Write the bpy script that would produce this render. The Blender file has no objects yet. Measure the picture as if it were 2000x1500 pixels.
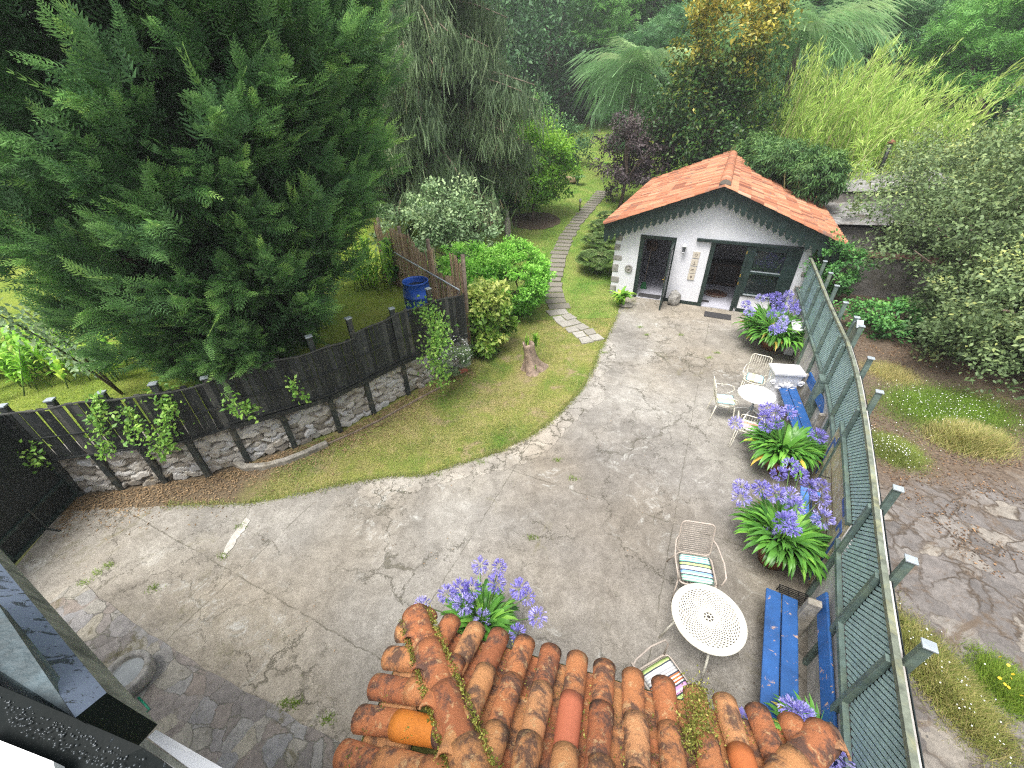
import bpy, bmesh, math, random
import numpy as np
from mathutils import Vector, Matrix
rng = np.random.default_rng(7); random.seed(7)
SC = bpy.context.scene; COL = SC.collection
# ---------------------------------------------------------------- camera
HAZE = .0016
F_PX, HC = 810.0, 5.8            # focal length for a 2000 px wide frame, eye height
_d = np.array([35.0, 1180.0, F_PX]); _d /= np.linalg.norm(_d)
_up = -_d; _f = np.array([0, 0, 1.0]); _f = _f - _up*(_f@_up); _f /= np.linalg.norm(_f)
RW = np.array([np.cross(_f, _up), _f, _up])      # camera (x right, y down, z ahead) -> world
cd = bpy.data.cameras.new('camera'); cam = bpy.data.objects.new('camera', cd); COL.objects.link(cam)
cd.sensor_width = 36; cd.lens = F_PX/2000*36; cd.clip_start = 0.02; cd.clip_end = 2000
_c = RW @ np.diag([1, -1, -1.0])
cam.matrix_world = Matrix([[*_c[0], 0], [*_c[1], 0], [*_c[2], HC], [0, 0, 0, 1]])
SC.camera = cam
# ---------------------------------------------------------------- light
SUN_EL, SUN_AZ = math.radians(68), math.radians(-140)
w = bpy.data.worlds.new('World'); SC.world = w; w.use_nodes = True
nt = w.node_tree; nt.nodes.clear()
sky = nt.nodes.new('ShaderNodeTexSky'); sky.sky_type = 'NISHITA'; sky.sun_disc = False
sky.sun_elevation = SUN_EL; sky.sun_rotation = SUN_AZ; sky.air_density = 1.0; sky.dust_density = 4.0; sky.ozone_density = 1.0
hs = nt.nodes.new('ShaderNodeHueSaturation'); hs.inputs['Saturation'].default_value = 0.3
bg = nt.nodes.new('ShaderNodeBackground'); bg.inputs['Strength'].default_value = 0.15
wo = nt.nodes.new('ShaderNodeOutputWorld')
nt.links.new(sky.outputs[0], hs.inputs['Color']); nt.links.new(hs.outputs[0], bg.inputs[0]); nt.links.new(bg.outputs[0], wo.inputs[0])
sl = bpy.data.lights.new('sun', 'SUN'); sl.energy = 1.9; sl.angle = math.radians(24); sl.color = (1, 0.97, 0.92)
so = bpy.data.objects.new('sun', sl); COL.objects.link(so)
sdir = Vector((math.cos(SUN_EL)*math.sin(SUN_AZ), math.cos(SUN_EL)*math.cos(SUN_AZ), math.sin(SUN_EL)))
so.rotation_euler = sdir.to_track_quat('Z', 'Y').to_euler()
SC.view_settings.view_transform = 'Standard'; SC.view_settings.look = 'None'
SC.view_settings.exposure = 1.1; SC.view_settings.gamma = 1
SC.cycles.use_denoising = False; SC.cycles.filter_width = 1.2; SC.cycles.max_bounces = 8; SC.cycles.diffuse_bounces = 5
SC.cycles.transmission_bounces = 4; SC.cycles.transparent_max_bounces = 6; SC.cycles.volume_bounces = 0
SC.cycles.sample_clamp_indirect = 3
# ---------------------------------------------------------------- helpers
def ray(px, py):
    return RW @ np.array([px-1000.0, py-750.0, F_PX])
def at(px, py, z=0.0):
    r = ray(px, py); t = (z-HC)/r[2]; return np.array([r[0]*t, r[1]*t, z])
def at_d(px, py, d):      # horizontal distance d
    r = ray(px, py); t = d/math.hypot(r[0], r[1]); return np.array([r[0]*t, r[1]*t, HC+r[2]*t])
def T(x, y):
    y = np.asarray(y, float); x = np.asarray(x, float); s = np.maximum(0, y-12.0)
    ds = np.maximum(-1.1-((x-4.35)*.898-(y-13.61)*.44), (x-4.35)*.44+(y-13.61)*.898-9.2)     # level ground round the cottage
    return np.clip(ds/2.0, 0, 1)* 0.092*(s - 1.5*(1-np.exp(-s/1.5)))*np.where(y > 55, (55-12)/np.maximum(y-12, 1), 1)
def at_t(px, py):
    r = ray(px, py)
    for t in np.linspace(0.002, 0.2, 8000):
        if HC+r[2]*t <= T(r[0]*t, r[1]*t): return np.array([r[0]*t, r[1]*t, HC+r[2]*t])
    return np.array([r[0]*.1, r[1]*.1, 0])
def tag(o, label=None, cat=None, group=None, kind=None):
    if label: o['label'] = label
    if cat: o['category'] = cat
    if group: o['group'] = group
    if kind: o['kind'] = kind
    return o
def thing(name, loc, rz, label, cat, group=None):
    o = bpy.data.objects.new(name, None); COL.objects.link(o); o.empty_display_size = .1
    o.location = loc; o.rotation_euler = (0, 0, rz); return tag(o, label, cat, group)
def link(name, me, m, parent=None):
    o = bpy.data.objects.new(name, me); COL.objects.link(o)
    if m is not None: me.materials.append(m)
    if parent is not None: o.parent = parent
    return o
def copy_tree(o, parent=None):
    c = o.copy(); COL.objects.link(c); c.parent = parent
    for ch in list(o.children): copy_tree(ch, c)
    return c
class MB:
    """collects polygons; each with a tint value"""
    def __init__(s): s.v = []; s.f = []; s.t = []; s.sm = []
    def poly(s, pts, faces, tint=.5, smooth=False):
        b = len(s.v); s.v += [tuple(map(float, p)) for p in pts]; s.t += [tint]*len(pts)
        s.f += [tuple(i+b for i in f) for f in faces]; s.sm += [smooth]*len(faces); return s
    def box(s, c, size, rz=0, tint=.5, M=None, bev=0):
        x, y, z = [q/2 for q in size]
        P = [(i*x, j*y, k*z) for k in (-1, 1) for j in (-1, 1) for i in (-1, 1)]
        if M is None:
            ca, sa = math.cos(rz), math.sin(rz)
            P = [(c[0]+p[0]*ca-p[1]*sa, c[1]+p[0]*sa+p[1]*ca, c[2]+p[2]) for p in P]
        else: P = [tuple(M @ Vector(p)) for p in P]
        return s.poly(P, [(0, 2, 3, 1), (4, 5, 7, 6), (0, 1, 5, 4), (2, 6, 7, 3), (0, 4, 6, 2), (1, 3, 7, 5)], tint)
    def bar(s, a, b, wd, th, up=(0, 0, 1), tint=.5):
        a = Vector(a); b = Vector(b); d = (b-a); L = d.length
        if L < 1e-6: return s
        d.normalize(); u = Vector(up); x = d.cross(u)
        if x.length < 1e-4: x = d.cross(Vector((1, 0, 0)))
        x.normalize(); u = x.cross(d)
        M = Matrix(((x[0], d[0], u[0], 0), (x[1], d[1], u[1], 0), (x[2], d[2], u[2], 0), (0, 0, 0, 1)))
        M.translation = (a+b)/2
        return s.box((0, 0, 0), (wd, L, th), M=M, tint=tint)
    def tube(s, pts, r, n=8, tint=.5, closed=False, cap=True):
        pts = [Vector(p) for p in pts]; N = len(pts)
        rr = r if hasattr(r, '__len__') else [r]*N
        b = len(s.v); prev = None
        for i, p in enumerate(pts):
            if closed: d = pts[(i+1) % N]-pts[i-1]
            else: d = pts[min(i+1, N-1)]-pts[max(i-1, 0)]
            d.normalize()
            if prev is None: x = d.cross(Vector((0.13, .2, 1)));
            else: x = prev - d*prev.dot(d)
            if x.length < 1e-5: x = d.cross(Vector((1, 0, 0)))
            x.normalize(); prev = x; y = d.cross(x)
            for k in range(n):
                a = 2*math.pi*k/n; q = p+(x*math.cos(a)+y*math.sin(a))*rr[i]; s.v.append(tuple(q)); s.t.append(tint)
        M = N if closed else N-1
        for i in range(M):
            j = (i+1) % N
            for k in range(n):
                s.f.append((b+i*n+k, b+i*n+(k+1) % n, b+j*n+(k+1) % n, b+j*n+k)); s.sm.append(True)
        if cap and not closed:
            s.f.append(tuple(b+k for k in range(n))[::-1]); s.sm.append(False)
            s.f.append(tuple(b+(N-1)*n+k for k in range(n))); s.sm.append(False)
        return s
    def lathe(s, c, prof, n=24, tint=.5, M=None):
        b = len(s.v)
        for (r, z) in prof:
            for k in range(n):
                a = 2*math.pi*k/n; p = (r*math.cos(a), r*math.sin(a), z)
                p = tuple(M @ Vector(p)) if M is not None else (c[0]+p[0], c[1]+p[1], c[2]+p[2]); s.v.append(p); s.t.append(tint)
        for i in range(len(prof)-1):
            for k in range(n):
                s.f.append((b+i*n+k, b+i*n+(k+1) % n, b+(i+1)*n+(k+1) % n, b+(i+1)*n+k)); s.sm.append(True)
        return s
    def prism(s, poly, z0, z1, tint=.5):
        n = len(poly); P = [(p[0], p[1], z0) for p in poly]+[(p[0], p[1], z1) for p in poly]
        return s.poly(P, [tuple(range(n))[::-1], tuple(range(n, 2*n))]+[(i, (i+1) % n, n+(i+1) % n, n+i) for i in range(n)], tint)
    def build(s, name, m, parent=None, bevel=0):
        me = bpy.data.meshes.new(name); me.from_pydata(s.v, [], s.f); me.validate(); me.update()
        at_ = me.attributes.new('tint', 'FLOAT', 'POINT'); at_.data.foreach_set('value', np.array(s.t[:len(me.vertices)], np.float32))
        if len(me.polygons) == len(s.sm): me.polygons.foreach_set('use_smooth', s.sm)
        o = link(name, me, m, parent)
        if bevel:
            md = o.modifiers.new('bev', 'BEVEL'); md.width = bevel; md.segments = 2; md.limit_method = 'ANGLE'
        return o
def noise_disp(o, amp, scale):
    t = bpy.data.textures.new('n', 'CLOUDS'); t.noise_scale = scale
    md = o.modifiers.new('d', 'DISPLACE'); md.texture = t; md.strength = amp; md.texture_coords = 'GLOBAL'
# batch foliage ------------------------------------------------------------
def unit(a): return a/np.maximum(np.linalg.norm(a, axis=-1, keepdims=True), 1e-9)
def frames(d, n):
    y = unit(d); x = unit(np.cross(y, n)); z = np.cross(x, y); return np.stack([x, y, z], -1)
class Fol:
    def __init__(s): s.V = []; s.Fc = []; s.t = []; s.n = 0
    def add(s, tm, pos, d, nrm, scale, tint):
        V, Fc = tm; V = np.asarray(V, float); Fc = np.asarray(Fc, int); N = len(pos)
        if N == 0: return
        R = frames(np.asarray(d, float), np.asarray(nrm, float)); scale = np.asarray(scale, float); scale = np.full((N, 1), float(scale)) if scale.ndim == 0 else scale.reshape(N, -1)
        if scale.shape[1] == 1: scale = np.repeat(scale, 3, 1)
        P = np.einsum('nij,nkj->nki', R, V[None]*scale[:, None, :])+pos[:, None, :]
        s.V.append(P.reshape(-1, 3)); s.Fc.append((Fc[None]+(np.arange(N)*len(V))[:, None, None]+s.n).reshape(-1, 3))
        s.t.append(np.repeat(np.broadcast_to(tint, (N,)), len(V))); s.n += N*len(V)
    def build(s, name, m, parent=None):
        V = np.concatenate(s.V).astype(np.float32); Fc = np.concatenate(s.Fc).astype(np.int32)
        me = bpy.data.meshes.new(name); me.vertices.add(len(V)); me.vertices.foreach_set('co', V.ravel())
        me.loops.add(Fc.size); me.loops.foreach_set('vertex_index', Fc.ravel())
        me.polygons.add(len(Fc)); me.polygons.foreach_set('loop_start', np.arange(0, Fc.size, 3, dtype=np.int32))
        me.update(calc_edges=True)
        a = me.attributes.new('tint', 'FLOAT', 'POINT'); a.data.foreach_set('value', np.concatenate(s.t).astype(np.float32))
        return link(name, me, m, parent)
LEAF = ([(0, 0, 0), (.28, .45, .08), (0, 1, -.06), (-.28, .45, .08)], [(0, 1, 2), (0, 2, 3)])
NARROW = ([(0, 0, 0), (.12, .4, .04), (0, 1, -.1), (-.12, .4, .04)], [(0, 1, 2), (0, 2, 3)])
def frond_t(n=7, spread=.42, wd=.10, droop=.12):
    V = []; Fc = []
    for i in range(n):
        t = .08+.86*i/(n-1); L = spread*(1-.75*t)+.06
        for sg in (-1, 1):
            b = len(V); y = t
            V += [(0, y, -droop*t*t), (sg*L*.55+0, y+.22*L+wd*.5, -droop*t*t+.02), (sg*L, y+L*.75, -droop*t*t-.03), (sg*L*.5, y+.12*L-wd*.3, -droop*t*t)]
            Fc += [(b, b+1, b+2), (b, b+2, b+3)]
    b = len(V); V += [(-.02, 0, 0), (.02, 0, 0), (0, 1.15, -droop)]; Fc += [(b, b+1, b+2)]
    return (V, Fc)
FROND = frond_t(); FROND_S = frond_t(4, .5, .16)
def strap_t(L=1.0, wd=.05, bend=1.5, n=6, fold=.25, start=1.25):
    V = []; Fc = []; y = z = 0; ang = start
    for i in range(n+1):
        t = i/n; ww = wd*(1-t**3)*(.55+.9*min(t*3, 1)*.5)
        if i == n: ww = .002
        V += [(-ww, y, z+ww*fold), (0, y, z), (ww, y, z+ww*fold)]
        y += math.cos(ang)*L/n; z += math.sin(ang)*L/n; ang -= bend/n*(.4+1.2*t)
    for i in range(n):
        for k in (0, 1):
            a = i*3+k; Fc += [(a, a+1, a+4), (a, a+4, a+3)]
    return (V, Fc)
STRAPS = [strap_t(bend=b, start=s, wd=.075) for b, s in ((1.7, 1.4), (2.6, 1.38), (3.3, 1.3), (2.9, 1.0))]
BLADE = ([(-.16, 0, 0), (.16, 0, 0), (0.1, .75, 1)], [(0, 1, 2)])
def rdir(n): return unit(rng.normal(size=(n, 3)))
# ---------------------------------------------------------------- materials
def nodes(name):
    m = bpy.data.materials.new(name); m.use_nodes = True; n = m.node_tree; b = n.nodes['Principled BSDF']; return m, n, b
def N(n, t, **k):
    x = n.nodes.new(t)
    for a, v in k.items():
        if a in x.inputs: x.inputs[a].default_value = v
        else: setattr(x, a, v)
    return x
def ramp(n, stops, interp='LINEAR'):
    r = n.nodes.new('ShaderNodeValToRGB'); e = r.color_ramp.elements; r.color_ramp.interpolation = interp
    while len(e) > 1: e.remove(e[-1])
    e[0].position = stops[0][0]; e[0].color = (*stops[0][1], 1) if len(stops[0][1]) == 3 else stops[0][1]
    for p, c in stops[1:]:
        q = e.new(p); q.color = (*c, 1)
    return r
def g(v): return (v, v, v)
def noise(n, scale, detail=6, rough=.6, co=None, dist=0):
    x = N(n, 'ShaderNodeTexNoise'); x.inputs['Scale'].default_value = scale; x.inputs['Detail'].default_value = detail
    x.inputs['Roughness'].default_value = rough; x.inputs['Distortion'].default_value = dist
    if co is not None: n.links.new(co, x.inputs['Vector'])
    return x
def mixc(n, fac, a, b, mode='MIX'):
    x = N(n, 'ShaderNodeMix', data_type='RGBA', blend_type=mode)
    if isinstance(fac, (int, float)): x.inputs[0].default_value = fac
    else: n.links.new(fac, x.inputs[0])
    for i, c in ((6, a), (7, b)):
        if isinstance(c, tuple): x.inputs[i].default_value = (*c, 1)
        else: n.links.new(c, x.inputs[i])
    return x.outputs[2]
def math_(n, op, a, b=None, clamp=False):
    x = N(n, 'ShaderNodeMath', operation=op); x.use_clamp = clamp
    for i, c in enumerate((a, b)):
        if c is None: continue
        if isinstance(c, (int, float)): x.inputs[i].default_value = c
        else: n.links.new(c, x.inputs[i])
    return x.outputs[0]
def thr(n, v, lo, hi):
    x = N(n, 'ShaderNodeMapRange'); x.inputs['From Min'].default_value = lo; x.inputs['From Max'].default_value = hi
    n.links.new(v, x.inputs['Value']); return x.outputs[0]
def coord(n): return N(n, 'ShaderNodeNewGeometry').outputs['Position']
def bump(n, b, h, st=.4, d=.01):
    x = N(n, 'ShaderNodeBump'); x.inputs['Strength'].default_value = st; x.inputs['Distance'].default_value = d
    n.links.new(h, x.inputs['Height']); n.links.new(x.outputs[0], b.inputs['Normal'])
def foliage(name, stops, transl=.3, rough=.55, var=.25, gain=2.15):
    stops = [(p, tuple(min(.85, q*gain) for q in c)) for p, c in stops]
    m, n, b = nodes(name); a = N(n, 'ShaderNodeAttribute', attribute_name='tint')
    r = ramp(n, stops); n.links.new(a.outputs['Fac'], r.inputs[0])
    nz = noise(n, 1.3, 3, .6, coord(n)); v = thr(n, nz.outputs[0], .3, .7)
    c = mixc(n, v, r.outputs[0], (1, 1, 1), 'MULTIPLY')
    hsv = N(n, 'ShaderNodeHueSaturation'); n.links.new(r.outputs[0], hsv.inputs['Color'])
    mr = N(n, 'ShaderNodeMapRange'); mr.inputs['To Min'].default_value = 1-var; mr.inputs['To Max'].default_value = 1+var
    n.links.new(v, mr.inputs['Value']); n.links.new(mr.outputs[0], hsv.inputs['Value'])
    n.links.new(hsv.outputs[0], b.inputs['Base Color']); b.inputs['Roughness'].default_value = rough
    b.inputs['Specular IOR Level'].default_value = .35
    tr = N(n, 'ShaderNodeBsdfTranslucent'); n.links.new(hsv.outputs[0], tr.inputs[0])
    mx = N(n, 'ShaderNodeMixShader'); mx.inputs[0].default_value = transl
    n.links.new(b.outputs[0], mx.inputs[1]); n.links.new(tr.outputs[0], mx.inputs[2])
    n.links.new(mx.outputs[0], n.nodes['Material Output'].inputs[0]); return m
def simple(name, col, rough=.5, metal=0, var=.12, scale=6, bmp=.15, dirt=None, dirt_amt=.3, spec=.5):
    m, n, b = nodes(name); co = coord(n); nz = noise(n, scale, 8, .65, co)
    c2 = tuple(max(0, q*(1-var*2)) for q in col); c1 = tuple(q*(1+var) for q in col)
    r = ramp(n, [(.3, c2), (.7, c1)]); n.links.new(nz.outputs[0], r.inputs[0]); c = r.outputs[0]
    if dirt:
        nz2 = noise(n, scale*.45, 10, .7, co, .5); c = mixc(n, math_(n, 'MULTIPLY', thr(n, nz2.outputs[0], .5, .68), dirt_amt), c, dirt)
    n.links.new(c, b.inputs['Base Color']); b.inputs['Roughness'].default_value = rough; b.inputs['Metallic'].default_value = metal
    b.inputs['Specular IOR Level'].default_value = spec
    if bmp: bump(n, b, noise(n, scale*7, 4, .6, co).outputs[0], bmp, .004)
    return m
def tinted(name, stops, rough=.7, bmpscale=30, bst=.3, dirt=None, dscale=3, dlo=.5, dhi=.65, damt=.8, dirt2=None):
    """base colour by per-piece tint, with grime spots of their own shape"""
    m, n, b = nodes(name); co = coord(n); a = N(n, 'ShaderNodeAttribute', attribute_name='tint')
    r = ramp(n, stops); n.links.new(a.outputs['Fac'], r.inputs[0]); c = r.outputs[0]
    nz = noise(n, bmpscale*.5, 8, .7, co); c = mixc(n, math_(n, 'MULTIPLY', nz.outputs[0], .5), c, mixc(n, 1.0, c, (.45, .42, .4), 'MULTIPLY'))
    if dirt:
        d = noise(n, dscale, 12, .72, co, .3); c = mixc(n, math_(n, 'MULTIPLY', thr(n, d.outputs[0], dlo, dhi), damt), c, dirt)
    if dirt2:
        d = noise(n, dscale*2.2, 12, .75, co, .1); c = mixc(n, math_(n, 'MULTIPLY', thr(n, d.outputs[0], .56, .62), .7), c, dirt2)
    n.links.new(c, b.inputs['Base Color']); b.inputs['Roughness'].default_value = rough
    bump(n, b, noise(n, bmpscale, 6, .7, co).outputs[0], bst, .01); return m
M = {}
# concrete patio
def concrete(pale=False):
    m, n, b = nodes('pale_concrete' if pale else 'concrete'); co = coord(n); k0 = 1.3 if pale else 1.0
    q = lambda r_, g_, b_: (r_*k0, g_*k0, b_*k0)
    a = noise(n, .42, 12, .68, co, .9); c = ramp(n, [(.34, q(.20, .187, .168)), (.44, q(.245, .230, .208)), (.52, q(.285, .268, .243)), (.60, q(.315, .298, .270)), (.72, q(.41, .395, .365))]); n.links.new(a.outputs[0], c.inputs[0])
    col = c.outputs[0]
    hue = noise(n, .25, 3, .5, co); col = mixc(n, math_(n, 'MULTIPLY', thr(n, hue.outputs[0], .45, .62), .45), col, mixc(n, 1.0, col, (1.12, .98, .76), 'MULTIPLY'))
    f2 = noise(n, 4.2, 12, .78, co, .7); col = mixc(n, .85, col, mixc(n, thr(n, f2.outputs[0], .38, .62), (.74, .725, .70), (1.2, 1.2, 1.19)), 'MULTIPLY')
    f = noise(n, 55, 6, .85, co); col = mixc(n, .9, col, mixc(n, thr(n, f.outputs[0], .34, .66), (.55, .54, .52), (1.40, 1.40, 1.40)), 'MULTIPLY')
    dst = N(n, 'ShaderNodeVectorMath', operation='DISTANCE'); n.links.new(co, dst.inputs[0]); dst.inputs[1].default_value = (1.9, 4.6, 0)
    wa = noise(n, .8, 10, .72, co, .8); q2 = math_(n, 'ADD', dst.outputs['Value'], math_(n, 'MULTIPLY', wa.outputs[0], 4.5))
    col = mixc(n, math_(n, 'MULTIPLY', math_(n, 'SUBTRACT', 1.0, thr(n, q2, 3.6, 5.2), True), .8), col, mixc(n, 1.0, col, (.72, .71, .72), 'MULTIPLY'))
    l = noise(n, 2.6, 14, .82, co, 1.2); l2 = noise(n, .55, 3, .6, co)          # pale lichen
    col = mixc(n, math_(n, 'MULTIPLY', math_(n, 'MULTIPLY', thr(n, l.outputs[0], .54, .62), thr(n, l2.outputs[0], .46, .60)), .8), col, (.50, .495, .46))
    sp1 = noise(n, 16, 12, .85, co); k2 = noise(n, .7, 4, .6, co)                # dark pitting
    col = mixc(n, math_(n, 'MULTIPLY', thr(n, sp1.outputs[0], .555, .62), math_(n, 'MULTIPLY', thr(n, k2.outputs[0], .44, .58), .8)), col, (.075, .066, .052))
    wv = noise(n, 1.1, 10, .72, co); vadd = N(n, 'ShaderNodeVectorMath', operation='MULTIPLY_ADD'); n.links.new(wv.outputs['Color'], vadd.inputs[0]); vadd.inputs[1].default_value = (1.3, 1.3, 0); n.links.new(co, vadd.inputs[2])
    def crk(scale, w0, w1, msc, m0, m1):
        vv = N(n, 'ShaderNodeTexVoronoi', feature='DISTANCE_TO_EDGE'); vv.inputs['Scale'].default_value = scale; n.links.new(vadd.outputs[0], vv.inputs['Vector'])
        return math_(n, 'MULTIPLY', math_(n, 'SUBTRACT', 1.0, thr(n, vv.outputs['Distance'], w0, w1), True), thr(n, noise(n, msc, 5, .6, co).outputs[0], m0, m1))
    cr = math_(n, 'MAXIMUM', math_(n, 'MULTIPLY', crk(.36, .0012, .0045, .7, .44, .56), .75), crk(1.9, .006, .028, .33, .56, .63) if not pale else crk(2.6, .008, .03, .8, .35, .5))
    cr = math_(n, 'MAXIMUM', cr, math_(n, 'MULTIPLY', crk(1.1, .002, .007, .5, .5, .58), .6))
    # straight construction joints
    sx = N(n, 'ShaderNodeSeparateXYZ'); n.links.new(co, sx.inputs[0]); jn = noise(n, 2.5, 8, .7, co); jj = math_(n, 'MULTIPLY', math_(n, 'SUBTRACT', jn.outputs[0], .5), .05)
    for cx, cy, per, off in ((.898, -.44, 2.9, .35), (.44, .898, 3.6, .12)):
        v = math_(n, 'ADD', math_(n, 'ADD', math_(n, 'MULTIPLY', sx.outputs[0], cx/per), math_(n, 'MULTIPLY', sx.outputs[1], cy/per)), off+20)
        v = math_(n, 'ABSOLUTE', math_(n, 'SUBTRACT', math_(n, 'FRACT', math_(n, 'ADD', v, jj)), .5))
        cr = math_(n, 'MAXIMUM', cr, math_(n, 'MULTIPLY', math_(n, 'SUBTRACT', 1.0, thr(n, v, .0008, .0032), True), math_(n, 'MULTIPLY', thr(n, jn.outputs[0], .40, .52), .65)))
    col = mixc(n, math_(n, 'MULTIPLY', cr, .85), col, (.075, .068, .04))
    mo = noise(n, 1.3, 14, .84, co, 1.4); mo2 = noise(n, .36, 3, .5, co)
    left = thr(n, math_(n, 'SUBTRACT', 0, math_(n, 'ADD', sx.outputs[0], math_(n, 'MULTIPLY', sx.outputs[1], .5))), .0, 3.5)
    mm = math_(n, 'MULTIPLY', thr(n, mo.outputs[0], .535, .62), math_(n, 'MAXIMUM', thr(n, mo2.outputs[0], .54, .62), math_(n, 'MULTIPLY', left, thr(n, mo2.outputs[0], .44, .52))))
    col = mixc(n, math_(n, 'MULTIPLY', mm, .75), col, (.155, .14, .075))
    dd = math_(n, 'SUBTRACT', math_(n, 'MULTIPLY', sx.outputs[0], .85), math_(n, 'MULTIPLY', sx.outputs[1], .53))
    wallside = thr(n, math_(n, 'ADD', dd, math_(n, 'MULTIPLY', noise(n, 1.4, 10, .75, co, .6).outputs[0], 2.2)), 1.75, 3.0)
    col = mixc(n, math_(n, 'MULTIPLY', wallside, .6), col, (.10, .085, .062))  # browner and darker towards the right-hand wall
    n.links.new(col, b.inputs['Base Color']); b.inputs['Roughness'].default_value = .88
    h = math_(n, 'ADD', math_(n, 'ADD', math_(n, 'MULTIPLY', f.outputs[0], .3), math_(n, 'MULTIPLY', f2.outputs[0], .6)), math_(n, 'MULTIPLY', cr, -1.2)); bump(n, b, h, .6, .012); return m
M['concrete'] = concrete(); M['pale_concrete'] = concrete(True)
def flags(name, scale, cols, gap, grout=.035, warp=.5, moss=None):
    m, n, b = nodes(name); co = coord(n)
    wv = noise(n, 1.5, 4, .6, co); vadd = N(n, 'ShaderNodeVectorMath', operation='MULTIPLY_ADD'); n.links.new(wv.outputs['Color'], vadd.inputs[0]); vadd.inputs[1].default_value = (warp, warp, 0); n.links.new(co, vadd.inputs[2])
    e = N(n, 'ShaderNodeTexVoronoi', feature='DISTANCE_TO_EDGE'); e.inputs['Scale'].default_value = scale; n.links.new(vadd.outputs[0], e.inputs['Vector'])
    v = N(n, 'ShaderNodeTexVoronoi'); v.inputs['Scale'].default_value = scale; n.links.new(vadd.outputs[0], v.inputs['Vector'])
    sep = N(n, 'ShaderNodeSeparateColor'); n.links.new(v.outputs['Color'], sep.inputs[0])
    r = ramp(n, cols); n.links.new(sep.outputs[0], r.inputs[0]); col = r.outputs[0]
    f = noise(n, 9, 12, .75, co, .5); col = mixc(n, .8, col, mixc(n, thr(n, f.outputs[0], .3, .7), g(.5), g(1.45)), 'MULTIPLY')
    ed = math_(n, 'ADD', e.outputs['Distance'], math_(n, 'MULTIPLY', math_(n, 'SUBTRACT', noise(n, 6, 8, .75, co).outputs[0], .5), .12))
    gm = math_(n, 'SUBTRACT', 1.0, thr(n, ed, 0.0, grout), True)
    gm = math_(n, 'MULTIPLY', gm, thr(n, noise(n, 1.2, 4, .6, co).outputs[0], .38, .5))
    col = mixc(n, gm, col, gap)
    if name == 'terrace':
        sx = N(n, 'ShaderNodeSeparateXYZ'); n.links.new(co, sx.inputs[0]); q = math_(n, 'ADD', sx.outputs[1], math_(n, 'MULTIPLY', noise(n, 1.1, 10, .72, co, .5).outputs[0], 3.2))
        en = noise(n, 22, 10, .8, co); er = ramp(n, [(.3, (.055, .04, .028)), (.5, (.12, .085, .058)), (.62, (.20, .15, .105)), (.75, (.30, .26, .2))]); n.links.new(en.outputs[0], er.inputs[0])
        col = mixc(n, thr(n, q, 5.3, 6.1), col, er.outputs[0])
        pe = noise(n, 2.2, 14, .82, co, 1.5); col = mixc(n, math_(n, 'MULTIPLY', thr(n, pe.outputs[0], .53, .60), .85), col, er.outputs[0])
    if moss:
        mo = noise(n, 1.7, 12, .8, co, .6); col = mixc(n, math_(n, 'MULTIPLY', thr(n, mo.outputs[0], .55, .62), .85), col, moss)
    n.links.new(col, b.inputs['Base Color']); b.inputs['Roughness'].default_value = .8
    bump(n, b, math_(n, 'ADD', math_(n, 'MULTIPLY', gm, -1.0), f.outputs[0]), .7, .02); return m
M['slate'] = flags('slate', 4.2, [(0, (.19, .175, .165)), (.35, (.25, .21, .18)), (.6, (.25, .245, .245)), (1, (.33, .30, .24))], (.20, .19, .155), .03, moss=(.115, .10, .05))
M['terrace'] = flags('terrace', 3.3, [(0, (.13, .118, .11)), (.4, (.18, .162, .15)), (.7, (.215, .195, .175)), (1, (.28, .25, .21))], (.075, .055, .038), .085, .9, (.12, .085, .055))
def grassm(name, c1, c2, c3, dirt, dlo=.55, dhi=.68, dirtline=False):
    m, n, b = nodes(name); co = coord(n)
    a = noise(n, .9, 8, .65, co, .4); r = ramp(n, [(.32, c1), (.5, c2), (.68, c3)]); n.links.new(a.outputs[0], r.inputs[0]); col = r.outputs[0]
    f = noise(n, 42, 6, .85, co); col = mixc(n, .9, col, mixc(n, thr(n, f.outputs[0], .36, .64), g(.3), g(1.8)), 'MULTIPLY')
    d = noise(n, 1.6, 8, .7, co, .5); col = mixc(n, thr(n, d.outputs[0], dlo, dhi), col, dirt)
    if dirtline:   # bare earth and needles at the foot of the stone wall
        sx = N(n, 'ShaderNodeSeparateXYZ'); n.links.new(co, sx.inputs[0])
        q = math_(n, 'ADD', sx.outputs[0], math_(n, 'MULTIPLY', noise(n, 1.2, 6, .6, co).outputs[0], 3.0))
        col = mixc(n, math_(n, 'SUBTRACT', 1.0, thr(n, q, -3.6, -2.2), True), col, (.17, .13, .085))
    n.links.new(col, b.inputs['Base Color']); b.inputs['Roughness'].default_value = .95; b.inputs['Specular IOR Level'].default_value = .1
    bump(n, b, f.outputs[0], .9, .03); return m
M['lawn'] = grassm('lawn', (.10, .185, .028), (.235, .245, .065), (.35, .29, .135), (.34, .26, .16), .53, .66, True)
M['farlawn'] = grassm('far_lawn', (.09, .20, .03), (.17, .25, .05), (.25, .28, .08), (.25, .22, .11), .60, .75)
M['upper'] = grassm('upper_lawn', (.13, .20, .03), (.20, .26, .04), (.26, .29, .06), (.22, .17, .07), .64, .8)
M['ground'] = grassm('ground', (.03, .05, .012), (.055, .06, .02), (.07, .06, .03), (.06, .045, .03))
def gm2(name, stops):
    return foliage(name, stops, .35, .6)
M['blade'] = foliage('grass_blade', [(0, (.055, .10, .015)), (.5, (.13, .15, .035)), (1, (.27, .22, .10))], .3, gain=2.1)
M['blade_up'] = foliage('grass_blade_upper', [(0, (.10, .19, .02)), (.5, (.20, .28, .035)), (1, (.30, .32, .08))], .35, gain=1.4)
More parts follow.
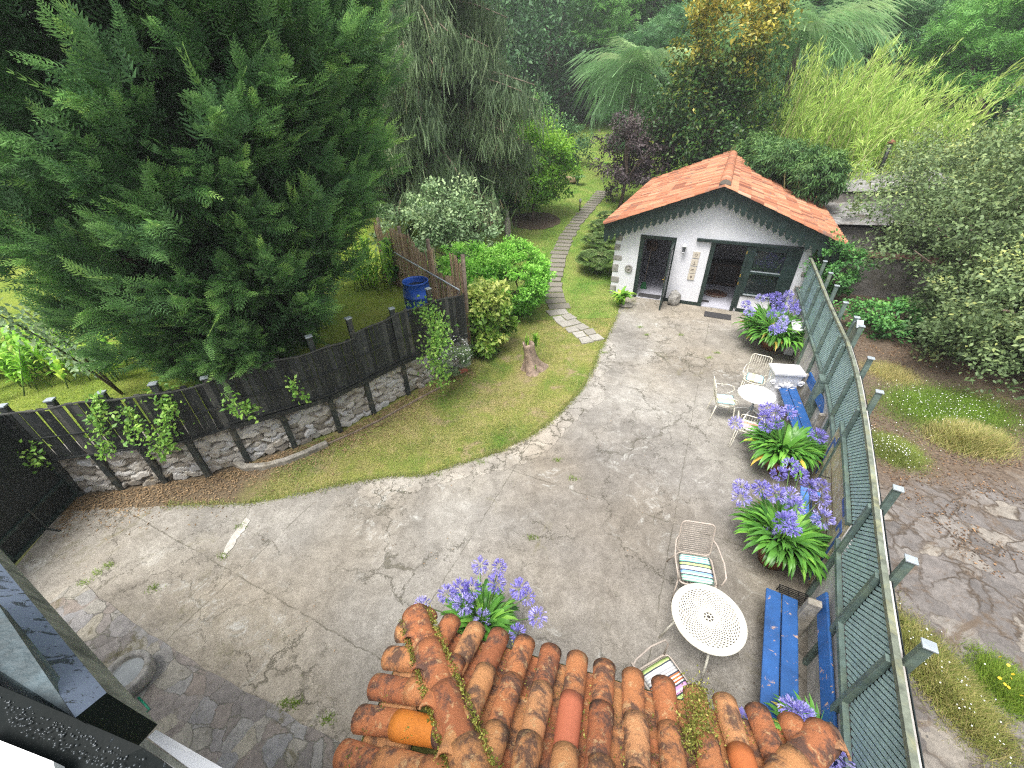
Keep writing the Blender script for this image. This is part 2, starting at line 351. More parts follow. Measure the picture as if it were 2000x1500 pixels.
M['cyp'] = foliage('cypress', [(0, (.012, .026, .010)), (.4, (.038, .082, .032)), (.8, (.088, .165, .050)), (1, (.16, .24, .06))], .35, .6, .2, 3.2)
M['weep'] = foliage('weeping', [(0, (.025, .042, .022)), (.4, (.060, .090, .045)), (.75, (.10, .14, .068)), (.9, (.11, .13, .08)), (1, (.17, .13, .09))], .35, gain=2.9)
M['bark'] = simple('bark', (.10, .07, .05), .9, var=.35, scale=12, bmp=.8)
M['palebark'] = simple('pale_bark', (.26, .20, .15), .85, var=.3, scale=9, bmp=.6, dirt=(.09, .06, .04), dirt_amt=.7)
M['citrus'] = foliage('citrus', [(0, (.035, .095, .012)), (.5, (.085, .19, .018)), (1, (.21, .34, .04))], .35, .4)
M['box'] = foliage('privet', [(0, (.03, .10, .012)), (.5, (.085, .215, .028)), (1, (.19, .36, .06))], .35, .45)
M['aucuba'] = foliage('spotted', [(0, (.04, .11, .015)), (.5, (.13, .22, .035)), (1, (.38, .41, .12))], .3, .4, gain=1.9)
M['dark'] = foliage('dark_leaf', [(0, (.015, .037, .016)), (.6, (.038, .09, .034)), (1, (.075, .15, .05))], .25, .5)
M['hydr'] = foliage('large_leaf', [(0, (.018, .06, .018)), (.6, (.05, .14, .035)), (1, (.11, .24, .05))], .25, .45)
M['elae'] = foliage('grey_green', [(0, (.05, .09, .04)), (.6, (.12, .18, .09)), (1, (.27, .34, .17))], .3, .45)
M['plum'] = foliage('plum', [(0, (.035, .026, .03)), (.6, (.085, .064, .068)), (.9, (.15, .115, .11)), (1, (.09, .14, .05))], .2, .45, gain=1.2)
M['palm'] = foliage('palm', [(0, (.04, .09, .035)), (.6, (.12, .21, .09)), (1, (.28, .36, .18))], .35, .45)
M['magn'] = foliage('magnolia', [(0, (.014, .04, .010)), (.5, (.035, .09, .018)), (.72, (.12, .15, .02)), (1, (.40, .33, .05))], .25, .4, gain=1.5)
M['bamb'] = foliage('bamboo', [(0, (.10, .18, .03)), (.6, (.24, .36, .07)), (1, (.40, .47, .14))], .45, .5, gain=1.65)
M['bambd'] = foliage('bamboo_dark', [(0, (.02, .06, .016)), (.6, (.065, .15, .04)), (1, (.17, .29, .08))], .3, .5, gain=1.2)
M['locust'] = foliage('locust', [(0, (.03, .085, .022)), (.6, (.095, .21, .05)), (1, (.19, .34, .085))], .4, .5)
M['locust2'] = foliage('bluegreen', [(0, (.022, .06, .026)), (.6, (.06, .135, .052)), (1, (.13, .23, .09))], .35, .5)
M['olive'] = foliage('olive_green', [(0, (.045, .075, .028)), (.5, (.10, .15, .06)), (.85, (.19, .25, .10)), (1, (.34, .37, .12))], .25, .5, gain=1.5)
M['aga'] = foliage('strap_leaf', [(0, (.02, .065, .012)), (.6, (.065, .17, .025)), (.9, (.14, .27, .04)), (.97, (.30, .22, .04)), (1, (.28, .12, .03))], .25, .35)
M['agaf'] = foliage('blue_flower', [(0, (.20, .17, .52)), (.5, (.32, .28, .75)), (1, (.56, .53, .90))], .3, .5, .1, 1.0)
M['ginger'] = foliage('ginger', [(0, (.05, .13, .015)), (.6, (.14, .27, .03)), (1, (.34, .42, .07))], .35, .35)
M['fern'] = foliage('fern', [(0, (.045, .085, .025)), (.6, (.10, .16, .05)), (1, (.20, .23, .09))], .35)
M['ivy'] = foliage('vine', [(0, (.03, .09, .015)), (.6, (.10, .20, .03)), (.92, (.22, .33, .07)), (1, (.5, .38, .05))], .3, .4)
M['white_fl'] = simple('white_flower', (.8, .8, .76), .6, bmp=0, var=.03)
M['yellow_fl'] = simple('yellow_flower', (.8, .55, .03), .6, bmp=0, var=.03)
M['straw'] = foliage('straw', [(0, (.14, .10, .05)), (.6, (.30, .23, .12)), (1, (.42, .36, .2))], .2)
M['stem'] = simple('stem', (.09, .16, .04), .5, bmp=0)
M['roof'] = tinted('clay_tile', [(0, (.22, .08, .045)), (.2, (.40, .15, .075)), (.55, (.52, .215, .115)), (.85, (.60, .29, .16)), (.97, (.48, .34, .23)), (1, (.24, .21, .18))], .85, 25, .3, (.15, .11, .09), 3.5, .53, .63, .8)
M['porch_tile'] = tinted('old_clay_tile', [(0, (.38, .13, .055)), (.4, (.52, .19, .075)), (.75, (.60, .28, .11)), (1, (.64, .31, .14))], .85, 60, .8, (.07, .045, .038), 6.0, .48, .58, .85, (.56, .36, .18))
M['new_tile'] = tinted('new_clay_tile', [(0, (.72, .24, .03)), (.5, (.62, .19, .06)), (1, (.56, .17, .10))], .65, 60, .2, (.35, .13, .05), 7, .6, .7, .4)
M['moss'] = simple('moss', (.085, .085, .015), .95, var=.4, scale=40, bmp=1)
M['white'] = simple('white_plaster', (.74, .745, .78), .85, var=.03, scale=3, bmp=.1, dirt=(.52, .51, .48), dirt_amt=.25)
M['oldwhite'] = simple('weathered_plaster', (.60, .585, .56), .9, var=.12, scale=4, bmp=.4, dirt=(.20, .17, .13), dirt_amt=.8)
M['green'] = simple('dark_green_paint', (.018, .036, .032), .4, var=.25, scale=5, bmp=.15)
M['board'] = tinted('dark_board', [(0, (.008, .011, .012)), (.6, (.024, .029, .030)), (.85, (.05, .056, .055)), (1, (.11, .11, .10))], .65, 40, .4, (.16, .155, .13), 5, .585, .66, .55, (.035, .04, .03))
M['oldpost'] = simple('worn_post', (.035, .045, .042), .7, var=.4, scale=9, bmp=.5, dirt=(.20, .17, .12), dirt_amt=.5)
M['cap'] = simple('metal_cap', (.42, .47, .50), .45, .3, var=.1, scale=12, bmp=.1)
M['teal'] = simple('teal_paint', (.42, .59, .58), .55, var=.15, scale=8, bmp=.15)
M['tealdark'] = simple('green_grey_post', (.13, .185, .165), .6, var=.25, scale=7, bmp=.3, dirt=(.20, .25, .17), dirt_amt=.7)
M['rail'] = simple('lichen_rail', (.19, .215, .165), .75, var=.3, scale=8, bmp=.4, dirt=(.34, .33, .17), dirt_amt=.7)
M['gap_shade'] = simple('lattice_gap_shade', (.012, .022, .024), .8, var=.2, scale=6, bmp=0)  # near-black colour standing in for deep shadow in the lattice gaps
M['blue'] = simple('blue_paint', (.018, .085, .26), .38, var=.22, scale=4, bmp=.2, dirt=(.42, .33, .25), dirt_amt=0)
def peel(name, base, under, sc, lo, hi, rough=.4, metal=0, streak=(1, 1, 1), bst=.4):
    m, n, b = nodes(name); co = coord(n)
    mp = N(n, 'ShaderNodeMapping'); mp.inputs['Scale'].default_value = streak; n.links.new(co, mp.inputs[0])
    nz = noise(n, sc, 12, .75, mp.outputs[0], .6); v = noise(n, 3, 8, .7, co)
    c = mixc(n, thr(n, v.outputs[0], .3, .7), tuple(q*.65 for q in base), tuple(q*1.25 for q in base))
    k = thr(n, nz.outputs[0], lo, hi); c = mixc(n, k, c, under)
    n.links.new(c, b.inputs['Base Color']); b.inputs['Roughness'].default_value = rough
    bump(n, b, math_(n, 'ADD', k, math_(n, 'MULTIPLY', noise(n, 30, 4, .7, co).outputs[0], .3)), bst, .004); return m
M['blue'] = peel('blue_paint', (.022, .095, .29), (.45, .30, .22), 9, .60, .615, .45)
M['blue2'] = peel('light_blue_paint', (.10, .24, .62), (.3, .4, .6), 6.5, .66, .69, .4)
M['cream'] = simple('cream_metal', (.74, .70, .58), .4, var=.08, scale=20, bmp=.1)
M['taupe'] = simple('taupe_metal', (.45, .385, .33), .4, var=.08, scale=20, bmp=.1)
M['ivory'] = simple('ivory_metal', (.80, .77, .66), .38, var=.04, scale=14, bmp=.1, dirt=(.5, .42, .34), dirt_amt=.25)
M['bright'] = simple('white_enamel', (.86, .85, .82), .3, var=.02, scale=6, bmp=.05)
M['whitestone'] = simple('painted_stone', (.76, .76, .78), .7, var=.06, scale=14, bmp=.5, dirt=(.5, .5, .5), dirt_amt=.4)
M['terracotta'] = simple('terracotta', (.30, .12, .065), .8, var=.25, scale=8, bmp=.3, dirt=(.12, .09, .05), dirt_amt=.6)
M['stone'] = simple('grey_stone', (.36, .345, .32), .85, var=.3, scale=9, bmp=.8, dirt=(.16, .15, .10), dirt_amt=.6)
M['kerb'] = simple('kerb_stone', (.34, .315, .27), .9, var=.3, scale=10, bmp=.8, dirt=(.15, .11, .06), dirt_amt=.6)
M['pathst'] = tinted('path_slab', [(0, (.20, .185, .15)), (.6, (.29, .27, .225)), (1, (.46, .44, .40))], .9, 40, .5, (.13, .13, .06), 3, .55, .7, .5)
M['barrel'] = simple('blue_plastic', (.02, .11, .52), .4, var=.2, scale=3, bmp=.1, dirt=(.05, .10, .28), dirt_amt=.5)
M['water'] = simple('dark_water', (.02, .03, .02), .08, var=.2, scale=4, bmp=0)
M['reed'] = tinted('reed', [(0, (.30, .19, .12)), (.6, (.58, .41, .27)), (1, (.75, .58, .42))], .9, 60, .5)
M['drystone'] = tinted('dry_stone', [(0, (.26, .235, .20)), (.35, (.46, .43, .375)), (.7, (.62, .60, .56)), (1, (.50, .51, .52))], .9, 22, .6, (.26, .20, .12), 3.2, .55, .65, .6, (.14, .12, .10))
M['trunkst'] = simple('stump_wood', (.42, .31, .24), .85, var=.35, scale=7, bmp=.8, dirt=(.12, .08, .055), dirt_amt=.8)
M['black'] = simple('black_metal', (.015, .015, .016), .45, bmp=.1)
M['gate'] = peel('gate_sheet', (.010, .016, .016), (.035, .045, .04), 3, .62, .68, .6, 0)
M['mat'] = simple('rubber_mat', (.05, .048, .05), .95, var=.2, scale=40, bmp=.8)
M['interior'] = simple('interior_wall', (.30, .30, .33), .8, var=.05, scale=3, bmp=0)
M['intfloor'] = simple('interior_floor', (.50, .50, .56), .5, var=.05, scale=3, bmp=0)
M['rug'] = simple('woven_rug', (.16, .07, .045), .95, var=.4, scale=30, bmp=.5)
M['brown'] = simple('brown_wood', (.08, .045, .03), .6, var=.3, scale=6, bmp=.2)
M['asb'] = simple('fibre_cement', (.30, .295, .285), .9, var=.35, scale=5, bmp=.5, dirt=(.09, .065, .04), dirt_amt=.9)
M['grey_render'] = simple('grey_render', (.22, .205, .19), .9, var=.25, scale=4, bmp=.5, dirt=(.09, .085, .05), dirt_amt=.7)
M['brass'] = simple('brass', (.7, .5, .15), .3, 1, bmp=0)
def glass():
    m, n, b = nodes('window_glass'); b.inputs['Base Color'].default_value = (.02, .03, .03, 1); b.inputs['Roughness'].default_value = .02
    b.inputs['Alpha'].default_value = .55; b.inputs['Specular IOR Level'].default_value = 1.0; return m
M['glass'] = glass()
M['skylit_paint'] = peel('skylit_blistered_paint', (.16, .20, .28), (.04, .055, .07), 30, .57, .585, .7, 0, (1, 1, 1), 1.0)  # blistered paint, blue-grey because the sky's reflection is put into its colour
M['slatepaint'] = simple('worn_teal_paint', (.075, .11, .125), .6, var=.35, scale=14, bmp=.9, dirt=(.02, .03, .03), dirt_amt=.9)
M['sidepaint'] = simple('dusty_paint', (.23, .24, .20), .8, var=.25, scale=22, bmp=.8, dirt=(.04, .05, .045), dirt_amt=.9)
M['gloss'] = peel('peel_glint_gloss', (.006, .009, .009), (.16, .19, .21), 55, .635, .65, .5, 0, bst=.8); M['gloss'].node_tree.nodes['Principled BSDF'].inputs['Specular IOR Level'].default_value = .08  # pale specks are droplet highlights put in the colour, with some peeling
M['moulding'] = simple('white_moulding', (.85, .86, .86), .5, var=.03, scale=10, bmp=.1)
def stripes(name, cols, axis_scale, warp=.03):
    m, n, b = nodes(name); tc = N(n, 'ShaderNodeTexCoord'); sx = N(n, 'ShaderNodeSeparateXYZ'); n.links.new(tc.outputs['Object'], sx.inputs[0])
    wv = noise(n, 5, 2, .5, tc.outputs['Object']); v = math_(n, 'ADD', math_(n, 'MULTIPLY', sx.outputs[1], axis_scale), .5)
    v = math_(n, 'ADD', v, math_(n, 'MULTIPLY', math_(n, 'SUBTRACT', wv.outputs[0], .5), warp))
    st = [(i/len(cols), c) for i, c in enumerate(cols)]
    if len(st) > 31: st = st[:31]
    r = ramp(n, st, 'CONSTANT'); n.links.new(v, r.inputs[0]); n.links.new(r.outputs[0], b.inputs['Base Color']); b.inputs['Roughness'].default_value = .95
    bump(n, b, noise(n, 120, 2, .5, tc.outputs['Object']).outputs[0], .3, .003); return m
_w = (.75, .75, .72); _k = (.06, .07, .1)
M['cush_blue'] = stripes('cushion_blue', [(.25, .55, .42), _w, (.25, .55, .42), _w, (.25, .55, .42), _k, _w, (.28, .5, .8), (.28, .5, .8), _k, (.62, .6, .62), (.62, .6, .62), _w, _k, (.55, .7, .25), (.55, .7, .25), _k, (.2, .5, .42), _w, (.2, .5, .42), _w, (.1, .35, .35), _w, (.2, .5, .42), _w], 2.35)
M['cush_pink'] = stripes('cushion_pink', [(.55, .72, .25), (.55, .72, .25), (.6, .74, .3), _k, _w, (.55, .55, .56), _w, (.45, .45, .46), _w, (.45, .42, .42), _w, _k, (.6, .2, .07), _w, (.55, .18, .05), _w, (.5, .12, .03), _w, _k, (.7, .35, .62), (.75, .4, .65), _w, (.75, .4, .65), _k, (.55, .72, .25), (.55, .72, .25), _k, (.5, .45, .6)], 2.35)
M['cush_pale'] = stripes('cushion_pale', [(.35, .62, .68), (.45, .68, .72), (.35, .62, .68), (.65, .63, .65), _w, (.68, .72, .35), (.68, .72, .35), _w, (.4, .65, .7), (.35, .6, .66)], 2.4)
M['cush_coral'] = stripes('cushion_coral', [(.65, .75, .45), (.7, .78, .5), _w, (.75, .32, .22), (.8, .38, .28), _w, (.78, .5, .7), (.8, .5, .62), _w, (.65, .75, .45)], 2.4)
M['cush_coral2'] = M['cush_coral']
M['mural'] = None
# ================================================================ SETTING
def sheet(name, poly, z, m, step=.25, jag=0, thick=0, zf=None, jag_from=None):
    """polygon sheet, edges subdivided and roughened; zf gives height per point"""
    P = []
    n = len(poly)
    for i in range(n):
        a = np.array(poly[i], float); b = np.array(poly[(i+1) % n], float); L = np.linalg.norm(b-a); k = max(1, int(L/step))
        rough = jag and (jag_from is None or (i in jag_from))
        for j in range(k):
            p = a+(b-a)*j/k
            if rough and j: p = p+rng.normal(0, jag, 2)
            P.append(p)
    mb = MB(); N_ = len(P); top = [(p[0], p[1], zf(p[0], p[1]) if zf else z) for p in P]
    mb.poly(top, [tuple(range(N_))])
    if thick:
        bot = [(p[0], p[1], p[2]-thick) for p in top]
        mb.poly(top+bot, [(i, N_+i, N_+(i+1) % N_, (i+1) % N_) for i in range(N_)])
    o = mb.build(name, m)
    bm = bmesh.new(); bm.from_mesh(o.data); bmesh.ops.triangulate(bm, faces=[f for f in bm.faces if len(f.verts) > 4]); bmesh.ops.recalc_face_normals(bm, faces=bm.faces); bm.to_mesh(o.data); bm.free()
    return o
def grid(name, xs, ys, zf, m, keep=None):
    X, Y = np.meshgrid(xs, ys); Z = zf(X, Y); nx = len(xs)
    V = np.stack([X, Y, Z], -1).reshape(-1, 3); Fc = []
    for j in range(len(ys)-1):
        for i in range(nx-1):
            cx, cy = (xs[i]+xs[i+1])/2, (ys[j]+ys[j+1])/2
            if keep is None or keep(cx, cy): Fc.append((j*nx+i, j*nx+i+1, (j+1)*nx+i+1, (j+1)*nx+i))
    me = bpy.data.meshes.new(name); me.from_pydata(V.tolist(), [], Fc); me.update(); me.polygons.foreach_set('use_smooth', [True]*len(Fc))
    return link(name, me, m)
o = grid('ground', np.concatenate([[-125, -90, -60], np.arange(-40, 41, 2.0), [60, 90, 125]]), np.concatenate([[-60, -40, -10], np.arange(-4, 70, 1.5), [90, 125]]), lambda x, y: T(x, y)-.05, M['ground']); tag(o, kind='structure')
WALL = [(-12.5, 4.75), (-8.0, 5.28), (-7.3, 5.40), (-6.58, 5.54), (-5.84, 5.70), (-5.26, 6.02), (-4.5, 6.42), (-3.71, 6.92), (-3.15, 7.48), (-2.5, 8.20), (-1.8, 8.85), (-1.1, 9.45)]
REED = [(-1.1, 9.6), (-4.3, 14.0)]
def smooth_line(P, n=5):
    P = [np.array(p, float) for p in P]; P = [2*P[0]-P[1]]+P+[2*P[-1]-P[-2]]; out = []
    for i in range(1, len(P)-2):
        for k in range(n):
            t = k/n; out.append(tuple(.5*((2*P[i])+(-P[i-1]+P[i+1])*t+(2*P[i-1]-5*P[i]+4*P[i+1]-P[i+2])*t*t+(-P[i-1]+3*P[i]-3*P[i+1]+P[i+2])*t**3)))
    return out+[tuple(P[-2])]
FENCE = smooth_line([(1.86, -.62), (2.80, .98), (3.62, 2.32), (4.42, 3.56), (5.11, 4.66), (5.74, 5.72), (6.27, 6.72)])+smooth_line([(6.28, 6.76), (7.05, 8.45), (7.80, 10.02), (8.50, 11.5)])
A0 = np.array([4.35, 13.61]); FD = np.array([.898, -.440]); FN = np.array([.440, .898])      # cottage facade line and inward normal
def fac(s, n, z): p = A0+FD*s+FN*n; return (p[0], p[1], z)
lawn_edge = [(3.9, 13.5), (3.5, 12.3), (2.8, 10.68), (2.35, 9.7), (2.13, 9.04), (1.75, 8.25), (1.28, 7.56), (.85, 7.0), (.4, 6.54), (-.2, 6.13), (-.84, 5.84), (-1.7, 5.50), (-2.3, 5.5), (-2.94, 5.40), (-3.84, 5.15), (-4.74, 4.95), (-6.2, 4.95), (-8.0, 4.9)]
LE = np.array(lawn_edge)
o = sheet('lawn', [(-14, 5.2)]+[(p[0]-.05, p[1]-.45) for p in lawn_edge[::-1]]+[(9, 14), (9, 16)]+[(-14, 16)], -.004, M['lawn'], 2); tag(o, kind='structure')
o = grid('rising_lawn', np.arange(-14, 22.1, 1.0), np.arange(12, 70, 1.0), lambda x, y: T(x, y)+.004, M['farlawn']); tag(o, kind='structure')
pat = lawn_edge[::-1]+[tuple(A0+FD*-.7+FN*.1), tuple(A0+FD*4.8+FN*.1)]+FENCE[::-1][1:]+[(2, -3), (-7.6, -3), (-7.3, 1.5)]
o = sheet('patio', pat, .012, M['concrete'], .14, .022, .06, jag_from=set(range(0, len(lawn_edge)-1))); tag(o, kind='structure')
strip = []
for i in range(2, 14): strip.append(lawn_edge[i])
inner = [(p[0]+.12+.34*abs(math.sin(i*1.7)), p[1]-.16-.30*abs(math.sin(i*2.3+1))) for i, p in enumerate(strip)]
o = sheet('patio_edge', [(p[0]+.015, p[1]-.025) for p in strip]+inner[::-1], .018, M['pale_concrete'], .10, .03, .02); tag(o, kind='structure')
sl_p = [(-6.6, 3.6), (-5.3, 2.93), (-4.2, 2.45), (-3.1, 2.0), (-2.1, 1.6), (-1.0, 1.15), (0, .7), (0, -2.5), (-7.4, -2.5), (-7.2, 2.0)]
o = sheet('slate_paving', sl_p, .022, M['slate'], .2, .012, .03); tag(o, kind='structure')
# raised garden on the left
ul = [(-60, 4.75)]+[(x-.02, y+.22) for x, y in WALL]+[(-1.3, 9.9), (-4.5, 14.0), (-4.8, 22.6), (-60, 22.6)]
o = sheet('upper_lawn', ul, .95, M['upper'], 1.5, thick=.9); tag(o, kind='structure')
o = grid('upper_lawn_rise', np.arange(-60, -4.4, 1.5), np.arange(21, 60, 1.5), lambda x, y: np.maximum(.952, T(x, y)+.008), M['upper']); tag(o, kind='structure')
# terrace behind the trellis
ter = [(x+.16, y-.09) for x, y in FENCE]+[(9.4, 11.9), (14.0, 21.0), (45, 21), (45, -6), (1.9, -6)]
o = sheet('terrace', ter, .95, M['terrace'], 1.0, thick=1.0); tag(o, kind='structure')
# stepping-slab path, following the ground
pc = [at_t(*p) for p in [(1174, 668), (1150, 648), (1122, 628), (1098, 608), (1084, 585), (1080, 560), (1084, 535), (1090, 510), (1097, 485), (1108, 462), (1122, 441), (1138, 421), (1154, 402), (1168, 387), (1178, 374)]]
pc = np.array(pc); seg = np.r_[0, np.cumsum(np.linalg.norm(np.diff(pc[:, :2], axis=0), axis=1))]
mb = MB(); d = .25; L = seg[-1]
while d < L:
    p = np.array([np.interp(d, seg, pc[:, k]) for k in (0, 1)]); q = np.array([np.interp(min(d+.3, L+.01), seg, pc[:, k]) for k in (0, 1)]); t_ = q-p
    if np.linalg.norm(t_) < 1e-3: break
    t_ = t_/np.linalg.norm(t_); nn = np.array([t_[1], -t_[0]]); ln = .19 if p[1] > 12 else .17
    wd = .34+.04*rng.normal()*.5; z = float(T(p[0], p[1]))+.02
    rows = (0,) if p[1] > 12.9 else (-.36, .0)
    for off in rows:
        a_ = math.atan2(t_[1], t_[0])+rng.normal(0, .05); c = p+nn*(off-.02+rng.normal(0, .015))
        w2 = wd if len(rows) == 1 else .165; tt = .15+.3*rng.random() if p[1] > 12.9 else .65+.35*rng.random()
        sh = [(-ln, -w2), (ln, -w2), (ln, w2), (-ln, w2)]
        sh = [(x+rng.normal(0, .012), y+rng.normal(0, .015)) for x, y in sh]
        mb.prism([(c[0]+x*math.cos(a_)-y*math.sin(a_), c[1]+x*math.sin(a_)+y*math.cos(a_)) for x, y in sh], z-.04, z+.012+.006*rng.random(), tt)
    d += ln*2+.05
o = mb.build('path', M['pathst'], bevel=.008); tag(o, kind='structure')
# near-house wall of the viewer's own building
HN = np.array([.297, .955]); HE = np.array([.955, -.297])
mb = MB(); c = HN*-.45; mb.box((c[0], c[1], 2.6), (14, .3, 5.2), rz=math.atan2(HE[1], HE[0])); o = mb.build('house_wall', M['white']); tag(o, kind='structure')

# ---------------------------------------------------------------- grass
def inpoly(P, poly):
    x, y = P[:, 0], P[:, 1]; r = np.zeros(len(P), bool); n = len(poly)
    for i in range(n):
        x1, y1 = poly[i]; x2, y2 = poly[(i+1) % n]
        c = ((y1 > y) != (y2 > y)) & (x < (x2-x1)*(y-y1)/(y2-y1+1e-12)+x1); r ^= c
    return r
def vnoise(P, s, seed=0):
    r = np.random.default_rng(seed); G = r.random((64, 64)); q = P*s+100; i = np.floor(q).astype(int); f = q-i; f = f*f*(3-2*f)
    a = G[i[:, 0] % 64, i[:, 1] % 64]; b = G[(i[:, 0]+1) % 64, i[:, 1] % 64]; c = G[i[:, 0] % 64, (i[:, 1]+1) % 64]; d_ = G[(i[:, 0]+1) % 64, (i[:, 1]+1) % 64]
    return (a*(1-f[:, 0])+b*f[:, 0])*(1-f[:, 1])+(c*(1-f[:, 0])+d_*f[:, 0])*f[:, 1]
def grass(name, poly, n, h, m, zf, label, seed, thin=.3, bias=0):
    P0 = np.array(poly); lo, hi = P0.min(0), P0.max(0); r = np.random.default_rng(seed)
    P = lo+(hi-lo)*r.random((n, 2)); P = P[inpoly(P, poly)]; v = vnoise(P, 1.1, seed)*.5+vnoise(P, 3.3, seed+1)*.3+vnoise(P, 9, seed+2)*.2
    P = P[r.random(len(P)) < np.clip((v-thin)*4+.35, .12, 1)]; v = vnoise(P, .8, seed+3)*.6+vnoise(P, 3.1, seed+4)*.4; k = len(P)
    f = Fol(); d_ = unit(np.c_[r.normal(size=(k, 2)), np.zeros(k)]); pos = np.c_[P, zf(P[:, 0], P[:, 1])-.004]
    hh = h*(.5+r.random(k)); f.add(BLADE, pos, d_, np.tile([0, 0, 1.0], (k, 1)), np.c_[hh*.6, hh*1.6, hh*.8], np.clip(.5+(v-.5)*1.5+r.normal(0, .22, k)+bias, 0, 1))
    o = f.build(name, m); tag(o, label, 'grass', kind='stuff')
near = [(p[0]-.02, p[1]) for p in lawn_edge if p[0] > -5]+[(-4.6, 5.9), (-3.7, 6.7), (-3.1, 7.3), (-2.4, 8.0), (-1.0, 9.3), (-1.1, 12.5), (3.9, 13.9)]
pathband = [(p[0]-.42, p[1]) for p in pc]+[(p[0]+.36, p[1]) for p in pc[::-1]]
grass('lawn_grass', near, 170000, .036, M['blade'], lambda x, y: T(x, y), 'short dry grass between the concrete and the stone wall', 3, .38, .02)
far = [(-3.9, 12), (4.0, 12.4), (7.0, 20), (8.8, 24), (-3.9, 24)]
def far_ok(poly): return poly
grass('path_lawn_grass', far, 140000, .045, M['blade'], lambda x, y: T(x, y), 'mown grass on either side of the slab path', 9, .3, -.08)
grass('far_lawn_grass', [(2, 24), (12, 24), (18, 52), (2, 52)], 50000, .07, M['blade_up'], lambda x, y: T(x, y), 'green grass of the far lawn beyond the citrus tree', 10, .2, -.35)
grass('upper_lawn_grass', [(-14, 5.6), (-8, 5.6), (-5, 6.5), (-2.8, 8.4), (-2.2, 9.6), (-4.4, 14), (-14, 14)], 170000, .04, M['blade_up'], lambda x, y: x*0+.95, 'bright yellow-green grass of the raised garden', 12, .25, 0)

# ================================================================ DRY STONE WALL
def stone_wall():
    pts = np.array(WALL[1:]); sg = np.r_[0, np.cumsum(np.linalg.norm(np.diff(pts, axis=0), axis=1))]; L = sg[-1]; H = .98
    r = np.random.default_rng(5); cs = []
    z = .0
    while z < H+.1:
        hh = .10+.06*r.random(); x = -r.random()*.2
        while x < L+.2:
            ww = .13+.2*r.random(); cs.append((x+ww/2, z+hh/2+r.normal(0, .02), ww, hh)); x += ww
        z += hh
    C = np.array(cs); nx, nz = int(L/.022), int(H/.022)
    us = np.linspace(0, L, nx); zs = np.linspace(0, H, nz); mb = MB(); V = []; Tn = []
    tint = r.random(len(C)); dep = r.normal(0, .016, len(C)); ang = r.normal(0, .25, len(C))
    for k, zz in enumerate(zs):
        wx = us+.035*np.sin(zz*23+us*9)+.02*np.sin(us*31+zz*11); wz = zz+.02*np.sin(us*13+1)+.012*np.sin(us*37)
        dx = (wx[:, None]-C[None, :, 0]); dz = (wz[:, None]-C[None, :, 1]); ca, sa = np.cos(ang), np.sin(ang)
        qx = (dx*ca+dz*sa)/(C[:, 2]/2); qz = (-dx*sa+dz*ca)/(C[:, 3]/2); D = (np.abs(qx)**2.6+np.abs(qz)**2.6)**(1/2.6)
        i1 = D.argmin(1); d1 = D[np.arange(nx), i1]; out = np.clip((1.12-d1)*3.2, 0, 1)**.6
        off = -.045+.065*out+dep[i1]*out-.02*zz
        x = np.interp(us, sg, pts[:, 0]); y = np.interp(us, sg, pts[:, 1])
        tx = np.gradient(x); ty = np.gradient(y); l = np.hypot(tx, ty); nxv, nyv = ty/l, -tx/l
        V.append(np.c_[x+nxv*off, y+nyv*off, np.full(nx, zz)]); Tn.append(np.where(out > .15, tint[i1], 0.0))
    V = np.array(V); b = V.reshape(-1, 3)
    fc = [(k*nx+i, k*nx+i+1, (k+1)*nx+i+1, (k+1)*nx+i) for k in range(nz-1) for i in range(nx-1)]
    # top and back so that it has thickness
    top = V[-1]; back = top+np.array([-.1, .3, 0]); n0 = len(b); b = np.r_[b, back, back-[0, 0, H]]
    fc += [((nz-1)*nx+i, (nz-1)*nx+i+1, n0+i+1, n0+i) for i in range(nx-1)]+[(n0+i, n0+i+1, n0+nx+i+1, n0+nx+i) for i in range(nx-1)]
    me = bpy.data.meshes.new('stone_wall'); me.from_pydata(b.tolist(), [], fc); me.update()
    a = me.attributes.new('tint', 'FLOAT', 'POINT'); a.data.foreach_set('value', np.r_[np.array(Tn).ravel(), np.full(2*nx, .3)].astype(np.float32))
    o = link('stone_wall', me, M['drystone']); tag(o, 'low dry stone wall of pale rubble below the black board fence', 'stone wall')
stone_wall()
# ================================================================ BLACK BOARD FENCE on top
FT = [(-8.15, 5.2), (-7.95, 5.25), (-7.3, 5.38), (-6.58, 5.52), (-5.84, 5.64), (-5.26, 6.0), (-4.5, 6.38), (-3.71, 6.82), (-3.15, 7.43), (-2.5, 8.14), (-1.78, 8.78), (-1.12, 9.35)]
ft = np.array(FT); fs = np.r_[0, np.cumsum(np.linalg.norm(np.diff(ft, axis=0), axis=1))]
def fpos(s): return np.array([np.interp(s, fs, ft[:, 0]), np.interp(s, fs, ft[:, 1])])
root = thing('board_fence', (ft[5][0], ft[5][1], 0), 0, 'weathered black board fence on posts above the dry stone wall', 'fence')
def put(mb, name, m, root, bevel=0):
    o = mb.build(name, m, None, bevel); o.parent = root
    mw = Matrix.Translation(root.location) @ Matrix.Rotation(root.rotation_euler[2], 4, 'Z'); o.matrix_parent_inverse = mw.inverted(); return o
def putf(f, name, m, root):
    o = f.build(name, m); o.parent = root
    mw = Matrix.Translation(root.location) @ Matrix.Rotation(root.rotation_euler[2], 4, 'Z'); o.matrix_parent_inverse = mw.inverted(); return o
panels = [(0.0, fs[5], 1.93, .92), (fs[5], fs[8], 1.97, 1.0), (fs[8], fs[11], 2.05, 1.02)]
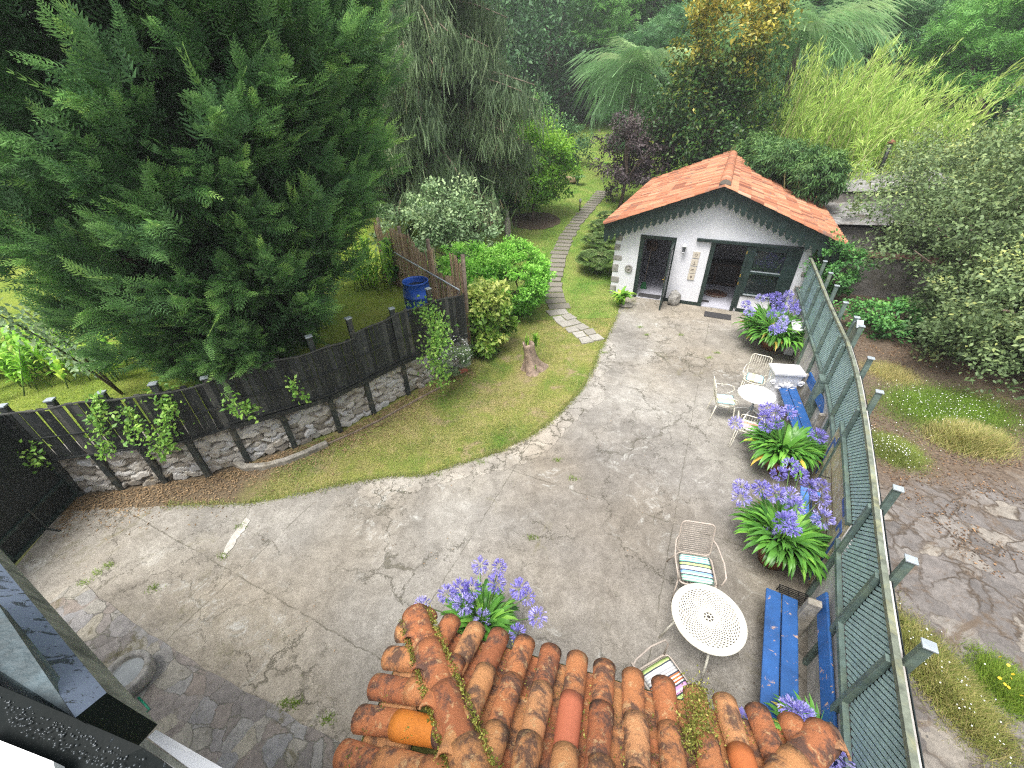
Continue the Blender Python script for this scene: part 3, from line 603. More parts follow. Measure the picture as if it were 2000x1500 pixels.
for (s0, s1, ztop, zbot) in panels:
    mb = MB(); s = s0+.02; i = 0
    while s < s1-.02:
        wd = .085+.03*rng.random(); p = fpos(s); q = fpos(s+wd*.93); t_ = unit(q-p); nn = np.array([t_[1], -t_[0]])
        u = (s-s0)/(s1-s0); zt = ztop+.06*math.sin(u*math.pi*1.0)+.02*math.sin(u*19)+rng.normal(0, .018)
        off = .045+.012*(i % 2)+rng.normal(0, .004); lean = rng.normal(0, .016)
        a = p+nn*off; b = q+nn*(off+rng.normal(0, .006)); th = .012; z0 = zbot+rng.normal(0, .01)
        P = [(*a, z0), (*b, z0), (*(b+nn*th), z0), (*(a+nn*th), z0), (*(a+nn*lean), zt), (*(b+nn*lean), zt), (*(b+nn*(th+lean)), zt), (*(a+nn*(th+lean)), zt)]
        mb.poly(P, [(0, 3, 2, 1), (4, 5, 6, 7), (0, 1, 5, 4), (1, 2, 6, 5), (2, 3, 7, 6), (3, 0, 4, 7)], rng.random()); s += wd; i += 1
    put(mb, 'board_panel', M['board'], root)
    mb = MB(); k = 14      # grey top lath and bottom lath
    for zo, th in ((ztop, .022), (zbot+.03, .03), ((ztop+zbot)/2, .02)):
        pts = []
        for j in range(k+1):
            u = j/k; p = fpos(s0+(s1-s0)*u); q = fpos(min(s0+(s1-s0)*u+.05, fs[-1]-.001)); r_ = q-p if np.linalg.norm(q-p) > 1e-4 else p-fpos(s0+(s1-s0)*u-.05)
            t_ = unit(r_); nn = np.array([t_[1], -t_[0]]); pp = p+nn*.084; pts.append((pp[0], pp[1], zo+(.06*math.sin(u*math.pi)+.02*math.sin(u*19) if zo == ztop else 0)))
        for j in range(k): mb.bar(pts[j], pts[j+1], .018, th, tint=.95 if zo == ztop else .5)
    put(mb, 'lath', M['board'], root)
mb = MB()
for j in range(5, 11):
    a, b = ft[j], ft[j+1]; t_ = unit(b-a); nn = np.array([t_[1], -t_[0]])*.05; mb.bar((*(a+nn), .93), (*(b+nn), .93), .07, .09, tint=.4)
put(mb, 'rail', M['board'], root)
caph = [2.1, 2.06, 2.06, 2.08, 2.12, 2.0, 2.13, 2.3, 2.36, 2.22, 2.38, 2.3]
for i, (x, y) in enumerate(FT[1:11]):
    h = caph[i+1]; k = i+1; t_ = unit(ft[k+1]-ft[k-1]); az = math.atan2(t_[1], t_[0])+rng.normal(0, .04); lean = rng.normal(0, .012, 2)
    mb = MB(); c = (x, y); P = [(-.05, -.04), (.05, -.04), (.05, .04), (-.05, .04)]; R = lambda u, v: (x+u*math.cos(az)-v*math.sin(az), y+u*math.sin(az)+v*math.cos(az))
    pts = [(*R(*p), 0) for p in P]+[(R(*p)[0]+lean[0], R(*p)[1]+lean[1], h) for p in P]
    mb.poly(pts, [(0, 3, 2, 1), (4, 5, 6, 7), (0, 1, 5, 4), (1, 2, 6, 5), (2, 3, 7, 6), (3, 0, 4, 7)])
    po = put(mb, 'post', M['oldpost'], root, .006)
    mb = MB(); mb.box((x+lean[0], y+lean[1], h+.012), (.125, .105, .025), rz=az); mb.build('metal_cap', M['cap'], po, .004)
# vines over the fence
def leaves_along(f, pts, n, sp, size, tm=LEAF, tlo=.2, thi=.9, r=rng):
    pts = np.array(pts); i = r.integers(0, len(pts)-1, n); u = r.random((n, 1)); P = pts[i]*(1-u)+pts[i+1]*u+r.normal(0, sp, (n, 3))
    f.add(tm, P, unit(r.normal(size=(n, 3))+[0, -.3, -.3]), unit(r.normal(size=(n, 3))*.6+[0, -.8, .8]), size*(.6+.8*r.random(n)), tlo+(thi-tlo)*r.random(n))
vines = [([(200, 770, 2.05), (195, 800, 1.8), (205, 850, 1.4), (215, 880, 1.2)], 260, .07, 'green vine hanging over the fence nearest the gate'),
         ([(320, 750, 2.0), (335, 780, 1.75), (330, 830, 1.45), (318, 880, .8)], 520, .10, 'thick leafy vine cascading down the fence under the cypress'),
         ([(250, 790, 1.9), (262, 820, 1.6), (275, 850, 1.4)], 180, .07, 'small leafy vine at the second fence post from the gate'),
         ([(440, 760, 1.95), (470, 790, 1.7), (500, 800, 1.5)], 110, .08, 'sparse yellowing vine shoots on the fence boards'),
         ([(570, 735, 1.9), (580, 765, 1.6), (600, 770, 1.5)], 60, .05, 'few trailing vine leaves on the middle fence panel'),
         ([(820, 595, 2.05), (850, 620, 1.9), (860, 650, 1.7), (840, 690, 1.4), (865, 740, .5)], 1100, .14, 'vine climbing the fence end beside the flowering bush'),
         ([(60, 880, 1.2), (90, 900, 1.0), (70, 860, 1.4)], 90, .07, 'short vine tuft on the gate post')]
for pts, n, sp, lab in vines:
    f = Fol(); P3 = [at(px, py, z)+np.array([.02, -.1, 0]) for px, py, z in pts]
    leaves_along(f, P3, n, sp, .075); o = f.build('climbing_vine', M['ivy'])
    mb = MB(); mb.tube(P3, .006, 5); tag(o, lab, 'vine', 'vines on the black fence'); mb.build('stem', M['stem'], o)
# bank edging and kerb
mb = MB(); pts = [at(x, y, .02) for x, y in [(640, 868), (600, 886), (560, 902), (520, 912), (480, 915), (462, 906), (468, 896)]]
for i in range(len(pts)-1): mb.bar(pts[i]+[0, 0, .02], pts[i+1]+(pts[i+1]-pts[i])*.12+[0, 0, .02], .12, .13, tint=.5)
o = mb.build('curved_kerb', M['kerb'], bevel=.02); noise_disp(o, .03, .1); tag(o, 'low curved stone kerb around a soil bed at the wall foot', 'kerb')
mb = MB(); pts = [at(x, y, .01) for x, y in [(640, 868), (690, 846), (740, 822), (780, 800), (820, 778), (862, 756)]]
for i in range(len(pts)-1): mb.bar(pts[i], pts[i+1], .04, .06)
o = mb.build('log_edging', M['palebark'], bevel=.01); tag(o, 'thin pale log edging laid along the grass by the stone wall', 'edging')
# ================================================================ GATE
gl, gr = np.array([-8.0, 5.22]), np.array([-7.55, 1.2]); dv = unit(gr-gl); nn = np.array([-dv[1], dv[0]])
root = thing('metal_gate', (-7.8, 4.0, 0), 0, 'dark green sheet metal gate at the end of the board fence', 'gate')
mb = MB(); mb.bar((*gl, 1.0), (*gr, 1.0), .03, 1.9); put(mb, 'sheet_panel', M['gate'], root)
mb = MB()
for z in (.08, .45, 1.93): mb.bar((*(gl+nn*.03), z), (*(gr+nn*.03), z), .05, .06)
for s in (0, 1.35, 2.7, 4.0):
    p = gl+dv*s+nn*.03; mb.box((p[0], p[1], 1.0), (.05, .05, 1.9), rz=math.atan2(dv[1], dv[0]))
put(mb, 'frame', M['green'], root, .004)
for s in (.75, 1.75):
    p = gl+dv*s+nn*.08; mb = MB(); mb.box((p[0], p[1], .30), (.02, .02, .5)); mb.bar((p[0], p[1], .06), (p[0]+.2, p[1]-.02, .03), .02, .02); put(mb, 'bolt', M['oldpost'], root)
# ================================================================ RIGHT-HAND WALL AND TRELLIS
fe = np.array(FENCE); es = np.r_[0, np.cumsum(np.linalg.norm(np.diff(fe, axis=0), axis=1))]
def ep(s):
    p = np.array([np.interp(s, es, fe[:, 0]), np.interp(s, es, fe[:, 1])]); i = min(max(np.searchsorted(es, s)-1, 0), len(fe)-2)
    t_ = unit(fe[i+1]-fe[i]); return p, t_, np.array([-t_[1], t_[0]])     # normal points to the patio
mb = MB(); V = []; k = 60
for j in range(k):
    s0, s1 = es[-1]*j/k, es[-1]*(j+1)/k; (p, t_, n_), (q, _, n2) = ep(s0), ep(s1-.0005); q = q+0
    P = [(*(p-n_*.12), 0), (*(q-n2*.12), 0), (*(q-n2*.12), 1.0), (*(p-n_*.12), 1.0), (*(p+n_*.02), 0), (*(q+n2*.02), 0), (*(q+n2*.02), 1.0), (*(p+n_*.02), 1.0)]
    mb.poly(P, [(0, 1, 2, 3), (4, 7, 6, 5), (3, 2, 6, 7)])
root = mb.build('garden_wall', M['oldwhite']); tag(root, 'low white plastered wall under the green trellis along the patio', 'wall')
s_m0, s_m1 = None, None
def s_of(x, y): d_ = [np.hypot(*(ep(s)[0]-[x, y])) for s in np.linspace(0, es[-1], 400)]; return np.linspace(0, es[-1], 400)[int(np.argmin(d_))]
sm0, sm1 = s_of(4.19, 3.15), s_of(5.47, 5.0)
# painted tile mural: sandy field with a blue stepped border
M['mural'] = peel('mural_field', (.46, .39, .24), (.56, .53, .45), 9, .5, .6, .8, 0, (1, 1, 1), .6)
M['mural_blue'] = simple('mural_blue', (.07, .13, .36), .6, var=.2, scale=10, bmp=.2)
def wallbox(mb, s0, s1, z0, z1, off, th, tint=.5):
    (p, t_, n_), (q, t2, n2) = ep(s0), ep(s1); P = []
    for z in (z0, z1):
        for a, nn_ in ((p, n_), (q, n2)):
            for o_ in (off, off+th): P.append((*(a+nn_*o_), z))
    mb.poly(P, [(0, 1, 3, 2), (4, 6, 7, 5), (0, 2, 6, 4), (1, 5, 7, 3), (0, 4, 5, 1), (2, 3, 7, 6)], tint)
mb = MB(); wallbox(mb, sm0, (sm0+sm1)/2, .0, 1.32, .022, .03); wallbox(mb, (sm0+sm1)/2, sm1, .0, 1.32, .022, .03); mu = mb.build('tile_mural', M['mural'], root)
mb = MB(); Lm = sm1-sm0
for a, b, z0, z1 in [(0, .06, .08, 1.18), (.06, Lm-.1, .08, .14), (.06, .22, 1.12, 1.18), (.16, .22, 1.0, 1.12), (.22, .55, 1.22, 1.28), (Lm-.16, Lm-.1, .3, 1.05), (Lm-.35, Lm-.1, 1.05, 1.11), (Lm-.35, Lm-.29, 1.11, 1.25)]:
    wallbox(mb, sm0+a, sm0+b, z0, z1, .054, .006)
mb.build('blue_border', M['mural_blue'], mu)
mb = MB()
for z in (.3, .5, .7, .9): wallbox(mb, sm0+.3, sm1-.45, z, z+.008, .0525, .004)
mb.build('drawn_lines', M['brown'], mu)
p, t_, n_ = ep(sm0+Lm*.62); mb = MB(); mb.tube([(*(p+n_*.05), .85), (*(p+n_*.17), .85)], .008, 6); mb.build('spout', M['black'], mu)
root = thing('trellis_fence', (4.5, 3.6, 0), 0, 'pale green lattice trellis with capped posts along the patio wall', 'trellis')
posts_s = [s_of(*p) for p in [(2.55, .60), (3.08, 1.46), (3.54, 2.19), (4.07, 3.0), (5.15, 4.73), (5.70, 5.62), (6.22, 6.60), (6.36, 6.93), (6.73, 7.74), (7.12, 8.62), (7.47, 9.40), (7.9, 10.2), (8.40, 11.25)]]
posts_s = [0.0]+posts_s
ZT = 1.95
def zb(s): return 1.32 if sm0 < s < sm1 else 1.0
for i in range(len(posts_s)-1):
    s0, s1 = posts_s[i]+.03, posts_s[i+1]-.03; z0 = zb((s0+s1)/2)+.05; z1 = ZT-.05; W_, H_ = s1-s0, z1-z0
    mb = MB(); wallbox(mb, s0-.03, s1+.03, z0-.05, z1+.04, -.052, .006); pn = put(mb, 'lattice_panel', M['gap_shade'], root)  # added dark sheet that shades the gaps; slats hang on it
    mb = MB(); sp = .048; wd = .035
    for layer, sg in ((0, -1), (1, 1)):
        c = -H_ if sg > 0 else 0
        u0 = -H_
        while u0 < W_+H_:
            # slat line: u = u0 + sg*z
            zs_ = []
            za, zb_ = 0.0, H_
            ua, ub = (u0, u0+H_) if sg > 0 else (u0+H_, u0)
            # clip to 0..W_
            def clip(ua, ub):
                pts = [(ua, 0.0), (ub, H_)]; 
                (a, za), (b, zb2) = pts
                if (a < 0 and b < 0) or (a > W_ and b > W_): return None
                def cl(x, z, x2, z2):
                    if x < 0: z = z+(z2-z)*(0-x)/(x2-x); x = 0
                    if x > W_: z = z+(z2-z)*(W_-x)/(x2-x); x = W_
                    return x, z
                a2, za2 = cl(a, za, b, zb2); b2, zb3 = cl(b, zb2, a, za); return (a2, za2, b2, zb3)
            r_ = clip(ua, ub)
            if r_ and abs(r_[2]-r_[0]) > .02:
                (p, t_, n_), (q, t2, n2) = ep(s0+r_[0]), ep(s0+r_[2]); off = .012 if layer == 0 else -.012
                # front layer rises towards the house end
                mb.bar((*(p+n_*off), z0+r_[1]), (*(q+n2*off), z0+r_[3]), wd if layer == 0 else .020, .006, up=(n_[0], n_[1], 0))
            u0 += sp*1.414
    mb.build('slats', M['teal'], pn)
# rails
def railseg(name, s0, s1, z, off, wd, th, m):
    mb = MB(); k = max(1, int((s1-s0)/.4))
    for j in range(k): wallbox(mb, s0+(s1-s0)*j/k, s0+(s1-s0)*(j+1)/k-.001, z-th/2, z+th/2, off, wd)
    return put(mb, name, m, root)
railseg('top_rail', 0, es[-1], ZT, -.006, .05, .05, M['rail'])
railseg('bottom_rail', 0, sm0, 1.02, .021, .05, .06, M['tealdark']); railseg('bottom_rail', sm0, sm1, 1.34, .021, .05, .06, M['tealdark']); railseg('bottom_rail', sm1, es[-1], 1.02, .021, .05, .06, M['tealdark'])
railseg('back_strip', 0, es[-1], ZT-.05, -.042, .032, .06, M['oldwhite'])
for i, s in enumerate(posts_s[1:-1]):
    p, t_, n_ = ep(s); az = math.atan2(t_[1], t_[0]); pier = i in (6, 7)
    mb = MB(); c = p+n_*.045; 
    mb.box((c[0], c[1], ZT/2-.02), (.065, .055, ZT-.04), rz=az)
    c2 = p-n_*.062; h2 = 2.25 if not pier else 2.31; mb.box((c2[0], c2[1], (h2+.9)/2), (.06, .07, h2-.9), rz=az)
    po = put(mb, 'post', M['tealdark'], root, .005)
    mb = MB(); mb.box((c2[0], c2[1], h2+.010), (.085, .095, .018), rz=az); mb.build('metal_cap', M['cap'], po, .004)
p, t_, n_ = ep((posts_s[7]+posts_s[8])/2); az = math.atan2(t_[1], t_[0])
mb = MB(); c = p-n_*.07; mb.box((c[0], c[1], 1.72), (.18, .06, 1.1), rz=az); po = put(mb, 'gable_board', M['rail'], root)
mb = MB(); 
for sg in (-1, 1): mb.bar((*(c-t_*sg*.12), 2.24), (*(c+t_*sg*.01), 2.34), .10, .02)
mb.build('metal_cap', M['cap'], po)
p, t_, n_ = ep(posts_s[7]+.1); c = p+n_*.1; mb = MB(); mb.box((c[0], c[1], .55), (.26, .10, 1.0), rz=az); mb.box((c[0], c[1], 1.08), (.28, .12, .06), rz=az); put(mb, 'pier', M['tealdark'], root, .01)

# ================================================================ COTTAGE
FAZ = math.atan2(FD[1], FD[0])
def fbox(mb, s0, s1, n0, n1, z0, z1, tint=.5):
    P = [fac(s, n, z) for z in (z0, z1) for s in (s0, s1) for n in (n0, n1)]
    return mb.poly(P, [(0, 1, 3, 2), (4, 6, 7, 5), (0, 2, 6, 4), (1, 5, 7, 3), (0, 4, 5, 1), (2, 3, 7, 6)], tint)
S0, S1, SA, DEP = -.85, 4.72, 2.03, 8.9
ZE, ZA = 2.42, 3.68           # roof plane height at the outer eave edges and the apex
SE0, SE1 = -1.2, 5.24
def zr(s): return ZA-(ZA-ZE)*abs(s-SA)/((SA-SE0) if s < SA else (SE1-SA))
cot = thing('cottage', fac(2.0, 0, 0), 0, 'white garden cottage with orange clay tile roof and dark green scalloped bargeboards', 'cottage')
mb = MB(); TW = .22
holes = [(0.06, .92, .02, 2.04), (2.16, 3.06, .02, 2.08), (3.26, 4.12, .62, 2.05)]
def wz(s): return zr(s)-.06
cuts = sorted({S0, .06, .92, 2.16, 3.06, 3.26, 4.12, S1, SA})
for a, b in zip(cuts[:-1], cuts[1:]):
    m_ = (a+b)/2; hh = [h for h in holes if h[0] <= m_ <= h[1]]
    segs = [(0, None)] if not hh else ([(0, hh[0][2])] if hh[0][2] > .1 else [])+[(hh[0][3], None)]
    for z0, z1 in segs:
        za, zb_ = (z1, z1) if z1 else (wz(a), wz(b))
        P = [fac(a, 0, z0), fac(b, 0, z0), fac(b, 0, zb_), fac(a, 0, za), fac(a, TW, z0), fac(b, TW, z0), fac(b, TW, zb_), fac(a, TW, za)]
        mb.poly(P, [(0, 1, 2, 3), (7, 6, 5, 4), (0, 4, 5, 1), (3, 2, 6, 7), (0, 3, 7, 4), (1, 5, 6, 2)])
put(mb, 'front_wall', M['white'], cot)
mb = MB()
fbox(mb, S0, S0+TW, TW+.001, DEP, 0, ZE-.02); fbox(mb, S1-TW, S1, TW+.001, DEP, 0, ZE-.02)
P = [fac(S0, DEP, 0), fac(S1, DEP, 0), fac(S1, DEP, wz(S1)), fac(SA, DEP, wz(SA)), fac(S0, DEP, wz(S0))]; P2 = [fac(S0, DEP-.2, 0), fac(S1, DEP-.2, 0), fac(S1, DEP-.2, wz(S1)), fac(SA, DEP-.2, wz(SA)), fac(S0, DEP-.2, wz(S0))]
mb.poly(P+P2, [(0, 1, 2, 3, 4), (9, 8, 7, 6, 5)]); put(mb, 'side_wall', M['white'], cot)
mb = MB(); fbox(mb, S0+TW, S1-TW, .0, DEP-.2, .0, .035); put(mb, 'floor', M['intfloor'], cot)
mb = MB(); fbox(mb, S0+TW, S1-TW, 2.6, 2.66, .04, 2.3); fbox(mb, 1.35, 1.42, TW, 2.6, .04, 2.3); put(mb, 'inner_wall', M['interior'], cot)
mb = MB(); fbox(mb, S0+TW, S1-TW, TW, 2.6, 2.32, 2.36); put(mb, 'ceiling_board', M['interior'], cot)
# quoins
mb = MB()
for z, h, wd in [(.05, .28, .20), (.45, .20, .26), (.82, .26, .19), (1.22, .16, .27), (1.55, .2, .18), (1.86, .18, .22)]:
    fbox(mb, S0-.02, S0+wd, -.025, .1, z, z+h)
for z, h, wd in [(.9, .16, .16), (1.35, .14, .12)]: fbox(mb, S1-wd, S1+.02, -.025, .1, z, z+h)
q = put(mb, 'corner_stones', M['stone'], cot, .02)
mb = MB()      # dark plinth band
fbox(mb, .97, 2.06, -.012, 0, .013, .13); fbox(mb, 3.2, 4.5, -.012, 0, .013, .13); put(mb, 'plinth', M['green'], cot)
# door 1: frame and open leaf
mb = MB(); fbox(mb, -.06, .07, -.03, .12, .013, 2.12); fbox(mb, .91, 1.04, -.03, .12, .013, 2.12); fbox(mb, .07, .91, -.03, .12, 2.02, 2.12)
put(mb, 'door_frame', M['green'], cot, .006)
mb = MB(); fbox(mb, .965, 1.005, -.86, -.04, .03, 2.0); df = put(mb, 'door', M['green'], cot, .004)
mb = MB(); fbox(mb, .945, .964, -.70, -.18, 1.0, 1.85); fbox(mb, 1.006, 1.02, -.70, -.18, 1.0, 1.85); mb.build('pane', M['glass'], df)
mb = MB(); c = fac(.93, -.78, 1.0); mb.tube([fac(.965, -.78, 1.02), fac(.90, -.78, 1.02), fac(.90, -.68, 1.02)], .009, 6); fbox(mb, .955, .965, -.82, -.75, .92, 1.12); mb.build('handle', M['brass'], df)
mb = MB(); fbox(mb, .1, .88, -.0, .2, .035, .2) if False else fbox(mb, .12, .86, .02, .35, .036, .05); put(mb, 'threshold_strip', M['mat'], cot)
# lintel beam, double door and window
mb = MB(); fbox(mb, 1.62, 4.44, -.10, .02, 2.09, 2.17); put(mb, 'lintel', M['green'], cot, .006)
mb = MB(); fbox(mb, 2.05, 2.18, -.03, .12, .013, 2.09); fbox(mb, 3.04, 3.14, -.03, .12, .013, 2.09); put(mb, 'door_frame', M['green'], cot, .006)
mb = MB(); fbox(mb, 3.04, 3.10, -.06, -.031, .04, 2.07); d2 = put(mb, 'door', M['green'], cot)
mb = MB()
for z in (.9, 1.15, 1.85): fbox(mb, 3.045, 3.075, -.075, -.06, z, z+.09)
mb.build('hinge', M['brass'], d2)
mb = MB(); fbox(mb, 3.14, 3.30, -.03, .1, .55, 2.09); fbox(mb, 4.08, 4.45, -.03, .1, .13, 2.09); fbox(mb, 3.30, 4.08, -.03, .1, 1.96, 2.09); fbox(mb, 3.30, 4.08, -.03, .1, 1.26, 1.33); fbox(mb, 3.30, 4.08, -.04, .1, .55, .64)
wf = put(mb, 'window', M['green'], cot, .006)
mb = MB(); fbox(mb, 3.30, 4.08, -.02, .0, 1.331, 1.355); fbox(mb, 3.28, 4.1, -.07, -.041, .60, .635); mb.build('sill', M['cap'], wf)
mb = MB(); fbox(mb, 3.30, 4.08, .03, .036, .64, 1.26); fbox(mb, 3.30, 4.08, .03, .036, 1.33, 1.96); mb.build('pane', M['glass'], wf)
mb = MB(); fbox(mb, 3.14, 3.22, -.034, -.03, .13, .55); put(mb, 'window_post', M['green'], cot)
# roof deck + tiles
def roof_deck():
    mb = MB(); n0, n1 = -.36, DEP+.3
    for s0, s1 in ((SE0, SA), (SA, SE1)):
        P = [fac(s, n, zr(s)-dz) for dz in (0.0, .07) for s in (s0, s1) for n in (n0, n1)]
        mb.poly(P, [(0, 1, 3, 2), (4, 6, 7, 5), (0, 2, 6, 4), (1, 5, 7, 3), (0, 4, 5, 1), (2, 3, 7, 6)])
    return put(mb, 'roof', M['brown'], cot)
rf = roof_deck()
def barrel_tiles(side, ncol, pitch, n0, ncourse, amp=.036):
    """overlapping half-round tiles as one relief surface; tint per tile"""
    mb = MB(); r = np.random.default_rng(3+side)
    for c in range(ncol):
        nc = n0+c*pitch
        for k in range(ncourse):
            for kind in (0, 1):           # cover tile, channel tile
                t = r.random()*.9 if kind == 0 else r.random()*.12; jit = r.normal(0, .006); lift = r.normal(0, .003)
                u0 = k/ncourse; u1 = (k+1.18)/ncourse
                if u0 > .999: continue
                u1 = min(u1, 1.0)
                row = []
                m_ = 6
                for (u, extra, rad) in ((u0-(.012 if k == 0 else 0), .030, pitch*.36), (u1, .006, pitch*.30)):
                    s = (SE0 if side < 0 else SE1)*(1-u)+SA*u; zc = zr(s) if 0 <= u else zr(SE0 if side < 0 else SE1)-.01
                    for j in range(m_+1):
                        a = math.pi*j/m_
                        if kind == 0: dn, dz = -math.cos(a)*rad, math.sin(a)*rad*.8+extra+.012
                        else: dn, dz = pitch*.5-math.cos(a)*rad, -math.sin(a)*rad*.5+extra+.02
                        row.append(fac(s, nc+dn+jit, zc+dz*1.15+lift))
                fcs = [(j, j+1, m_+2+j, m_+1+j) for j in range(m_)]
                mb.poly(row, fcs if side < 0 and False else [q[::-1] for q in fcs] if side < 0 else fcs, t, True)
                if kind == 0:
                    low = row[:m_+1]; b_ = [(p[0], p[1], p[2]-.014) for p in low]; mb.poly(low+b_, [(j, j+1, m_+2+j, m_+1+j) for j in range(m_)], t)
    return mb.build('roof_tiles', M['roof'], rf)
barrel_tiles(-1, 43, .213, -.34, 8); barrel_tiles(1, 43, .213, -.34, 9)
mb = MB(); rr = np.random.default_rng(8)
for k in range(24):
    a, b = -.40+k*.395, -.40+(k+1.14)*.395; m_ = 10; row = []
    for n_, rad, ex in ((a, .155, .085), (b, .150, .080)):
        for j in range(m_+1):
            an = math.pi*j/m_; row.append(fac(SA-math.cos(an)*rad, n_, ZA+math.sin(an)*rad*.85+ex-.03))
    tt_ = .2+.7*rr.random(); mb.poly(row, [(j, j+1, m_+2+j, m_+1+j) for j in range(m_)], tt_, True)
    r1 = row[:m_+1]; r2 = [fac(SA-math.cos(math.pi*j/m_)*.125, a, ZA+math.sin(math.pi*j/m_)*.125*.85+.055) for j in range(m_+1)]; mb.poly(r1+r2, [(j, m_+1+j, m_+2+j, j+1) for j in range(m_)], tt_)
a = -.405; row = [fac(SA, a, ZA+.05)]+[fac(SA-math.cos(math.pi*j/10)*.15, a, ZA+math.sin(math.pi*j/10)*.13+.05) for j in range(11)]
mb.poly(row, [(0, j, j+1) for j in range(1, 11)], 1.0)
mb.build('ridge_tiles', M['roof'], rf)
# verge tiles along the gable
for side in (-1, 1):
    mb = MB(); se = SE0 if side < 0 else SE1; L = 9 if side < 0 else 9
    for k in range(L):
        u0, u1 = k/L, (k+1.1)/L; row = []; m_ = 6; t = rr.random()
        for u, rad, ex in ((u0, .10, .055), (min(u1, 1), .085, .04)):
            s = se*(1-u)+SA*u
            for j in range(m_+1):
                an = math.pi*j/m_; row.append(fac(s, -.36-math.cos(an)*rad, zr(s)+math.sin(an)*rad*.7+ex-.03))
        mb.poly(row, [(j, j+1, m_+2+j, m_+1+j) for j in range(m_)], t, True)
    mb.build('verge_tiles', M['roof'], rf)
# scalloped bargeboards: pointed boards with round notches between
for side in (-1, 1):
    mb = MB(); se = SE0 if side < 0 else SE1; n = 18 if side < 0 else 18; n0, n1 = -.33, -.305
    for k in range(n):
        a = se+(SA-se)*k/n; b = se+(SA-se)*(k+1)/n
        if a > b: a, b = b, a
        w_ = b-a; g_ = .003
        zt_a, zt_b = zr(a)-.02, zr(b)-.02; zm = (zt_a+zt_b)/2
        dp = .40+.10*(1-abs(k/n)); zl = zm-dp
        sl_ = (zt_b-zt_a)
        pr = [(a+g_, zt_a), (b-g_, zt_b), (b-g_, zl+sl_/2+.10), (b-w_*.12, zl+sl_*.4+.10), (b-w_*.17, zl+sl_*.3+.065), (b-w_*.08, zl+sl_*.4+.03), ((a+b)/2, zl-.075), (a+w_*.08, zl-sl_*.4+.03), (a+w_*.17, zl-sl_*.3+.065), (a+w_*.12, zl-sl_*.4+.10), (a+g_, zl-sl_/2+.10)]
        m_ = len(pr); P = [fac(s, n0, z) for s, z in pr]+[fac(s, n1, z) for s, z in pr]
        mb.poly(P, [tuple(range(m_)), tuple(range(m_, 2*m_))[::-1]]+[(i, m_+i, m_+(i+1) % m_, (i+1) % m_) for i in range(m_)])
    put(mb, 'bargeboard', M['green'], cot)
    mb = MB(); mb.bar(fac(se, -.345, zr(se)-.03), fac(SA, -.345, zr(SA)-.03), .05, .07); put(mb, 'rafter', M['green'], cot)
# wall fittings
lp = thing('wall_lantern', fac(1.31, -.02, 1.72), FAZ, 'small white glass wall lantern between the two cottage doors', 'lantern')
mb = MB(); mb.box((0, -.02, .02), (.07, .03, .12)); mb.tube([(0, -.03, .0), (0, -.10, -.02), (0, -.10, .02)], .012, 6); mb.lathe((0, -.10, 0), [(.001, .28), (.02, .27), (.085, .2), (.085, .19), (.001, .19)], 8); mb.lathe((0, -.10, 0), [(.001, 0), (.045, .0), (.045, .015), (.001, .02)], 8); mb.build('bracket', M['whitestone'], lp)
mb = MB(); mb.lathe((0, -.10, 0), [(.04, .015), (.065, .19)], 6); mb.build('glass', M['glass'], lp)
mb = MB(); mb.lathe((0, -.10, 0), [(.002, .02), (.018, .05), (.002, .13)], 8); mb.build('bulb', M['white'], lp)
tl = [(1.70, 1.66, 'topmost'), (1.695, 1.42, 'second from the top'), (1.69, 1.18, 'third from the top'), (1.685, .96, 'lowest')]
for i, (s, z, w_) in enumerate(tl):
    r_ = thing('wall_tile', fac(s, -.005, z), FAZ, 'square beige decorated tile on the white wall, %s of four' % w_, 'tile', 'four tiles beside the cottage door')
    mb = MB(); mb.box((0, -.015, .0), (.20, .028, .20)); mb.build('tile_plate', simple('beige_tile', (.62, .56, .46), .6, var=.08, scale=30, bmp=.2) if i == 0 else bpy.data.materials['beige_tile'], r_, .004)
    mb = MB()
    if i == 0: mb.tube([(.04*math.cos(t), -.031, .04*math.sin(t)) for t in np.linspace(0, 6.28, 13)[:-1]], .005, 5, closed=True)
    if i == 1: mb.tube([(0, -.031, -.06), (0, -.031, .05)], .006, 5); mb.tube([(-.04, -.031, -.04), (0, -.031, -.06), (.04, -.031, -.04)], .005, 5)
    if i == 2: mb.tube([(-.05, -.031, -.03), (-.02, -.031, .03), (.03, -.031, .03), (.05, -.031, -.03)], .006, 5); mb.tube([(0, -.031, -.04), (0, -.031, .02)], .005, 5)
    if i == 3: mb.tube([(.025*math.cos(t), -.031, .03*math.sin(t)) for t in np.linspace(0, 6.28, 9)[:-1]], .008, 5, closed=True)
    mb.build('motif', M['brown'], r_)
r_ = thing('round_plaque', fac(-.31, -.01, .98), FAZ, 'round grey relief plaque on the wall left of the cottage door', 'plaque')
mb = MB(); R_ = Matrix.Rotation(math.radians(90), 4, 'X'); mb.lathe((0, 0, 0), [(.001, .035), (.05, .045), (.09, .03), (.105, .045), (.125, .035), (.13, .0)], 20, M=R_); mb.build('disc', M['stone'], r_)
mb = MB(); mb.lathe((0, 0, 0), [(.001, .07), (.03, .06), (.045, .04)], 12, M=R_); mb.build('boss', M['kerb'], r_)
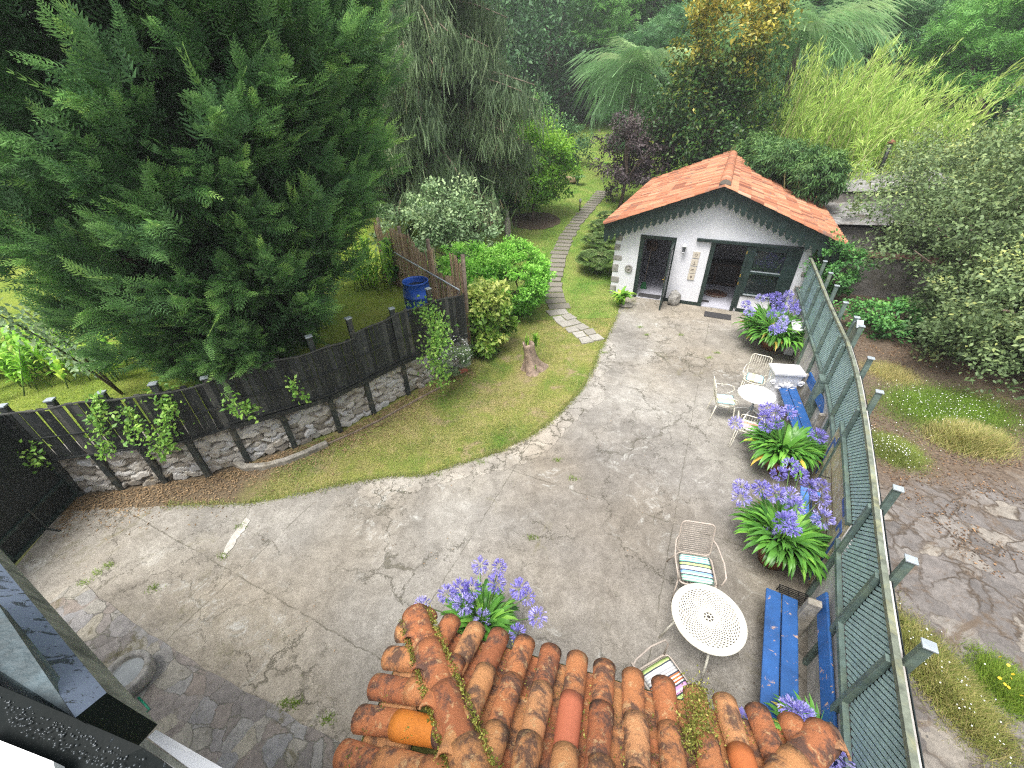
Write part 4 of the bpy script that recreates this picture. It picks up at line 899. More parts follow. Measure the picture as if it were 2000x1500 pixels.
# interior things
c = fac(2.55, 1.25, .045); r_ = thing('oval_rug', c, FAZ, 'round woven brown rug on the floor inside the open wide doorway', 'rug'); mb = MB()
for k, t in enumerate((.38, .29, .2, .11)): mb.lathe((0, 0, 0), [(t, .001+k*.004), (t-.015, .012+k*.004), (.001, .012+k*.004)], 28)
mb.build('weave', M['rug'], r_); mb = MB(); mb.tube([(.33*math.cos(t), .33*math.sin(t), .016) for t in np.linspace(0, 6.28, 33)[:-1]], .012, 6, closed=True); mb.build('border', M['kerb'], r_)
c = fac(2.25, .42, .04); o = MB().box(c, (.30, .14, .03), rz=FAZ).build('floor_mat', M['mat'], bevel=.01); tag(o, 'small black mat just inside the wide doorway', 'mat')
r_ = thing('sideboard', fac(2.4, 2.2, .036), FAZ, 'dark wooden sideboard at the back of the room behind the wide doorway', 'sideboard')
mb = MB(); mb.box((0, .1, .42), (1.5, .45, .75)); mb.build('cabinet', M['brown'], r_, .01); mb = MB(); mb.box((0, .1, .82), (1.6, .5, .04)); mb.build('top', M['black'], r_, .01)
for sx in (-.36, .36): MB().box((sx, -.135, .42), (.62, .02, .6)).build('door', M['black'], r_, .005)
r_ = thing('hanging_hat', fac(.22, .9, 1.55), FAZ, 'dark round hat hanging inside the left doorway', 'hat')
mb = MB(); mb.lathe((0, 0, 0), [(.001, .10), (.09, .09), (.10, .03), (.19, 0), (.2, .008), (.1, .0)], 20, M=Matrix.Rotation(math.radians(80), 4, 'X')); mb.build('crown', M['brown'], r_)
mb = MB(); mb.tube([(.1*math.cos(t), -.03, .1*math.sin(t)) for t in np.linspace(0, 6.28, 17)[:-1]], .012, 6, closed=True); mb.build('band', M['black'], r_)
r_ = thing('broom', fac(.16, .8, .04), FAZ, 'green brush with a thin wooden handle leaning inside the left doorway', 'broom')
mb = MB(); mb.tube([(0, 0, .2), (.05, .1, 1.3)], .013, 8); mb.build('handle', M['palebark'], r_)
mb = MB(); mb.poly([(-.12, -.04, 0), (.12, -.04, 0), (.12, .04, 0), (-.12, .04, 0), (-.06, -.03, .24), (.06, -.03, .24), (.06, .03, .24), (-.06, .03, .24)], [(0, 3, 2, 1), (4, 5, 6, 7), (0, 1, 5, 4), (1, 2, 6, 5), (2, 3, 7, 6), (3, 0, 4, 7)]); mb.build('bristles', simple('green_bristle', (.02, .16, .05), .8), r_)
c = at(1400, 617, .013); r_ = MB(); r_.box((c[0]+.02, c[1], .024), (.78, .40, .02), rz=FAZ); o = r_.build('door_mat', M['mat'], bevel=.008); tag(o, 'dark grey rectangular doormat in front of the wide doorway', 'doormat')
# boulder by the wall
def rock(name, c, size, m, label, cat, seed=1, sub=3):
    bm = bmesh.new(); bmesh.ops.create_icosphere(bm, subdivisions=sub, radius=1); r = random.Random(seed)
    from mathutils import noise as mn
    for v in bm.verts:
        k = 1+.35*mn.noise(v.co*1.3+Vector((seed, 0, 0)))+.12*mn.noise(v.co*4+Vector((0, seed, 0)))
        v.co = Vector((v.co.x*k*size[0], v.co.y*k*size[1], max(-.05, (v.co.z*k*.5+.45))*size[2]))
    me = bpy.data.meshes.new(name); bm.to_mesh(me); bm.free(); o = link(name, me, m); o.location = c; return tag(o, label, cat)
rock('boulder', fac(1.33, -.22, .0), (.20, .14, .52), M['stone'], 'upright grey boulder leaning at the cottage wall between the doors', 'rock', 4)
# ================================================================ FURNITURE
def local(name, loc, rz, label, cat, group=None): return thing(name, tuple(loc), rz, label, cat, group)
TC1 = at(1384, 1205, .72); TC2 = at(1478, 770, .72)
# pierced round table
t1 = local('pierced_table', (TC1[0], TC1[1], .012), .3, 'round ivory metal table pierced with a spiral of small holes', 'table')
mb = MB(); R1 = .415; NS = 40; rings = [.05*1.0]
r0 = .055; k = 0; ratio = 1+2*math.pi/NS*.86
rs = [r0]
while rs[-1]*ratio < R1-.035: rs.append(rs[-1]*ratio if rs[-1]*ratio < .14 else rs[-1]+.0205)
zt = .708
for i in range(len(rs)-1):
    ra, rb = rs[i], rs[i+1]
    for j in range(NS):
        a0 = 2*math.pi*(j+.5*i)/NS; a1 = a0+2*math.pi/NS; rm = (ra+rb)/2; am = (a0+a1)/2
        O = [(ra, a0), (ra, a1), (rb, a1), (rb, a0)]; hk = .42 if rm > .1 else .36
        Hh = [(rm-(rb-ra)*hk, am), (rm, am+(a1-a0)*hk), (rm+(rb-ra)*hk, am), (rm, am-(a1-a0)*hk)]
        # four corner fills around a small diamond hole
        mid = [(ra, am), (rm, a1), (rb, am), (rm, a0)]
        c_ = lambda p: (p[0]*math.cos(p[1]), p[0]*math.sin(p[1]), zt)
        pts = [c_(p) for p in (O[0], mid[0], O[1], mid[1], O[2], mid[2], O[3], mid[3])]+[c_(p) for p in Hh]
        f_ = [(0, 1, 8), (1, 2, 9, 8), (2, 3, 9), (3, 4, 9), (4, 5, 10, 9), (5, 6, 10), (6, 7, 11), (7, 0, 8, 11), (6, 11, 10)]
        mb.poly(pts, [f[::-1] for f in f_])
o = mb.build('perforated_top', M['ivory'], t1); md = o.modifiers.new('s', 'SOLIDIFY'); md.thickness = .008; md.offset = 0
mb = MB(); mb.lathe((0, 0, 0), [(rs[-1]-.002, zt+.005), (R1-.012, zt+.007), (R1, zt), (R1, zt-.03), (R1-.008, zt-.03), (R1-.012, zt-.006), (rs[-1]-.002, zt-.005)], 64); mb.build('rim', M['ivory'], t1)
mb = MB(); mb.lathe((0, 0, 0), [(.02, zt+.004), (.028, zt+.006), (.034, zt+.004), (.034, zt-.006), (.02, zt-.006), (.02, zt+.004)], 24)
for j in range(8):
    a = j*math.pi/4; mb.bar((.033*math.cos(a), .033*math.sin(a), zt), (r0*1.03*math.cos(a), r0*1.03*math.sin(a), zt), .009, .008)
mb.build('centre_ring', M['ivory'], t1)
for j in range(4):
    a = math.pi/4+j*math.pi/2+.25; MB().tube([(.26*math.cos(a), .26*math.sin(a), zt-.01), (.36*math.cos(a), .36*math.sin(a), .35), (.44*math.cos(a), .44*math.sin(a), .0)], .014, 8).build('leg', M['ivory'], t1)
# plain white pedestal table
t2 = local('pedestal_table', (TC2[0], TC2[1], .012), .2, 'round plain white table on a curved four-footed pedestal', 'table')
mb = MB(); mb.lathe((0, 0, 0), [(.001, .72), (.34, .72), (.352, .712), (.352, .695), (.34, .69), (.001, .69)], 48); mb.build('tabletop', M['bright'], t2)
mb = MB(); mb.lathe((0, 0, 0), [(.02, .69), (.02, .42), (.035, .38), (.045, .34), (.035, .29), (.012, .27)], 12); mb.build('column', M['cap'], t2)
for j in range(4):
    a = j*math.pi/2+.5; MB().tube([(.02*math.cos(a), .02*math.sin(a), .33), (.12*math.cos(a), .12*math.sin(a), .30), (.26*math.cos(a), .26*math.sin(a), .22), (.35*math.cos(a), .35*math.sin(a), .13), (.38*math.cos(a), .38*math.sin(a), .0)], .012, 8).build('leg', M['bright'], t2)
def rrect(w, l, r, z, n=4):
    P = []
    for cx, cy, a0 in ((w/2-r, l/2-r, 0), (-w/2+r, l/2-r, 90), (-w/2+r, -l/2+r, 180), (w/2-r, -l/2+r, 270)):
        for k in range(n+1):
            a = math.radians(a0+90*k/n); P.append((cx+r*math.cos(a), cy+r*math.sin(a), z))
    return P
def cushion(loc, rz, w, l, m, label):
    bm = bmesh.new(); n = 10; V = {}
    for sgn in (1, -1):
        for i in range(n+1):
            for j in range(n+1):
                u, v = -1+2*i/n, -1+2*j/n; e = (1-u**4)*(1-v**4); q = .5+.5*(1-abs(u)**8)*(1-abs(v)**8)
                V[sgn, i, j] = bm.verts.new((u*w/2*(1-.04*(v*v)), v*l/2*(1-.04*u*u), .022+sgn*.02*max(e, .0)**.5))
        for i in range(n):
            for j in range(n):
                f = [V[sgn, i, j], V[sgn, i+1, j], V[sgn, i+1, j+1], V[sgn, i, j+1]]; bm.faces.new(f if sgn > 0 else f[::-1])
    bmesh.ops.remove_doubles(bm, verts=bm.verts, dist=1e-4); me = bpy.data.meshes.new('seat_cushion'); bm.to_mesh(me); bm.free()
    for p in me.polygons: p.use_smooth = True
    o = link('seat_cushion', me, m); o.location = loc; o.rotation_euler = (0, 0, rz); return tag(o, label, 'cushion', 'striped seat cushions')
def tube_chair(loc, rz, label):
    """metal armchair with horizontal wire back; back towards local +y, seat front at -y"""
    c = local('garden_chair', (loc[0], loc[1], .012), rz, label, 'chair', 'taupe tube chairs round the pierced table')
    m = M['taupe']; W_, L_, H_ = .48, .46, .42
    mb = MB(); mb.tube(rrect(W_, L_, .07, H_), .0125, 8, closed=True)
    for k in range(11): x = -W_/2+.02+(W_-.04)*k/10; mb.tube([(x, -L_/2+.012, H_), (x, L_/2-.012, H_)], .003, 5)
    mb.build('seat', m, c)
    mb = MB(); bk = []
    for p in rrect(.44, .52, .07, 0): t = (p[1]+.26); bk.append((p[0], L_/2+.01+t*.30, H_+.02+t*.93))
    mb.tube(bk, .0125, 8, closed=True)
    for k in range(15):
        t = .03+.46*k/14; mb.tube([(-.215, L_/2+.01+t*.30, H_+.02+t*.93), (.215, L_/2+.01+t*.30, H_+.02+t*.93)], .004, 5)
    mb.build('backrest', m, c)
    for sg in (-1, 1):
        x = sg*(W_/2+.03)
        mb = MB(); mb.tube([(sg*.22, L_/2+.10, H_+.27), (x, L_/2+.02, H_+.25), (x+sg*.04, 0, H_+.24), (x+sg*.03, -L_/2+.03, H_+.22), (x, -L_/2-.01, H_+.14), (sg*W_/2, -L_/2+.05, H_)], .0115, 8); mb.build('armrest', m, c)
        MB().tube([(sg*W_/2, -L_/2+.06, H_), (sg*(W_/2+.02), -L_/2-.03, .0)], .0115, 8).build('leg', m, c)
        MB().tube([(sg*W_/2, L_/2-.04, H_), (sg*(W_/2+.03), L_/2+.12, .0)], .0115, 8).build('leg', m, c)
    return c
def facing(b_, f_, z):
    p, q = at(*b_, z), at(*f_, z); d_ = q-p; return (p+q)/2, math.atan2(d_[0], -d_[1])
P1, rzA = facing((1355, 1092), (1362, 1134), .44)
tube_chair(P1, rzA, 'taupe wire-back armchair with a blue-green cushion, north of the pierced table'.replace(', north of', ' beyond'))
cushion((P1[0], P1[1], .445), rzA, .42, .42, M['cush_blue'], 'cushion in green, blue and lime stripes on the chair beyond the pierced table')
P2, rzB = facing((1279, 1350), (1323, 1322), .44)
tube_chair(P2, rzB, 'taupe wire-back armchair with a pink and orange cushion beside the clay roof edge')
cushion((P2[0], P2[1], .445), rzB+math.pi/2, .42, .42, M['cush_pink'], 'cushion in pink, orange and lime stripes on the chair by the clay roof')
def cream_chair(loc, rz, label):
    c = local('wire_chair', (loc[0], loc[1], .012), rz, label, 'chair', 'cream wire chairs round the white table'); m = M['cream']
    mb = MB(); W_, H_ = .42, .43
    seat = [(W_/2*math.cos(t)*1.0, (.21 if math.sin(t) < 0 else .19)*math.sin(t), H_) for t in np.linspace(0, 2*math.pi, 25)[:-1]]
    seat = [(x*(1.12 if abs(y) > .1 else 1), y, z) for x, y, z in seat]
    mb.tube(seat, .010, 8, closed=True); mb.tube([(x*.97, y*.97, H_-.04) for x, y, z in seat], .007, 6, closed=True)
    for k in range(8): x = -.17+.34*k/7; mb.tube([(x, -.17, H_), (x, .17, H_)], .004, 5)
    mb.build('seat', m, c)
    mb = MB(); bk = [(p[0], .20+(p[1]+.24)*.22, H_+.01+(p[1]+.24)*.95) for p in rrect(.40, .48, .06, 0)]
    mb.tube(bk, .010, 8, closed=True)
    for k in range(8):
        x = -.16+.32*k/7; mb.tube([(x, .205, H_+.02), (x, .30, H_+.45)], .0035, 5)
    for (x, t) in [(-.12, .2), (-.03, .35), (.07, .12), (.12, .3), (-.02, .06)]:
        mb.tube([(x+.022*math.cos(a), .20+t*.22, H_+.01+t*.95+.022*math.sin(a)) for a in np.linspace(0, 6.28, 9)[:-1]], .003, 4, closed=True)
    mb.build('backrest', m, c)
    for sg in (-1, 1):
        arm = [(sg*.20, .26, H_+.25), (sg*.25, .12, H_+.24), (sg*.27, -.06, H_+.235), (sg*.265, -.16, H_+.20), (sg*.25, -.19, H_+.14), (sg*.235, -.14, H_+.08), (sg*.22, -.05, H_+.04)]
        MB().tube(arm, .008, 7).build('armrest', m, c)
        for y, sy in ((-.16, -1), (.19, 1)):
            mb = MB(); mb.tube([(sg*.17, y, H_-.02), (sg*.20, y+sy*.05, .02), (sg*.215, y+sy*.055, .0), (sg*.23, y+sy*.05, .03), (sg*.21, y, H_-.02)], .006, 6)
            mb.tube([(sg*(.185), y+sy*.02, .25), (sg*.205, y+sy*.02, .23), (sg*.215, y+sy*.02, .26)], .004, 5); mb.build('leg', m, c)
    return c
for (bk_, fr_, mt, lab, cl) in [((1476, 733), (1471, 750), 'cush_pale', 'cream wire armchair between the white table and the white pedestal', 'pale blue and lime striped cushion on the chair next to the white pedestal'),
                          ((1400, 781), (1432, 785), 'cush_pale', 'cream wire armchair on the open concrete side of the white table', 'pale blue striped cushion on the chair at the open side of the white table'),
                          ((1460, 848), (1467, 824), 'cush_coral', 'cream wire armchair behind the blue flowers at the white table', 'coral and lime striped cushion on the chair behind the blue flowers')]:
    P, rz = facing(bk_, fr_, .43); cream_chair(P, rz, lab); cushion((P[0], P[1]-.0, .455), rz+(math.pi/2 if 'next' in cl or 'open' in cl else 0), .36, .35, M[mt], cl)
# white carved pedestal
P = at(1538, 722, .82); wp = local('stone_pedestal', (P[0], P[1], .012), -1.02+.95-.12, 'white painted carved stone pedestal beside the blue bench', 'pedestal')
mb = MB(); mb.box((0, 0, .80), (.62, .42, .06)); mb.box((0, 0, .75), (.56, .38, .05)); mb.build('top_slab', M['whitestone'], wp, .01)
mb = MB()
def carve(w, d, z0, z1):
    return [(-w, -d, z0), (w, -d, z0), (w, d, z0), (-w, d, z0)]
secs = [(.0, .40, .24), (.06, .40, .24), (.12, .33, .20), (.30, .27, .16), (.5, .25, .15), (.66, .27, .17), (.73, .27, .18)]
pts = []
for z, a, b in secs: pts += [(-a, -b, z), (a, -b, z), (a, b, z), (-a, b, z)]
fc = [(0, 3, 2, 1), tuple(4*(len(secs)-1)+k for k in range(4))]
for i in range(len(secs)-1):
    for k in range(4): fc.append((4*i+k, 4*i+(k+1) % 4, 4*i+4+(k+1) % 4, 4*i+4+k))
mb.poly(pts, fc); mb.build('carved_body', M['whitestone'], wp, .015)
for sg in (-1, 1):
    mb = MB()
    for rr_, cx, cz in ((.09, .30, .12), (.06, .28, .58)):
        sp_ = [(sg*(cx+rr_*(1-t/14)*math.cos(t)), -.19, cz+rr_*(1-t/14)*math.sin(t)) for t in np.linspace(0, 9.5, 26)]; mb.tube(sp_, .02, 6)
    for k in range(5):
        a = .4+k*.45; mb.tube([(0, -.19, .42), (sg*.13*math.cos(a), -.205, .42+.20*math.sin(a)-.05), (sg*.22*math.cos(a), -.185, .36+.25*math.sin(a))], [.012, .028, .006], 6)
    mb.build('scroll', M['whitestone'], wp)
# benches
def bench(c, L, az, label, y0=0, stones=(-.4, .4)):
    b = local('blue_bench', (c[0], c[1], .012), az, label, 'bench', 'blue plank benches along the white wall')     # local x along the bench, +y towards the wall
    for k, y in enumerate((-.165, .02)):
        MB().box((0, y, .44), (L, .172, .042)).build('seat_plank', M['blue'], b, .012)
    mb = MB(); Mx = Matrix.Translation((0, .275, .72)) @ Matrix.Rotation(math.radians(-14), 4, 'X'); mb.box((0, 0, 0), (L, .035, .19), M=Mx); mb.build('backrest', M['blue'], b, .012)
    for s in stones:
        mb = MB(); mb.box((s*L, -.06, .20), (.09, .34, .42)); mb.poly([(s*L-.045, .08, 0), (s*L+.045, .08, 0), (s*L+.045, .24, 0), (s*L-.045, .24, 0), (s*L-.045, .11, .78), (s*L+.045, .11, .78), (s*L+.045, .245, .80), (s*L-.045, .245, .80)], [(0, 3, 2, 1), (4, 5, 6, 7), (0, 1, 5, 4), (1, 2, 6, 5), (2, 3, 7, 6), (3, 0, 4, 7)]); mb.build('support', M['kerb'], b, .01)
    return b
def bench_from(pa, pb, ext0, ext1, label, stones):
    a = np.array(pa); b = np.array(pb); t_ = unit(b-a); a = a-t_*ext0; b = b+t_*ext1; L = np.linalg.norm(b-a); n_ = np.array([-t_[1], t_[0]])
    # +y must face the wall (to the right of the line going away) -> run the local x axis towards the camera
    az = math.atan2(-t_[1], -t_[0]); c = (a+b)/2
    return bench((c[0], c[1]), L, az, label, stones=stones)
bench_from(at(1536, 1430, .45)[:2], at(1539, 1166, .45)[:2], .35, .0, 'long scuffed blue bench nearest the clay roof, by the white wall', (-.40, .42))
bench_from(at(1575, 836, .45)[:2], at(1541, 750, .45)[:2], .22, 0, 'blue bench behind the flower pot, near the white pedestal', (-.45, .36))
# short light-blue bench half hidden by the flowers: open frame seat
P = at(1598, 990, .45); p_, t_, n_ = ep(s_of(5.0, 4.3)); b3 = local('blue_stool', (P[0], P[1], .012), math.atan2(t_[1], t_[0]), 'light blue wooden stool half hidden behind the blue flowers at the mural', 'stool')
for y in (-.19, .19): MB().box((0, y, .46), (.62, .12, .035)).build('seat_plank', M['blue2'], b3, .006)
for x in (-.26, .26): MB().box((x, 0, .4545), (.10, .25, .028)).build('end_plank', M['blue2'], b3, .006)
for x in (-.26, .26):
    for y in (-.19, .19): MB().box((x, y, .22), (.05, .05, .44)).build('leg', M['blue2'], b3, .004)
# iron grate leaning by the bench
P = at(1556, 1157, .25); gq = local('iron_grate', (P[0], P[1], .012), -.5, 'black iron grate lying at the far end of the scuffed blue bench', 'grate')
mb = MB()
for k in range(8): mb.bar((-.17, -.10+.2*k/7, .14), (.17, -.10+.2*k/7, .14), .008, .014)
for x in (-.17, -.06, .06, .17): mb.bar((x, -.11, .135), (x, .11, .135), .010, .012)
mb.build('bars', M['black'], gq)
for x in (-.16, .16):
    for y in (-.1, .1): MB().tube([(x, y, .135), (x*1.05, y*1.05, 0)], .007, 6).build('leg', M['black'], gq)
# ================================================================ AGAPANTHUS
def umbels(f, C, r0, rg, dens=70):
    for c in C:
        R = r0*(.85+.3*rg.random()); n = dens; off = rg.uniform(-.3, .35); d = rdir(n); d = d[(d[:, 2] > -.75)]; n = len(d)
        up = np.tile([0, 0, 1.0], (n, 1)); base = c+d*R*.45; f.add(NARROW_FL, base, unit(d+rg.normal(0, .12, (n, 3))), rdir(n), R*.62, np.clip(.5+off+.25*rg.normal(size=n), 0, 1))
        tip = c+d*R*.85
        for k in range(2): f.add(NARROW_FL, tip, unit(d*.7+rdir(n)*.55), rdir(n), R*.36, np.clip(.6+off+.22*rg.normal(size=n), 0, 1))
NARROW_FL = ([(0, 0, 0), (.16, .55, .05), (0, 1, 0), (-.16, .55, .05)], [(0, 1, 2), (0, 2, 3)])
def agapanthus(base, nleaf, L, heads, label, seed, pot=None, zhead=1.05, spread=.12, r=.085, name='blue_agapanthus', ellip=(1, 1), hz=None):
    rg = np.random.default_rng(seed); base = np.array(base, float)
    o = thing(name, tuple(base), 0, label, 'flowers', 'potted blue agapanthus on the patio')
    f = Fol()
    for k, tm in enumerate(STRAPS):
        n = int(nleaf*1.25)//4; a = rg.random(n)*2*math.pi; d = np.c_[np.cos(a), np.sin(a), rg.normal(0, .08, n)]; rad = spread*1.5*np.sqrt(rg.random(n))
        pos = np.c_[np.cos(a)*rad*ellip[0], np.sin(a)*rad*ellip[1], rg.random(n)*.06]; Ls = L*(.6+.55*rg.random(n))
        tnt = np.clip(.45+.2*rg.normal(size=n), 0, .88); old = rg.random(n) < (.05 if k in (2, 3) else 0); tnt[old] = .93+.07*rg.random(old.sum())
        f.add(tm, pos, d, np.tile([0, 0, 1.0], (n, 1)), np.c_[Ls*1.0, Ls, Ls*.92], tnt)
    lv = f.build('leaves', M['aga'], o)
    mbs = MB(); hc = []
    for i, h in enumerate(heads):
        z = (hz[i] if hz else zhead+rg.normal(0, .06)); p = at(h[0], h[1], z)-base; hc.append(p); q = np.array([p[0]*.12, p[1]*.12, .05]); m_ = (p+q)/2+[p[0]*.08, p[1]*.08, .05]
        mbs.tube([q, m_, p], [.008, .007, .006], 6)
    if hc:
        mbs.build('stems', M['stem'], o)
        for p in hc:
            f = Fol(); umbels(f, [p], r*1.45, rg); f.build('flower_head', M['agaf'], o)
    if pot:
        pr, ph = pot; pt = thing('terracotta_pot', (base[0], base[1], .012), 0, 'terracotta pot holding the '+label.replace('blue agapanthus', 'agapanthus'), 'pot', 'terracotta pots of agapanthus')
        pt['label'] = ' '.join(pt['label'].split()[:16])
        mb = MB(); mb.lathe((0, 0, 0), [(.001, 0), (pr*.7, 0), (pr*.98, ph*.85), (pr*.98, ph*.86), (pr*.9, ph*.9), (.001, ph*.9)], 28); mb.build('body', M['terracotta'], pt)
        mb = MB(); mb.lathe((0, 0, 0), [(pr*.98, ph*.85), (pr*1.07, ph*.86), (pr*1.07, ph), (pr*.95, ph), (pr*.93, ph*.9)], 28); mb.build('rim', M['terracotta'], pt)
    return o
b = at(1522, 1062, .42)
agapanthus((*b[:2], .40), 300, .62, [(1447, 950), (1448, 972), (1487, 955), (1517, 965), (1545, 968), (1521, 925), (1543, 910), (1562, 925), (1581, 950), (1602, 950), (1603, 975), (1551, 990), (1547, 1030), (1533, 1020), (1607, 1012), (1497, 1040)], 'large blue agapanthus in a pot nearest the iron grate', 21, (.24, .36), 1.0, ellip=(1.3, 1.3), hz=[1.05]*15+[.62])
b = at(1528, 885, .42)
agapanthus((*b[:2], .38), 340, .60, [(1437, 826), (1498, 797), (1516, 805), (1540, 806), (1492, 815), (1515, 826), (1497, 832), (1597, 852), (1563, 850)], 'blue agapanthus with broad leaves between the two blue benches', 22, (.24, .34), 1.05, ellip=(1.8, 1.3), hz=[.95, 1.1, 1.1, 1.1, 1.0, 1.0, 1.0, .95, .6])
b = at(1510, 655, .4)
agapanthus((*b[:2], .36), 520, .68, [(1456, 594), (1464, 609), (1485, 582), (1500, 583), (1516, 580), (1537, 582), (1550, 592), (1552, 602), (1520, 598), (1528, 604), (1508, 613), (1530, 626), (1512, 645), (1524, 640), (1541, 575), (1553, 607)], 'large blue agapanthus in front of the cottage window', 23, (.26, .34), 1.12, spread=.25, ellip=(1.3, 1.7), r=.09)
b = at(941, 1222, .42)
agapanthus((*b[:2], .40), 200, .46, [(825, 1182), (872, 1160), (900, 1152), (921, 1150), (905, 1180), (938, 1104), (975, 1107), (970, 1138), (1015, 1150), (1030, 1165), (1050, 1205), (1011, 1237), (942, 1208)], 'blue agapanthus rising behind the clay roof ridge', 24, (.22, .36), 1.0, hz=[.95]*12+[.62], r=.075)
b = at(1590, 1480, .42)
agapanthus((*b[:2], .40), 120, .45, [(1546, 1384), (1560, 1393), (1600, 1440), (1590, 1452), (1625, 1466), (1638, 1482), (1570, 1398), (1457, 1412)], 'blue agapanthus beyond the right end of the clay roof', 25, (.20, .36), 1.0, hz=[1.0]*7+[.8])
# ================================================================ BARREL, STUMP, STATUES, BOWL
P = at(823, 624, .952); br = local('water_barrel', (P[0], P[1], .97), 0, 'open blue plastic barrel of water behind the black fence', 'barrel')
prof = [(.001, .0), (.25, 0), (.265, .03), (.28, .2), (.29, .30), (.30, .31), (.29, .32), (.293, .45), (.292, .6), (.302, .61), (.292, .62), (.28, .80), (.265, .9), (.275, .905), (.275, .935), (.262, .94), (.255, .90), (.255, .78)]
br.scale = (1.22, 1.22, 1.15); MB().lathe((0, 0, 0), prof, 36).build('shell', M['barrel'], br); MB().lathe((0, 0, 0), [(.001, .80), (.262, .80)], 24).build('water_surface', M['water'], br)
P = at(1040, 722, 0); st = local('tree_stump', (P[0], P[1], -.01), .3, 'tall hollow tree stump with green sprouts on the grass', 'stump')
mb = MB(); pts = []; n = 28; lev = 16; H_ = .80; rgs = np.random.default_rng(2)
for i in range(lev+1):
    t = i/lev; r_ = .145+.16*(1-t)**3.2; lx, ly = -.10*t, .05*t
    for k in range(n):
        a = 2*math.pi*k/n; rr_ = r_*(1+.10*math.sin(3*a+1+t)*(.5+(1-t)*1.5)+.07*math.sin(7*a+t*3)*(1-t)+.03*math.sin(5*a+8*t)); rr_ += .14*(1-t)**4*max(0, math.cos(a-.1))**4
        pts.append((lx+rr_*math.cos(a), ly+rr_*math.sin(a), H_*t-.02+.02*math.sin(3*a)*t))
b0 = len(pts)
for q, (rk, zk) in enumerate(((.75, .0), (.6, -.12), (.3, -.2))):
    for k in range(n): x, y, z = pts[lev*n+k]; pts.append((-.10+(x+.10)*rk, .05+(y-.05)*rk, z+zk))
fc = [(i*n+k, i*n+(k+1) % n, (i+1)*n+(k+1) % n, (i+1)*n+k) for i in range(lev+3) for k in range(n)]
mb.poly(pts, fc, .5, True); mb.build('hollow_trunk', M['trunkst'], st)
f = Fol(); rg = np.random.default_rng(4)
for (x, y, z, n, L) in [(.12, .12, .62, 26, .42), (-.12, .10, .72, 14, .25), (-.02, -.17, .12, 12, .18)]:
    a = rg.random(n)*6.28; f.add(STRAPS[0], np.tile([x, y, z], (n, 1))+rg.normal(0, .03, (n, 3)), np.c_[np.cos(a), np.sin(a), np.full(n, .3)], np.tile([0, 0, 1.], (n, 1)), np.c_[np.full(n, L*.7), L*(.6+.5*rg.random(n)), L*(.6+.5*rg.random(n))], rg.random(n)*.85)
f.build('sprouts', M['ginger'], st)
def statue(px, py, h, label, wide=.12, z=None):
    P = at_t(px, py); s = local('garden_statue', tuple(P), .2, label, 'statue'); 
    MB().box((0, 0, h*.3), (wide*1.6, wide*1.6, h*.6)).build('plinth', M['kerb'], s, .01)
    mb = MB(); mb.lathe((0, 0, h*.6), [(.001, 0), (wide*.6, 0), (wide*.75, h*.08), (wide*.3, h*.16), (wide*.34, h*.2), (wide*.5, h*.27), (wide*.5, h*.33), (wide*.3, h*.4), (.001, h*.42)], 14); mb.build('bust', M['stone'], s); return s
statue(992, 462, 1.15, 'small weathered stone bust on a plinth under the big-leaved bushes', .15)
statue(1150, 242, 1.9, 'distant pale pedestal with a bust at the far end of the lawn', .26)
P = at_t(1132, 412); gl_ = local('path_light', tuple(P), 0, 'small stake light in the grass beside the slab path', 'lamp'); MB().tube([(0, 0, 0), (0, 0, .42)], .035, 8).build('stake', M['brown'], gl_); MB().lathe((0, 0, .42), [(.001, .18), (.06, .16), (.07, .02), (.05, 0), (.001, 0)], 12).build('lamp_head', M['stone'], gl_)
rock('garden_rock', at_t(1113, 358), (.42, .35, .42), simple('tan_rock', (.36, .26, .15), .9, var=.2), 'rounded tan rock by the lawn beyond the citrus tree', 'rock', 9)
P = at(248, 1316, .2); bw = local('stone_bowl', (P[0], P[1], .022), 0, 'round stone basin with a thick pale rim on the slate paving', 'basin')
MB().lathe((0, 0, 0), [(.001, 0), (.20, 0), (.235, .04), (.25, .16), (.255, .22), (.24, .235), (.195, .235), (.185, .21), (.16, .14), (.001, .13)], 36).build('basin_body', M['stone'], bw)
MB().lathe((0, 0, 0), [(.001, .18), (.178, .18)], 28).build('water', simple('pale_water', (.28, .30, .30), .15, bmp=0), bw)
pts = [at(270, 1362, .03), at(285, 1378, .03), at(292, 1386, .03), at(285, 1392, .03), at(262, 1380, .03)]
MB().tube(pts, .012, 6).build('garden_hose', simple('hose_green', (.02, .28, .16), .4, bmp=0)).update_tag(); tag(bpy.data.objects['garden_hose'], 'short loop of green hose on the slate paving by the basin', 'hose')
P = at(905, 727, .02); o = MB().box((0, 0, .045), (.22, .10, .09)).build('brick', simple('red_brick', (.42, .13, .08), .85, var=.2, scale=25), bevel=.006); o.location = P; o.rotation_euler = (0, 0, .6); tag(o, 'red hollow brick lying on the grass below the flowering bush', 'brick')
P = at(905, 727, .115)
